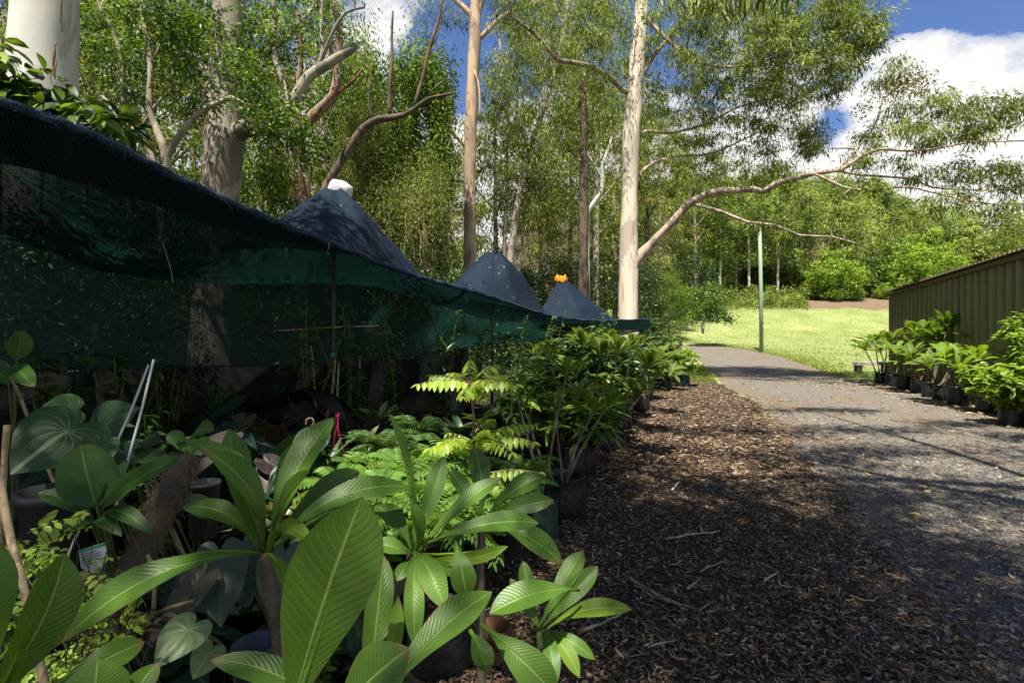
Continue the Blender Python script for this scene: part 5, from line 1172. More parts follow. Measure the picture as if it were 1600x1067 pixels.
# ------------------------------------------------------------------ nursery: pots, plants in front
EYE = np.array((0, 0, CAMZ))
def facing(base, tip, up=.75, side=0.0):
    """a leaf normal that lies between straight up and towards the viewer, tilted a little to one side"""
    base, tip = np.asarray(base), np.asarray(tip); m = (base + tip) / 2; v = unit(EYE - m)
    D = unit(tip - base); s = unit(np.cross(D, v))
    return unit(v * (1 - up * .55) + np.array((0, 0, 1.)) * up * .6 + s * side)
def frangipani(name, label, cy, stem, ls, mat='frangipani_leaf', young=(), petr=.006, bark='frangipani_bark', group=None, floor=True):
    """cy: centre (px, py, Y); stem: (px, py, Y) path; ls: (tip px, tip py, tip Y, width px, arch, side tilt)"""
    c = at(*cy[:3]); end = at(*stem[-1]); loc = (end[0], end[1], 0)
    g = thing(name, label, 'plant', loc, group)
    mb, yb, sm = MB(), MB(), MB()
    for i, l in enumerate(ls):
        tip = at(l[0], l[1], l[2]); wd = l[3] * .86 * (l[2] + cy[2]) / 2 / F; ar = l[4] if len(l) > 4 else .12; sd = l[5] if len(l) > 5 else rng.normal(0, .3)
        b = c + unit(tip - c) * .008 + rng.normal(0, .006, 3)
        if len(l) > 6: b = at(*l[6])
        big_leaf(yb if i in young else mb, b, tip, wd, facing(b, tip, .8, sd), arch=ar, prof='frangipani', fold=rng.uniform(.12, .34), wave=rng.uniform(.006, .016), nv=26, nu=10, tint=float(np.clip(rng.normal(.45, .2), 0, 1)), twist=rng.normal(0, .25), sidebend=rng.normal(0, .03))
        p1 = b + (tip - b) * .30; L = np.linalg.norm(tip - b)
        s = np.linspace(0, .85, 12)[:, None]; D = unit(tip - b); N = facing(b, tip, .8, sd); U = np.cross(unit(np.cross(D, N)), D)
        rib = b + D * L * s + U * (ar * L * 4 * s * (1 - s)) - U * .0015
        tube(yb if i in young else mb, rib, np.linspace(petr, petr * .25, 12), 6, tint=.9)
    mb.build('foliage', MATS[mat], g)
    if yb.n: yb.build('foliage', MATS['frangipani_young'], g)
    P = [at(*p) for p in stem]
    if floor: P.append(np.array((loc[0] + .01, loc[1], -.02)))
    r_ = np.array([cy[3]] + [p[3] if len(p) > 3 else cy[3] * 1.25 for p in stem] + ([cy[3] * 1.5] if floor else [])) 
    Q, q = smooth_path([c] + P, r_, .02); q = q * (1 + .07 * np.sign(np.sin(np.arange(len(q)) * .9))) ; tube(sm, Q, q, 10, lump=.05)
    lathe(sm, [(.006, 0), (cy[3] * .8, -.004), (cy[3], -.02)], c, 8)
    sm.build('stem', MATS[bark], g)
    return g
def bag(parent, x, y, z0, r, h, mat='bag_black', soil=.82, name='grow_bag'):
    mb = MB(); lathe(mb, [(.001, .0), (r * .93, .002), (r * 1.0, .03), (r * 1.02, h * .35), (r * 1.0, h * .7), (r * .97, h * .97), (r * 1.0, h), (r * .96, h * .985), (r * .93, h * .8)], (x, y, z0), 26, wob=.018)
    o = mb.build(name, MATS[mat], parent)
    m2 = MB(); a = np.linspace(0, 2 * np.pi, 25)
    rr = np.linspace(0, r * .95, 6); V = np.stack([x + np.outer(rr, np.cos(a)), y + np.outer(rr, np.sin(a)), z0 + h * soil + .008 * rng.standard_normal((6, 25))], -1); V[:, -1] = V[:, 0]
    grid(m2, V); m2.build('soil', MATS['soil'], parent)
    return o
def pot(parent, x, y, z0, r, h, mat='pot_black'):
    mb = MB(); lathe(mb, [(.001, 0), (r * .76, .0), (r * .78, .01), (r * .97, h * .86), (r * 1.05, h * .87), (r * 1.06, h), (r * .99, h), (r * .95, h * .82)], (x, y, z0), 24)
    mb.build('pot', MATS[mat], parent)
    m2 = MB(); lathe(m2, [(r * .96, h * .85), (r * .5, h * .87), (.001, h * .86)], (x, y, z0), 18, wob=.02); m2.build('soil', MATS['soil'], parent)

# A: frangipani left of centre
A_ = frangipani('frangipani_plant', 'frangipani with a scarred dark stem whose leaves fan upward left of the biggest leaf', (415, 862, 1.45, .016),
    [(420, 905, 1.46), (430, 960, 1.48), (436, 1020, 1.5)],
    [(521, 652, 1.68, 66, .06, -.25), (465, 690, 1.7, 52, .05, .2), (358, 670, 1.62, 58, -.06, .3), (286, 686, 1.5, 56, .16, .35), (318, 702, 1.4, 62, .18, .35), (484, 737, 1.32, 56, .08, -.3),
     (96, 1003, 1.2, 60, .30, .1), (470, 938, 1.36, 30, .2, 0), (640, 760, 1.62, 52, .14, 0), (490, 848, 1.3, 34, .25, 0), (284, 792, 1.42, 42, .3, 0), (560, 735, 1.85, 50, .1, 0)], young=(7, 9))
# B: frangipani in the middle
B_ = frangipani('frangipani_plant', 'frangipani with a leaning stem and long leaves spreading right in front of the ferns', (648, 866, 1.6, .017),
    [(640, 885, 1.6), (622, 915, 1.62), (604, 950, 1.65), (592, 1000, 1.7)],
    [(694, 712, 1.75, 37, .05, 0), (784, 745, 1.7, 40, .08, -.3), (842, 817, 1.62, 46, .10, -.1, (668, 848, 1.58)), (794, 853, 1.55, 24, .12, .6), (585, 790, 1.68, 44, .2, .2), (641, 785, 1.55, 34, .15, .3), (607, 645, 1.72, 22, .06, .9),
     (584, 850, 1.55, 34, .18, 0), (620, 908, 1.5, 26, .2, 0), (648, 1012, 1.36, 36, .22, 0), (697, 952, 1.4, 46, .22, 0), (729, 934, 1.5, 46, .25, .1, (712, 846, 1.58)), (722, 892, 1.55, 26, .25, .5), (478, 812, 1.75, 46, .12, 0)], young=(3,))
# B2: another behind
frangipani('frangipani_plant', 'frangipani half hidden behind the middle one with four broad dark leaves', (752, 812, 1.95, .014), [(752, 850, 1.96), (750, 900, 1.97)],
    [(741, 697, 2.1, 40, .03, 0), (852, 743, 1.95, 44, .1, -.2), (866, 781, 1.9, 34, .16, .3), (878, 880, 1.85, 46, .16, 0), (705, 735, 2.05, 34, .1, .2), (700, 850, 1.85, 30, .2, 0)])
# C: small sunlit one beside the path
frangipani('frangipani_plant', 'small bright sunlit frangipani seedling nearest the mulch path', (843, 987, 1.7, .009), [(845, 1010, 1.7), (850, 1060, 1.72)],
    [(912, 859, 1.85, 40, .05, -.1), (934, 884, 1.8, 36, .06, .2), (988, 952, 1.62, 38, .17, -.2), (906, 1058, 1.55, 30, .25, 0), (868, 1072, 1.5, 30, .25, 0), (817, 876, 1.82, 28, .05, 0), (797, 903, 1.78, 24, .1, 0), (765, 958, 1.5, 58, .12, .1, (905, 921, 1.62)), (930, 1030, 1.6, 26, .25, .2)], young=(2, 3), bark='green_stem', petr=.005)
# D: nearest plant, its crown below the picture
frangipani('frangipani_plant', 'nearest frangipani with one giant leaf pointing straight up', (560, 1175, .86, .02), [(560, 1260, .9), (565, 1400, 1.)],
    [(566, 776, .86, 158, .03, .28, (446, 1150, .8)), (769, 924, .98, 72, .10, -.2, (585, 1105, .86)), (600, 868, 1.05, 56, .05, .3), (622, 930, 1.0, 36, .1, .7), (640, 1012, .80, 96, .12, .1, (520, 1140, .8)), (872, 1090, 1.02, 74, .16, .1, (752, 976, 1.1)), (763, 1052, 1.05, 46, .2, 0, (735, 985, 1.12)), (330, 1030, .86, 56, .14, 0), (690, 1120, .8, 90, .15, 0), (655, 1085, .78, 80, .15, 0)], young=(3,))
# E: nearest left corner
frangipani('frangipani_plant', 'frangipani in the lower left corner with a folded leaf rising at the edge', (-70, 1130, .85, .02), [(-70, 1230, .88), (-70, 1400, .9)],
    [(101, 864, .95, 96, .08, .55), (30, 1010, .8, 60, .1, .5), (-10, 840, .95, 60, .1, .3)])
frangipani('frangipani_plant', 'frangipani at the bottom left edge with only its broad leaf tips in view', (165, 1170, .8, .02), [(165, 1260, .82), (165, 1400, .85)],
    [(226, 1002, .9, 52, .2, .1, (60, 1090, .8)), (153, 1028, .82, 110, .1, -.2), (248, 1034, .86, 50, .15, 0), (310, 1075, .8, 60, .15, 0), (40, 1090, .75, 70, .15, 0)])

# philodendrons and anthuriums at the left
def heart_plant(name, label, cat, items, mat, base, potr=.13, sm='green_stem', group=None, p=True):
    """items: (attach px,py,Y, tip px,py,Y, width px, side tilt)"""
    g = thing(name, label, cat, (base[0], base[1], 0), group); mb, st = MB(), MB()
    for a0, a1, aY, t0, t1, tY, wd, sd in items:
        a, t = at(a0, a1, aY), at(t0, t1, tY); N = facing(a, t, .7, sd)
        heart_leaf(mb, a, t, wd * (aY + tY) / 2 / F, N, tint=float(rng.uniform(.25, .75)), droop=rng.uniform(.08, .2))
        r0 = np.array((base[0], base[1], .3)) + rng.normal(0, .03, 3); m = (a + r0) / 2 + np.array((0, 0, .12)) - N * .04
        Q, q = smooth_path([a - N * .002, a - N * .05 * .5, m, r0], [.005, .005, .006, .008], .03); tube(st, Q, q, 6)
    mb.build('foliage', MATS[mat], g); st.build('stem', MATS[sm], g)
    if p: pot(g, base[0], base[1], .02, potr, .3)
    return g
heart_plant('philodendron', 'velvety heart leaved plant with bold pale veins under the cloth at the left', 'plant',
    [(104, 674, 2.3, 14, 733, 2.1, 128, .1), (147, 706, 2.1, 100, 768, 1.95, 62, .2), (156, 711, 2.15, 192, 742, 2.05, 62, -.3), (110, 640, 2.6, 60, 640, 2.5, 60, 0)], 'velvet_heart', (-1.72, 2.45))
heart_plant('philodendron', 'dark heart leaved plant behind the velvety pale veined one', 'plant', [(158, 668, 2.6, 205, 636, 2.5, 80, .2), (175, 680, 2.6, 215, 690, 2.5, 60, 0), (200, 715, 2.5, 225, 690, 2.45, 40, 0)], 'dark_heart', (-1.9, 2.8))
heart_plant('philodendron', 'large silvery grey heart leaf hanging under the left frangipani', 'plant', [(344, 882, 1.9, 345, 976, 1.75, 82, 0), (440, 880, 1.95, 420, 960, 1.85, 76, .2), (395, 905, 2.0, 385, 830, 2.1, 60, 0)], 'silver_heart', (-.95, 2.15))
heart_plant('philodendron', 'pale green puckered heart leaf low beside the bronze leaf', 'plant', [(292, 985, 1.6, 240, 1038, 1.5, 74, .2), (326, 1020, 1.65, 300, 1060, 1.6, 50, 0)], 'pale_heart', (-.9, 1.75), .1)
heart_plant('philodendron', 'glossy bronze leaf lying in the sun above the pale heart leaf', 'plant', [(305, 915, 1.8, 246, 990, 1.7, 60, .3), (180, 895, 1.9, 80, 905, 1.85, 46, .2), (195, 888, 1.9, 160, 935, 1.8, 40, 0)], 'bronze_heart', (-1.2, 2.05), .1)
def spoon_plant(name, label, items, mat, base, prof='spoon', potr=.12, group=None, cat='plant', potm='pot_black', z0=.02):
    g = thing(name, label, cat, (base[0], base[1], 0), group); mb, st = MB(), MB()
    for b0, b1, bY, t0, t1, tY, wd, ar, sd in items:
        b, t = at(b0, b1, bY), at(t0, t1, tY)
        big_leaf(mb, b, t, wd * (bY + tY) / 2 / F, facing(b, t, .6, sd), ar, prof, .14, .012, 20, 10, float(rng.uniform(.2, .8)))
        r0 = np.array((base[0], base[1], .25 + z0)) + rng.normal(0, .02, 3)
        Q, q = smooth_path([b + (t - b) * .05, b, (b + r0) / 2 + (0, 0, .03), r0], [.004, .005, .006, .007], .03); tube(st, Q, q, 6)
    mb.build('foliage', MATS[mat], g); st.build('stem', MATS['green_stem'], g); pot(g, base[0], base[1], z0, potr, .28, potm)
    return g
spoon_plant('anthurium', 'upright spoon leaved plant with thick midribs in front of the white stakes', [(151, 792, 1.8, 126, 694, 1.85, 80, -.08, .1), (160, 792, 1.8, 281, 716, 1.75, 48, .06, -.3), (152, 790, 1.78, 166, 755, 1.75, 12, .0, .6), (140, 800, 1.85, 60, 770, 1.8, 34, .12, .2), (165, 800, 1.8, 240, 835, 1.7, 26, .2, 0), (150, 815, 1.8, 190, 838, 1.7, 24, .2, 0), (140, 810, 1.8, 98, 830, 1.7, 26, .2, 0)], 'smooth_leaf', (-1.42, 1.95))
spoon_plant('broad_leaf_plant', 'low broad leaved plant beside the coir pole at left', [(230, 800, 2.2, 330, 790, 2.1, 36, .15, 0), (330, 800, 2.1, 283, 786, 2.0, 40, .1, .1), (215, 700, 2.5, 252, 690, 2.4, 30, .1, 0), (215, 715, 2.4, 262, 722, 2.3, 32, .1, 0), (205, 720, 2.4, 215, 690, 2.5, 26, .1, 0)], 'dull_leaf', (-1.5, 2.5))
spoon_plant('yellow_leaf_plant', 'flat lime leaved plant between the coir pole and the dark plants', [(300, 680, 2.7, 334, 672, 2.6, 36, .1, 0), (290, 685, 2.7, 258, 684, 2.65, 24, .1, 0), (295, 695, 2.6, 330, 700, 2.5, 30, .1, 0), (290, 690, 2.6, 300, 715, 2.4, 26, .1, 0)], 'smooth_leaf', (-1.75, 2.9))
spoon_plant('climbing_arum', 'thin stem with two bright upright leaves at the left edge under the cloth', [(26, 562, 2.6, 34, 516, 2.6, 32, .03, .3), (22, 570, 2.6, 54, 604, 2.5, 27, .05, .2), (14, 600, 2.6, -20, 560, 2.6, 30, .05, 0)], 'smooth_leaf', (-2.55, 2.65))
# coir pole, stakes and canes
def rod(name, label, cat, pts, r, mat, group=None, sides=9, ground=True, lump=0):
    P = [at(*p) for p in pts]
    if ground: d_ = unit(P[-1] - P[-2]); P.append(P[-1] + d_ * max((P[-1][2] + .05) / max(-d_[2], .2), .05) if d_[2] < -.1 else P[-1])
    g = thing(name, label, cat, tuple(P[-1]), group); mb = MB(); Q, q = smooth_path(P, np.full(len(P), r), .03); tube(mb, Q, q, sides, lump=lump); mb.build('rod', MATS[mat], g)
    return g, Q
g, Q = rod('coir_pole', 'thick brown coir climbing pole leaning right behind the spoon leaved plant', 'pole', [(292, 715, 2.1), (262, 780, 2.0), (228, 850, 1.9)], .052, 'coir', sides=16, lump=.05)
mb = MB()
for _ in range(1500):
    p = Q[rng.integers(0, len(Q) // 2 + 12 if len(Q) > 30 else len(Q))]; a = rng.uniform(0, 6.28); o_ = np.array((math.cos(a), math.sin(a) * .8, .2 * rng.standard_normal())) * .052
    d_ = unit(rng.standard_normal(3)) * rng.uniform(.025, .06); tube(mb, [p + o_, p + o_ * 1.12 + d_ * .5, p + o_ * 1.1 + d_ * .9 - (0, 0, .012)], .0011, 3, cap=False)
mb.build('fibre', MATS['coir_fibre'], g)
STK = 'white stakes at the left'
rod('stake', 'left and lower of the two white stakes in the velvety philodendron', 'stake', [(232, 570, 2.4), (203, 645, 2.3), (168, 722, 2.2), (135, 800, 2.1)], .0052, 'stake', STK)
rod('stake', 'right and taller of the two white stakes in the velvety philodendron', 'stake', [(240, 562, 2.35), (220, 645, 2.25), (195, 736, 2.15), (182, 790, 2.1)], .0052, 'stake', STK)
g, Q = rod('bamboo_cane', 'pale bamboo cane with a teal tie leaning at the left edge', 'cane', [(0, 745, 1.3), (14, 830, 1.25), (34, 905, 1.2), (52, 985, 1.15), (68, 1062, 1.1)], .0085, 'cane', lump=.1)
mb = MB(); c = at(58, 994, 1.14); d_ = unit(at(68, 1062, 1.1) - at(52, 985, 1.15)); tube(mb, [c - d_ * .006, c + d_ * .007], .0125, 10); tube(mb, [c + (.01, -.008, 0), c + (.028, -.012, .004)], [.006, .004], 5); mb.build('tie', MATS['teal_tape'], g)
rod('bamboo_cane', 'short upright bamboo cane end at the far left edge', 'cane', [(11, 664, 1.6), (7, 720, 1.6), (3, 790, 1.6)], .0085, 'cane', lump=.1)
rod('bamboo_cane', 'thin brown cane leaning left of the velvety philodendron', 'cane', [(16, 586, 2.6), (32, 622, 2.6), (47, 660, 2.6)], .008, 'cane')
for pts, lab in (([(524, 562, 6), (519, 610, 5.9), (508, 665, 5.8)], 'thin pale cane left of the nearest shade post'), ([(529, 566, 6.1), (527, 610, 6.0), (522, 680, 5.9)], 'thin pale cane tied against the nearest shade post'), ([(486, 540, 6.4), (490, 580, 6.4), (492, 620, 6.3)], 'thin dark cane standing left of the nearest shade post'), ([(562, 556, 6.5), (562, 580, 6.5), (562, 640, 6.4)], 'short brown cane right of the nearest shade post')):
    rod('plant_stake', lab, 'stake', pts, .011, 'cane', 'thin canes around the nearest shade post')
# red ribbon on the post, white hook beside it
mb = MB()
for pts in ([(529, 645, 4.6), (528, 660, 4.6), (523, 685, 4.6), (521, 712, 4.6)], [(529, 648, 4.6), (528, 665, 4.58), (532, 690, 4.58), (537, 706, 4.58)]):
    Q, _ = smooth_path([at(*p) for p in pts], np.zeros(4), .02); tube(mb, Q, .007, 4)
lathe(mb, [(.012, -.02), (.02, 0), (.012, .02)], at(528, 650, 4.6), 8)
tag(mb.build('ribbon', MATS['red_ribbon']), 'red ribbon knotted on the cane at the nearest shade post', 'ribbon')
Q, _ = smooth_path([at(*p) for p in ((478, 664, 2.5), (479, 656, 2.5), (484, 653, 2.5), (489, 655, 2.5), (490, 661, 2.5), (486, 667, 2.5), (482, 673, 2.5), (480, 682, 2.5), (478, 696, 2.5), (472, 730, 2.5))], np.zeros(10), .01); mb = MB(); tube(mb, Q, .0038, 6)
tag(mb.build('hanger_hook', MATS['cane']), 'pale plastic pot hanger hook standing up behind the left frangipani', 'hook')
# plant labels
def plant_tag(px, py, Y, w_, h_, lab, tilt):
    c = at(px, py, Y); g = thing('plant_tag', lab, 'plant tag', c); n = unit(EYE - c + np.array((0, 0, .2))); s = unit(np.cross((0, 0, 1), n)); u = np.cross(n, s)
    s, u = s * math.cos(tilt) + u * math.sin(tilt), u * math.cos(tilt) - s * math.sin(tilt); w_ *= Y / F; h_ *= Y / F
    rot = np.stack([s, u, n], 1); mb = MB()
    V = [(-.5, .5), (.5, .5), (.5, -.18), (.12, -.5), (-.12, -.5), (-.5, -.18)]
    P = np.array([c + s * a * w_ + u * b * h_ + n * o_ for o_ in (0, -.0012) for a, b in V])
    mb.add(P, q=[(0, 1, 2, 5), (2, 3, 4, 5), (6, 11, 8, 7), (8, 11, 10, 9)] + [(i, i + 6, (i + 1) % 6 + 6, (i + 1) % 6) for i in range(6)]); mb.build('card', MATS['tag_white'], g, smooth=False)
    mb = MB(); box(mb, c + u * .43 * h_ + n * .001, (w_ * .98, h_ * .1, .001), rot=rot); mb.build('header', MATS['tag_green'], g, smooth=False)
    mb = MB()
    for j in range(5):
        L = w_ * rng.uniform(.4, .72); box(mb, c + u * (.28 - j * .1) * h_ - s * (w_ * .42 - L / 2) + n * .001, (L, h_ * .028, .0008), rot=rot)
    mb.build('text_line', MATS['ink'], g, smooth=False)
plant_tag(147, 873, 1.75, 33, 40, 'white plant tag with a green header below the spoon leaved plant', .12)
plant_tag(90, 892, 1.7, 26, 10, 'small pale tag lying among bronze leaves at lower left', .15)

# bright small-leaved creeper, lower left
def compound(mb, st, base, tip, N, n, lw, ll, tint, droop=.35, hang=.25, term=True):
    """a feather leaf: paired leaflets along a drooping stalk"""
    base, tip = np.asarray(base, float), np.asarray(tip, float); L = np.linalg.norm(tip - base); D = unit(tip - base); S = unit(np.cross(D, N)); U = np.cross(S, D)
    v = np.linspace(.14, 1, n); C = base + D * (L * v)[:, None] + np.array((0, 0, 1.)) * (droop * L * (v - v * v) * 2)[:, None]
    tan = unit(np.gradient(C, axis=0)); f = np.interp(v, [.1, .3, .7, 1], [.7, 1, .95, .55])[:, None]
    for sg in (1, -1):
        d = S * sg + tan * .38 + np.array((0, 0, -1.)) * hang
        blades(mb, C, d, np.tile(U, (n, 1)) + rng.standard_normal((n, 3)) * .18 + S * sg * .15, ll * f[:, 0] * rng.uniform(.88, 1.1, n), lw * f[:, 0], np.clip(tint + rng.normal(0, .12, n), 0, 1), droop=.25, fold=.08)
    if term: blades(mb, C[-1:], tan[-1:], U[None], np.array([ll * .7]), np.array([lw * .7]), tint, .2)
    s = np.linspace(0, 1, 8)[:, None]; Q = base + D * L * s + np.array((0, 0, 1.)) * (droop * L * (s - s * s) * 2); tube(st, Q, np.linspace(.0028, .001, 8) * (L / .35 + .4), 4, cap=False)
g = thing('creeper', 'bright lime creeper with small round leaflets around the bamboo cane', 'plant', (-1.35, 1.6, 0)); mb, st = MB(), MB()
for _ in range(120):
    px, py = (rng.normal(90, 50), rng.uniform(920, 1090)) if rng.random() < .75 else (rng.normal(60, 45), rng.uniform(820, 930)); Y = rng.uniform(1.25, 1.75); b = at(px, py, Y); a = rng.uniform(0, 6.28)
    compound(mb, st, b, b + np.array((math.cos(a) * .08, math.sin(a) * .08, rng.uniform(-.02, .06))), (rng.normal(0, .3), -.4, 1), 4, .017, .026, rng.uniform(.3, .95), .1, .1)
for pts in ([(92, 800, 1.6), (66, 812, 1.6)], [(108, 812, 1.6), (130, 804, 1.6)], [(82, 850, 1.6), (72, 828, 1.6)], [(78, 860, 1.6), (80, 900, 1.6)], [(190, 960, 1.65), (218, 940, 1.6)], [(196, 965, 1.65), (226, 968, 1.6)]):
    compound(mb, st, at(*pts[0]), at(*pts[1]), (0, -.6, .8), 5, .02, .03, .8, .1, .05)
for _ in range(26):
    a = np.array((-1.35 + rng.normal(0, .2), 1.6 + rng.normal(0, .1), .15)); px, py = rng.normal(90, 55), rng.uniform(800, 1050); t_ = at(px, py, rng.uniform(1.3, 1.7)); Q, q = smooth_path([a, (a + t_) / 2 + rng.normal(0, .05, 3), t_], [.003, .0025, .0015], .04); tube(st, Q, q, 4, cap=False)
mb.build('foliage', MATS['star_leaf'], g); st.build('stem', MATS['green_stem'], g); pot(g, -1.35, 1.6, .01, .14, .16)
# dry twig standing in the sun
mb = MB()
for pts, r_ in (([(230, 866, 1.7), (240, 890, 1.7), (241, 930, 1.7), (239, 972, 1.7), (240, 1000, 1.7)], [.006, .007, .009]), ([(240, 972, 1.7), (228, 958, 1.68)], [.006, .004]), ([(241, 890, 1.7), (248, 880, 1.69)], [.005, .003]), ([(236, 962, 1.68), (262, 950, 1.66), (302, 938, 1.64)], [.008, .006, .004])):
    Q, q = smooth_path([at(*p) for p in pts], np.interp(np.linspace(0, 1, len(pts)), np.linspace(0, 1, len(r_)), r_), .02); tube(mb, Q, q, 6, lump=.2)
tag(mb.build('dry_twig', MATS['cane']), 'pale knobbly dry twig between two frangipani leaves at lower left', 'twig')
mb = MB(); n = 60; P = np.stack([at(rng.normal(232, 14), rng.normal(975, 9), rng.uniform(1.6, 1.72)) for _ in range(n)]); blades(mb, P, rng.standard_normal((n, 3)) * (1, 1, .3), rng.standard_normal((n, 3)) + (0, 0, 1), rng.uniform(.03, .07, n), rng.uniform(.01, .025, n), rng.random(n), .3)
tag(mb.build('dead_leaves', MATS['litter']), 'brown dead leaves caught at the foot of the dry twig', 'dead leaves', kind='stuff')

# yellow-green plant with feather leaves in two tiers
g = thing('starfruit_plant', 'yellow green plant with feather leaves in two tiers before the frangipani bags', 'plant', (*at(742, 720, 3.6)[:2], 0)); mb, st = MB(), MB()
T1, T2 = at(738, 604, 3.6), at(740, 690, 3.6)
for tip, tn in (((655, 600, 3.5), .8), ((676, 586, 3.7), .6), ((806, 600, 3.5), .75), ((788, 586, 3.8), .5), ((722, 618, 3.25), 1.), ((768, 596, 3.2), 1.), ((735, 562, 4.0), .25), ((775, 570, 4.0), .3), ((703, 583, 3.9), .6), ((757, 622, 3.9), .5)):
    compound(mb, st, T1 + rng.normal(0, .012, 3), at(*tip), (0, -.25, 1), 9, .042, .088, tn, .16, .75)
for tip, tn in (((672, 700, 3.4), .95), ((832, 690, 3.5), .75), ((700, 676, 3.7), .9), ((836, 662, 3.8), .5), ((760, 672, 3.3), .8), ((690, 690, 3.2), .95), ((800, 706, 3.2), .85), ((770, 655, 4.1), .4)):
    compound(mb, st, T2 + rng.normal(0, .012, 3), at(*tip), (0, -.25, 1), 10, .042, .088, tn, .16, .75)
for tip in ((790, 775, 2.9), (842, 738, 3.1)): compound(mb, st, at(760, 740, 3.2), at(*tip), (0, -.3, 1), 9, .036, .07, .5, .12, .6)
Q, q = smooth_path([T1 + (0, 0, .02), T2, (T2[0], T2[1], .25)], [.008, .012, .015], .05); tube(st, Q, q, 7, lump=.1)
mb.build('foliage', MATS['star_leaf'], g); st.build('stem', MATS['red_bark'], g); pot(g, T2[0], T2[1], 0, .15, .3)

# ferns in front
def fern(name, label, x, y, z0, n, L, tint, group=None, mat='fern_leaf'):
    g = thing(name, label, 'fern', (x, y, 0), group); mb, st = MB(), MB(); c = np.array((x, y, z0))
    for i in range(n):
        a = i * 2.4 + rng.uniform(-.3, .3); l_ = L * rng.uniform(.65, 1.1); rise = rng.uniform(.15, .75)
        t = c + np.array((math.cos(a) * l_ * .85, math.sin(a) * l_ * .85, l_ * (rise - .25)))
        compound(mb, st, c + rng.normal(0, .02, 3), t, (0, 0, 1), 15, .026, .075, np.clip(tint + rng.normal(0, .15), 0, 1), .45, .15)
    mb.build('foliage', MATS[mat], g); st.build('stem', MATS['green_stem'], g); pot(g, x, y, 0, .13, z0 - .02)
    return g
FG = 'feathery ferns in front of the yellow green plant'
f0 = fern('fern', 'feathery bright fern directly below the yellow green plant', *at(720, 745, 3.0)[:2], .38, 30, .42, .75, FG)
for px, py, Y, s, rz, lab in ((655, 745, 2.8, 1.0, .7, 'brightest feathery fern behind the middle frangipani leaves'), (590, 740, 3.0, 1.05, 1.9, 'feathery fern just right of the left frangipani fan'), (640, 700, 3.7, 1.05, 2.6, 'feathery fern in the second row left of the yellow green plant'), (580, 690, 3.9, 1.0, 4.0, 'feathery fern in shade at the left of the second row'), (790, 720, 3.4, .9, 5.0, 'feathery fern right of the yellow green plant stem'), (810, 690, 4.1, .85, 3.3, 'feathery fern below the thin frangipani rosette'), (690, 690, 4.3, 1., 5.6, 'feathery fern behind the yellow green plant'), (620, 665, 4.7, .9, 1.2, 'feathery fern in dark shade left of the upper feather leaves'), (560, 770, 2.5, .8, .3, 'small feathery fern behind the biggest leaf tip'), (545, 700, 3.3, 1.0, 2.2, 'feathery fern touching the tallest left frangipani leaf'), (620, 720, 3.2, 1.05, 3.9, 'feathery fern between the left and middle frangipani crowns'), (675, 715, 3.4, 1.0, 5.2, 'feathery fern under the lower tier of feather leaves at left')):
    p = at(px, py, Y); dup(f0, (p[0], p[1], .12), rz, s, lab, foliage=MATS['fern_leaf'])
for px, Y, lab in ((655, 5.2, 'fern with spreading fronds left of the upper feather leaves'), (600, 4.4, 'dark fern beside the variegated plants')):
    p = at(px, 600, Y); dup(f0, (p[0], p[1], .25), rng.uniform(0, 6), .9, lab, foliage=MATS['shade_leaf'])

# frangipanis in black bags along the path edge
def rosette(mb, c, ax, n, L, W_, mat_t=.5, open_=1.0):
    ax = unit(ax); x = unit(np.cross(ax, (0.3, .2, 1.))); y = np.cross(ax, x)
    for i in range(n):
        a = i * 2.4 + rng.uniform(-.2, .2); e = rng.uniform(.0, .9) * open_
        d = unit((x * math.cos(a) + y * math.sin(a)) + ax * (1.15 - e * 1.1)); l_ = L * rng.uniform(.7, 1.1)
        t = c + d * l_; big_leaf(mb, c + d * .01, t, W_ * rng.uniform(.85, 1.1), ax + d * .01 + np.array((0, 0, .3)), rng.uniform(.06, .18), 'frangipani', .22, .012, 8, 4, float(np.clip(rng.normal(mat_t, .2), 0, 1)))
def branched(name, label, base, pbag, stems, L, W_, mat, group=None, nleaf=13, r_=.0125, bagmat='bag_black', flower=None, cat='plant'):
    """stems: paths of (px,py,Y) from the tip down"""
    x, y, z0, br, bh = pbag; g = thing(name, label, cat, (x, y, z0), group); mb, st = MB(), MB()
    for s_ in stems:
        P = [at(*p) for p in s_]; ax = unit(P[0] - P[1]); 
        P.append(np.array((x + (P[-1][0] - x) * .35, y + (P[-1][1] - y) * .3, z0 + bh * .7)))
        Q, q = smooth_path(P, np.linspace(r_ * .72, r_ * 1.2, len(P)), .06); tube(st, Q, q, 8, lump=.06)
        rosette(mb, P[0], ax * .7 + np.array((0, 0, .5)), nleaf, L, W_)
    mb.build('foliage', MATS[mat], g); st.build('stem', MATS['frangipani_bark'], g); bag(g, x, y, z0, br, bh, bagmat)
    return g
BG = 'frangipanis in black bags along the path'
p = at(878, 800, 4.5); branched('bagged_frangipani', 'tall frangipani with bare grey stems in the black bag nearest the path', None, (p[0], p[1], 0, .2, .36),
    [[(884, 589, 4.6), (876, 626, 4.58), (865, 680, 4.5), (858, 735, 4.4)], [(948, 634, 4.7), (926, 672, 4.65), (906, 707, 4.6), (895, 730, 4.5)], [(868, 640, 4.9), (872, 690, 4.8), (877, 730, 4.6)], [(925, 650, 5.1), (908, 680, 4.9), (893, 720, 4.7)]], .30, .075, 'frangipani_olive', BG)
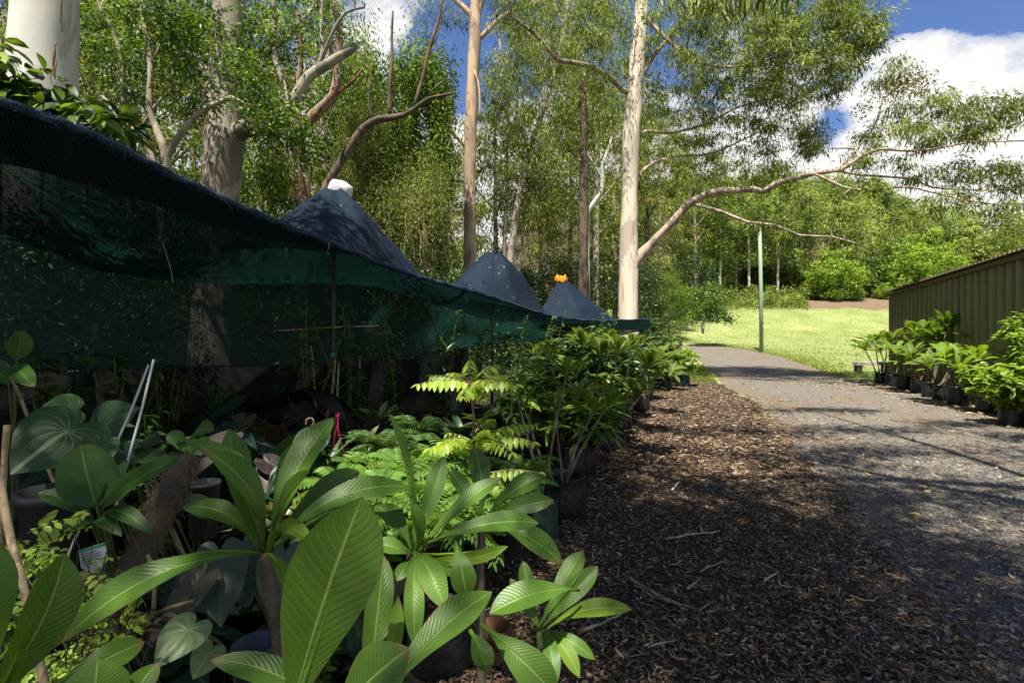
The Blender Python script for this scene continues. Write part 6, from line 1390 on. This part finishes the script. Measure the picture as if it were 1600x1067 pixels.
p = at(836, 840, 4.0); branched('bagged_frangipani', 'frangipani with one thin leaning stem in the front green black bag', None, (p[0], p[1], 0, .18, .32),
    [[(808, 620, 4.2), (818, 660, 4.2), (830, 705, 4.1), (842, 755, 4.0)], [(756, 668, 4.3), (790, 710, 4.2), (818, 745, 4.1)], [(820, 640, 4.8), (836, 690, 4.5), (850, 740, 4.1)]], .26, .062, 'frangipani_olive', BG, 9, .013, 'bag_green')
p = at(932, 700, 7.2); branched('bagged_frangipani', 'frangipani leaning over the path in the bag behind the nearest one', None, (p[0], p[1], 0, .21, .40),
    [[(1009, 578, 6.6), (985, 608, 6.7), (960, 640, 6.9)], [(939, 560, 6.9), (930, 600, 7.0), (925, 650, 7.1)], [(912, 545, 7.3), (916, 600, 7.2), (922, 650, 7.1)], [(992, 620, 6.8), (968, 645, 6.9), (948, 665, 7.)], [(965, 555, 7.2), (952, 610, 7.2), (938, 655, 7.2)], [(900, 590, 7.0), (915, 640, 7.1)]], .42, .11, 'frangipani_olive', BG, 15)
p = at(968, 672, 8.8); branched('bagged_frangipani', 'frangipani in the third bag of the row beneath the canopy end', None, (p[0], p[1], 0, .2, .38),
    [[(985, 548, 8.6), (978, 600, 8.7)], [(1020, 570, 8.4), (1000, 615, 8.6)], [(950, 538, 8.9), (960, 600, 8.8)], [(1010, 604, 8.5), (990, 635, 8.6)]], .40, .11, 'frangipani_olive', BG, 14)
p = at(1000, 640, 11.); branched('bagged_frangipani', 'frangipani in the fourth bag just left of the sunlit shrubs', None, (p[0], p[1], 0, .2, .38),
    [[(1030, 560, 10.6), (1018, 600, 10.8)], [(1000, 540, 11), (1000, 590, 11)], [(1046, 585, 10.4), (1020, 610, 10.8)]], .42, .11, 'frangipani_olive', BG, 14)
p = at(905, 690, 5.8); branched('bagged_frangipani', 'slim frangipani in a bag tucked behind the nearest tall one', None, (p[0] - .1, p[1], 0, .19, .36),
    [[(905, 620, 5.8), (902, 660, 5.8)], [(862, 560, 6.2), (870, 620, 6.0), (884, 670, 5.9)], [(842, 590, 6.4), (862, 640, 6.1)], [(832, 555, 7), (850, 620, 6.4)]], .3, .07, 'frangipani_olive', BG)
def small_bag(px, py, Y, r_, h, mat, lab):
    p = at(px, py, Y); g = thing('grow_bag', lab, 'grow bag', (p[0], p[1], 0), 'empty looking black bags of soil'); bag(g, p[0], p[1], 0, r_, h, mat, .86)
small_bag(800, 800, 4.6, .17, .3, 'bag_black', 'black grow bag of soil beside the front green black bag'); small_bag(748, 760, 5.2, .2, .3, 'bag_black', 'black grow bag behind the yellow green plant')
small_bag(690, 905, 2.45, .16, .26, 'bag_black', 'black grow bag in the shadow below the middle frangipani'); small_bag(600, 860, 2.7, .17, .27, 'bag_black', 'black grow bag hidden between the two central frangipanis')
g = thing('terracotta_pot', 'broken terracotta pot leaning behind the small bright frangipani', 'pot', at(772, 905, 2.6)); mb = MB(); lathe(mb, [(.001, 0), (.05, 0), (.075, .15), (.085, .15), (.085, .18), (.072, .18), (.06, .03)], (*at(772, 930, 2.45)[:2], .0), 18); mb.build('pot', MATS['terracotta'], g)
g = thing('plastic_pot', 'bluish grey plastic pot on the ground under the left frangipani', 'pot', (-.62, 1.62, 0)); mb = MB(); c = at(400, 1030, 1.66); lathe(mb, [(.001, -.14), (.05, -.14), (.066, .04), (.074, .04), (.074, .055), (.062, .055), (.05, -.1)], c, 20); mb.build('pot', MATS['blue_plastic'], g)
g = thing('plastic_pot', 'pale grey pot rim behind the spoon leaved plant at left', 'pot', (*at(90, 790, 2.2)[:2], 0)); mb = MB(); c = at(88, 770, 2.25); lathe(mb, [(.001, -.3), (.1, -.3), (.13, -.02), (.14, -.02), (.14, .02), (.125, .02), (.1, -.25)], c, 20); mb.build('pot', MATS['grey_plastic'], g)
g = thing('plastic_pot', 'grey tube pot right of the coir pole', 'pot', (*at(318, 760, 2.3)[:2], 0)); mb = MB(); c = at(318, 768, 2.3); lathe(mb, [(.001, -.2), (.055, -.2), (.066, .03), (.07, .03), (.07, .045), (.06, .045), (.05, -.15)], c, 18); mb.build('pot', MATS['grey_plastic'], g)

# ------------------------------------------------------------------ plants in the shade under the cloth
def put(t, px, Y, z, rz, s, lab, fol=None):
    x = (px - CX) / F * Y; return dup(t, (x, Y, z), rz, s, lab, foliage=MATS[fol] if fol else None)
def upright(name, cat, n, h, mat, L, W_, per, group, bl=True):
    g = thing(name, '', cat, (0, 0, 0), group); mb, st = MB(), MB()
    for i in range(n):
        a = rng.uniform(0, 6.28); sp = rng.uniform(.02, .3) * h; t = np.array((math.cos(a) * sp, math.sin(a) * sp, .28 + h * rng.uniform(.6, 1))); Q, q = smooth_path([(0, 0, .25), t * (.4, .4, .55), t], [.009, .007, .003], .06); tube(st, Q, q, 5)
        k = per; I = rng.integers(len(Q) // 4, len(Q), k); aa = rng.uniform(0, 6.28, k); D = np.stack([np.cos(aa), np.sin(aa), rng.normal(.15, .4, k)], -1)
        blades(mb, Q[I], D, np.array((0, 0, 1.)) + rng.standard_normal((k, 3)) * .3, L * rng.uniform(.6, 1.15, k), W_ * rng.uniform(.8, 1.1, k), rng.random(k), .3)
    mb.build('foliage', MATS[mat], g); st.build('stem', MATS['green_stem'], g); pot(g, 0, 0, 0, .12, .26); return g
def hearts(name, n, h, mat, size, group):
    g = thing(name, '', 'plant', (0, 0, 0), group); mb, st = MB(), MB()
    for i in range(n):
        a = i * 2.4 + rng.uniform(-.3, .3); sp = rng.uniform(.3, 1) * h * .6; p = np.array((math.cos(a) * sp, math.sin(a) * sp, .25 + h * rng.uniform(.35, 1))); s = size * rng.uniform(.7, 1.15)
        d = np.array((math.cos(a), math.sin(a), -.55)); heart_leaf(mb, p, p + d * s, s * .95, (math.cos(a) * .3, math.sin(a) * .3 - .35, 1), float(rng.random()), nr=6, na=28)
        Q, q = smooth_path([p, p * (.5, .5, .7), (0, 0, .25)], [.004, .005, .007], .06); tube(st, Q, q, 5)
    mb.build('foliage', MATS[mat], g); st.build('stem', MATS['green_stem'], g); pot(g, 0, 0, 0, .13, .27); return g
def straps(name, n, L, W_, mat, group, prof='lance', up=.8):
    g = thing(name, '', 'plant', (0, 0, 0), group); mb = MB()
    for i in range(n):
        a = i * 2.4 + rng.uniform(-.3, .3); l_ = L * rng.uniform(.6, 1.1); e = rng.uniform(.35, 1.3) * up; d = unit((math.cos(a), math.sin(a), e)); c = np.array((0, 0, .27)) + d * .02
        big_leaf(mb, c, c + d * l_, W_, (-math.cos(a) * .5, -math.sin(a) * .5, 1), rng.uniform(.05, .2), prof, .3, .01, 10, 4, float(rng.random()))
    mb.build('foliage', MATS[mat], g); pot(g, 0, 0, 0, .12, .27); return g
GU = 'potted shade plants under the cloth'
K = {'hearts': hearts('shade_philodendron', 11, .55, 'dark_heart', .24, GU), 'purple': hearts('burgundy_philodendron', 10, .5, 'bronze_heart', .26, GU),
     'upright': upright('leafy_shrub', 'plant', 8, .85, 'shade_leaf', .11, .04, 26, GU), 'tall': upright('tall_shrub', 'plant', 7, 1.3, 'shade_leaf', .13, .035, 34, GU),
     'croton': straps('croton', 20, .26, .055, 'croton_leaf', GU), 'varieg': straps('variegated_plant', 22, .36, .075, 'variegated_leaf', GU), 'strap': straps('strap_leaf_plant', 24, .6, .05, 'dull_leaf', GU, 'strap', 1.2), 'dark': straps('dark_leaf_plant', 16, .36, .11, 'dull_leaf', GU, 'oval', .9)}
for t in K.values(): CHILD[t.name] = [(c, kids(c)) for c in kids(t)]
seen = set()
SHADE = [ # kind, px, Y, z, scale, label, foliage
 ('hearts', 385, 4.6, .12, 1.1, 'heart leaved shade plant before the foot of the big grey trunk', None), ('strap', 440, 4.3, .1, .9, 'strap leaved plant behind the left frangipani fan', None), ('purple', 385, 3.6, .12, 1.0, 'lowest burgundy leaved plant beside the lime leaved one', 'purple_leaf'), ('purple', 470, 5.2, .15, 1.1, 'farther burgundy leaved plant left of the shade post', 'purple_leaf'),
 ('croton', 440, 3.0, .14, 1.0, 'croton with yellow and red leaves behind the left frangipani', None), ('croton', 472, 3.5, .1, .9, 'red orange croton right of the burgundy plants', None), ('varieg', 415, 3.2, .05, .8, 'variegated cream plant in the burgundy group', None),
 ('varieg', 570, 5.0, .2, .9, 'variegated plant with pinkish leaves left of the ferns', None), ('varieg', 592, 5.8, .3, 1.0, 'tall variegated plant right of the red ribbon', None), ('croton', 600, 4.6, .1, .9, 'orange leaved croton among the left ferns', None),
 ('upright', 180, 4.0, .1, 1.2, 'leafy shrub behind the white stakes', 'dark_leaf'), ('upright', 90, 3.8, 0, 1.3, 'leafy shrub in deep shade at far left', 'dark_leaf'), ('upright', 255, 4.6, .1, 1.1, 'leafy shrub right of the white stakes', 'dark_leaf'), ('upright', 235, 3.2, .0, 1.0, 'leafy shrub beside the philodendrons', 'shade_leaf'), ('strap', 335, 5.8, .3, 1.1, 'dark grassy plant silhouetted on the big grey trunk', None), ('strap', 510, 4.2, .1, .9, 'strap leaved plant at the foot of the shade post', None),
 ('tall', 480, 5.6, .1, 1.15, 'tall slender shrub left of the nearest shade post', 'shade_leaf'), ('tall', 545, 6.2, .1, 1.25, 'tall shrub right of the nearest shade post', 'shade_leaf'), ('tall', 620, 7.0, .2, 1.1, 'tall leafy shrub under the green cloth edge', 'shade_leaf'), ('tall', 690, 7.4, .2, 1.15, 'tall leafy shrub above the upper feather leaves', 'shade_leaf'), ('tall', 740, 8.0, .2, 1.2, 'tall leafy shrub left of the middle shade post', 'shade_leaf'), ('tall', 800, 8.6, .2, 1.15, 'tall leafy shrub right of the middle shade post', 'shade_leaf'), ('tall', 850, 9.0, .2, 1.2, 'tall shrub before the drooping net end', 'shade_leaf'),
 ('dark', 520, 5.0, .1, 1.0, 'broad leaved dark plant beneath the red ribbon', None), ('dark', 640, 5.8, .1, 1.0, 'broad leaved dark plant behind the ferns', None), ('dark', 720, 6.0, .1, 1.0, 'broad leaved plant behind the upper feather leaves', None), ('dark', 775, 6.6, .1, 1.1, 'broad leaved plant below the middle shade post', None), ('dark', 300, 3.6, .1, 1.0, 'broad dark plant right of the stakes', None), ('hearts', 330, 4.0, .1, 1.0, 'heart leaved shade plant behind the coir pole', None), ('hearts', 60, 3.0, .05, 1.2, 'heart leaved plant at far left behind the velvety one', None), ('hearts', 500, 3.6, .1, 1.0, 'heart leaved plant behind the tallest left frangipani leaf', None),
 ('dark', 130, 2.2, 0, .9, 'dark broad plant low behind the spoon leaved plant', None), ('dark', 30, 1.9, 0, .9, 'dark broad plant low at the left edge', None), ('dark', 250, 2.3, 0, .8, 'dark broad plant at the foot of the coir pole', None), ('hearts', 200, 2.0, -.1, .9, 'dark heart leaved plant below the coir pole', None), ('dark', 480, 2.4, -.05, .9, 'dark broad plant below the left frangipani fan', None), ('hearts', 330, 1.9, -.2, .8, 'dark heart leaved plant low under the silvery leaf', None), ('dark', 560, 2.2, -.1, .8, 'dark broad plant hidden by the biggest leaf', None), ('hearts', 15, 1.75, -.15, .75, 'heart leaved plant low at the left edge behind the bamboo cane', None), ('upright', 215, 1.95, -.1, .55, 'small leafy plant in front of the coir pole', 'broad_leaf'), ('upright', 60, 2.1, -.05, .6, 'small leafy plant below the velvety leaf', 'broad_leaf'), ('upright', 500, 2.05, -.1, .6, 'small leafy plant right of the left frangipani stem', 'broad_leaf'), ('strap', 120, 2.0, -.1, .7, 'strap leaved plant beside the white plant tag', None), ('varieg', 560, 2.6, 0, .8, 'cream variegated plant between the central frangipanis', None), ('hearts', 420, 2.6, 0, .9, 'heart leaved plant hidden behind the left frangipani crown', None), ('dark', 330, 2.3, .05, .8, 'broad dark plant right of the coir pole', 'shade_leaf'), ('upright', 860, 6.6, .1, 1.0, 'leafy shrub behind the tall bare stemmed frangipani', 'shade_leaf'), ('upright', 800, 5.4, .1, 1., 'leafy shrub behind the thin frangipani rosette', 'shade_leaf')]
for kind, px, Y, z, s, lab, fol in SHADE:
    t = K[kind]; x = (px - CX) / F * Y
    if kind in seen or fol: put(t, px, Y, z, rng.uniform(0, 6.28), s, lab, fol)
    else:
        seen.add(kind); t.location = (x, Y, z); t.scale = (s,) * 3; t.rotation_euler.z = rng.uniform(0, 6.28); t['label'] = lab
for kind, t in K.items():
    if kind not in seen:                                                              # every copy of it wears another foliage: the first serves as one more plant
        x, Y, lab = {'upright': (-1.9, 6.4, 'leafy shrub beneath the back edge of the canopy'), 'tall': (-.9, 7.2, 'tall shrub standing between the two nearest posts'), 'purple': (-2.3, 4.6, 'burgundy plant deepest in the shade')}[kind]
        t.location = (x, Y, .1); t['label'] = lab
# shrubs at the end of the row, in the sun
def shrub(name, label, px, Y, h, w_, n, mat, L, W_, bagmat, group=None, z0=None, kind='broad', tint=None, bagr=.19, bagh=.36):
    x = (px - CX) / F * Y; z0 = float(gz(x, Y)) if z0 is None else z0; g = thing(name, label, 'shrub', (x, Y, z0), group); mb, st = MB(), MB()
    C = np.array((x, Y, z0 + bagh + h * .52)) + unit(rng.standard_normal((n, 3))) * rng.random((n, 1)) ** .4 * np.array((w_, w_, h * .5))
    s0 = np.linspace(0, 1, 5)[:, None]; grow(st, np.array((x, Y, z0 + bagh * .8)) + np.array((0, 0, h * .3)) * s0, np.full(5, .02), C, .016, .003)
    k = 15; I = np.repeat(np.arange(n), k); m = len(I); a = rng.uniform(0, 6.28, m); D = np.stack([np.cos(a), np.sin(a), rng.normal(.25, .4, m)], -1)
    blades(mb, C[I] + rng.standard_normal((m, 3)) * .03, D, np.array((0, -.2, 1.)) + rng.standard_normal((m, 3)) * .35, L * rng.uniform(.6, 1.15, m), W_, rng.random(m), .3)
    mb.build('foliage', MATS[mat], g); st.build('stem', MATS['green_stem'], g); bag(g, x, Y, z0, bagr, bagh, bagmat); return g
EG = 'sunlit shrubs in bags at the end of the nursery row'
shrub('bagged_shrub', 'small leaved dark glossy shrub under the tip of the canopy', 945, 11.5, 1.75, .55, 90, 'shade_leaf', .07, .03, 'bag_black', EG)
shrub('bagged_shrub', 'tall glossy small leaved shrub touching the tip of the canopy', 1022, 15.5, 1.75, .6, 90, 'shade_leaf', .13, .05, 'bag_black', EG)
shrub('bagged_shrub', 'glossy shrub right of the cream gum foot with pale reflections', 1046, 17.5, 1.35, .55, 70, 'broad_leaf', .14, .06, 'bag_black', EG)
shrub('bagged_shrub', 'leafy sunlit frangipani shrub in the shiny black bag before the grass', 1040, 15.2, 1.0, .5, 44, 'broad_leaf', .24, .06, 'bag_black', EG)
shrub('bagged_shrub', 'sunlit shrub in the green bag last in the row by the road', 1068, 16.3, .95, .42, 36, 'bright_leaf', .22, .055, 'bag_green', EG)
shrub('bagged_shrub', 'low sunlit shrub between the row of bags and the cream gum', 1008, 13, 1.0, .5, 44, 'broad_leaf', .24, .06, 'bag_black', EG)
shrub('bagged_shrub', 'dense shrub in the row behind the frangipani bags', 975, 10.2, 1.1, .5, 44, 'shade_leaf', .22, .06, 'bag_black', EG)

for px, Y, h, lab in ((868, 7.6, 1.25, 'dense leafy shrub left of the tall bare stemmed frangipani tops'), (915, 8.4, 1.35, 'dense leafy shrub behind the frangipani leaning over the path'), (955, 9.4, 1.3, 'dense leafy shrub before the canopy tip'), (905, 5.9, .55, 'low leafy shrub hiding the bags behind the nearest one'), (945, 8.0, .6, 'low leafy shrub beside the bag of the leaning frangipani'), (835, 6.2, .8, 'leafy shrub beneath the small rosettes left of the bare stems')):
    shrub('bagged_shrub', lab, px, Y, h, .42, 46, 'broad_leaf' if h < 1 else 'shade_leaf', .24, .065, 'bag_black', BG)
# ------------------------------------------------------------------ potted plants along the shed
SG = 'bagged plants along the shed wall'
def shed_plant(label, px, base_py, Y, stems, L, W_, mat, r_=.17, h=.38, n=19):
    x = (px - CX) / F * Y; z0 = float(gz(x, Y)); return branched('bagged_frangipani', label, None, (x, Y, z0 + .008, r_, h), stems, L, W_, mat, SG, n, .02)
shed_plant('first bagged frangipani at the far end of the shed with drooping tips', 1376, 601, 17.3, [[(1352, 548, 17.2), (1362, 565, 17.2), (1370, 585, 17.3)], [(1385, 538, 17.3), (1384, 560, 17.3), (1379, 585, 17.3)], [(1368, 540, 17.6), (1372, 570, 17.4)]], .64, .15, 'frangipani_young')
shed_plant('second bagged frangipani from the far end of the shed', 1393, 605, 16.4, [[(1395, 532, 16.4), (1396, 560, 16.4), (1394, 585, 16.4)], [(1415, 546, 16.3), (1405, 570, 16.4)], [(1376, 552, 16.2), (1386, 575, 16.3)]], .6, .14, 'frangipani_olive')
shed_plant('frangipani in the wide bag third from the far end of the shed', 1412, 609, 15.5, [[(1430, 525, 15.5), (1424, 560, 15.5), (1416, 590, 15.5)], [(1402, 556, 15.2), (1408, 580, 15.4)], [(1440, 552, 15.3), (1426, 578, 15.4)], [(1418, 568, 15.0), (1416, 585, 15.2)]], .64, .15, 'frangipani_young', .19, .4)
shed_plant('fourth bagged frangipani along the shed with a pale leaning stem', 1434, 615, 14.6, [[(1445, 520, 14.8), (1452, 555, 14.7), (1440, 590, 14.6)], [(1425, 560, 14.3), (1432, 585, 14.5)], [(1462, 540, 14.5), (1452, 570, 14.6)]], .6, .14, 'frangipani_olive')
shed_plant('dark leaved frangipani against the shed wall behind the pink flower', 1452, 621, 13.7, [[(1480, 512, 14), (1470, 550, 13.9), (1458, 600, 13.8)], [(1500, 516, 14), (1490, 560, 13.9), (1470, 600, 13.8)], [(1465, 530, 14.1), (1462, 570, 13.9)], [(1515, 535, 13.9), (1490, 580, 13.8)]], .55, .15, 'frangipani_leaf')
p = shed_plant('frangipani with a single pink flower head beside the shed', 1470, 627, 13, [[(1488, 560, 12.9), (1482, 585, 12.9), (1474, 605, 13)], [(1520, 545, 13.2), (1505, 580, 13.1)], [(1455, 578, 12.7), (1462, 600, 12.9)]], .6, .14, 'frangipani_olive')
mb = MB(); c = at(1487, 549, 12.75); n = 40; v = unit(rng.standard_normal((n, 3))); blades(mb, c + v * np.array((.08, .06, .05)), v + (0, 0, .3), rng.standard_normal((n, 3)), .07, .045, rng.random(n), .2); mb.build('flower', MATS['pink_petal'], p)
shed_plant('bright broad leaved frangipani in the large black bag nearest the road by the shed', 1497, 633, 12, [[(1500, 580, 11.6), (1500, 600, 11.8)], [(1478, 566, 11.9), (1488, 595, 11.9)], [(1525, 566, 11.8), (1510, 595, 11.9)]], .66, .18, 'frangipani_young', .21, .42, 13)
for px, Y, h, w_, n, mat, L, W_, lab in ((1603, 9.8, 1.7, .42, 90, 'bright_leaf', .22, .055, 'tall yellow green shrub at the right edge by the shed'), (1580, 9.2, .75, .42, 80, 'bright_leaf', .18, .07, 'low bushy shrub spilling over the gravel at the right edge'), (1650, 8.6, 1.0, .5, 60, 'bright_leaf', .15, .055, 'bright bushy shrub cut off by the right edge'), (1542, 10.8, .7, .42, 50, 'bright_leaf', .2, .07, 'small shrub between the pink flowered frangipani and the right edge')):
    shrub('bagged_shrub', lab, px, Y, h, w_, n, mat, L, W_, 'bag_black', SG, bagr=.18, bagh=.3 if h < 1 else .36)
# sticks and bark lying on the mulch
def stick(pts, r_, lab, mat='deadwood', name='fallen_stick'):
    P = [np.array((( (a - CX) / F) * (1240 / (b - 530)), 1240 / (b - 530), .03 + r_)) for a, b in pts]; Q, q = smooth_path(P, np.linspace(r_, r_ * .5, len(P)), .04); Q[:, 2] += rng.normal(0, .004, len(Q)); mb = MB(); tube(mb, Q, q, 6, lump=.15); tag(mb.build(name, MATS[mat]), lab, 'stick', 'fallen sticks on the mulch')
stick([(910, 996), (942, 984), (970, 970)], .009, 'pale grey stick just right of the small bright frangipani', 'pale_bark')
stick([(985, 915), (1010, 930), (1050, 950), (1080, 962)], .011, 'long peeled bark strip lying toward the road in the foreground', 'cane', 'bark_strip')
stick([(990, 922), (1020, 940), (1062, 955)], .008, 'second bark strip lying close under the long one', 'cane', 'bark_strip')
stick([(1040, 850), (1080, 842), (1125, 838)], .010, 'grey stick lying across the middle of the mulch', 'pale_bark')
stick([(1095, 900), (1135, 882)], .005, 'thin pale stick on dark mulch halfway to the road', 'pale_bark')
stick([(1050, 772), (1062, 758)], .012, 'short pale piece of wood on the mulch behind the grey stick', 'old_timber')
stick([(935, 812), (985, 830), (1010, 818)], .005, 'thin brown twig near the front bag', 'deadwood')
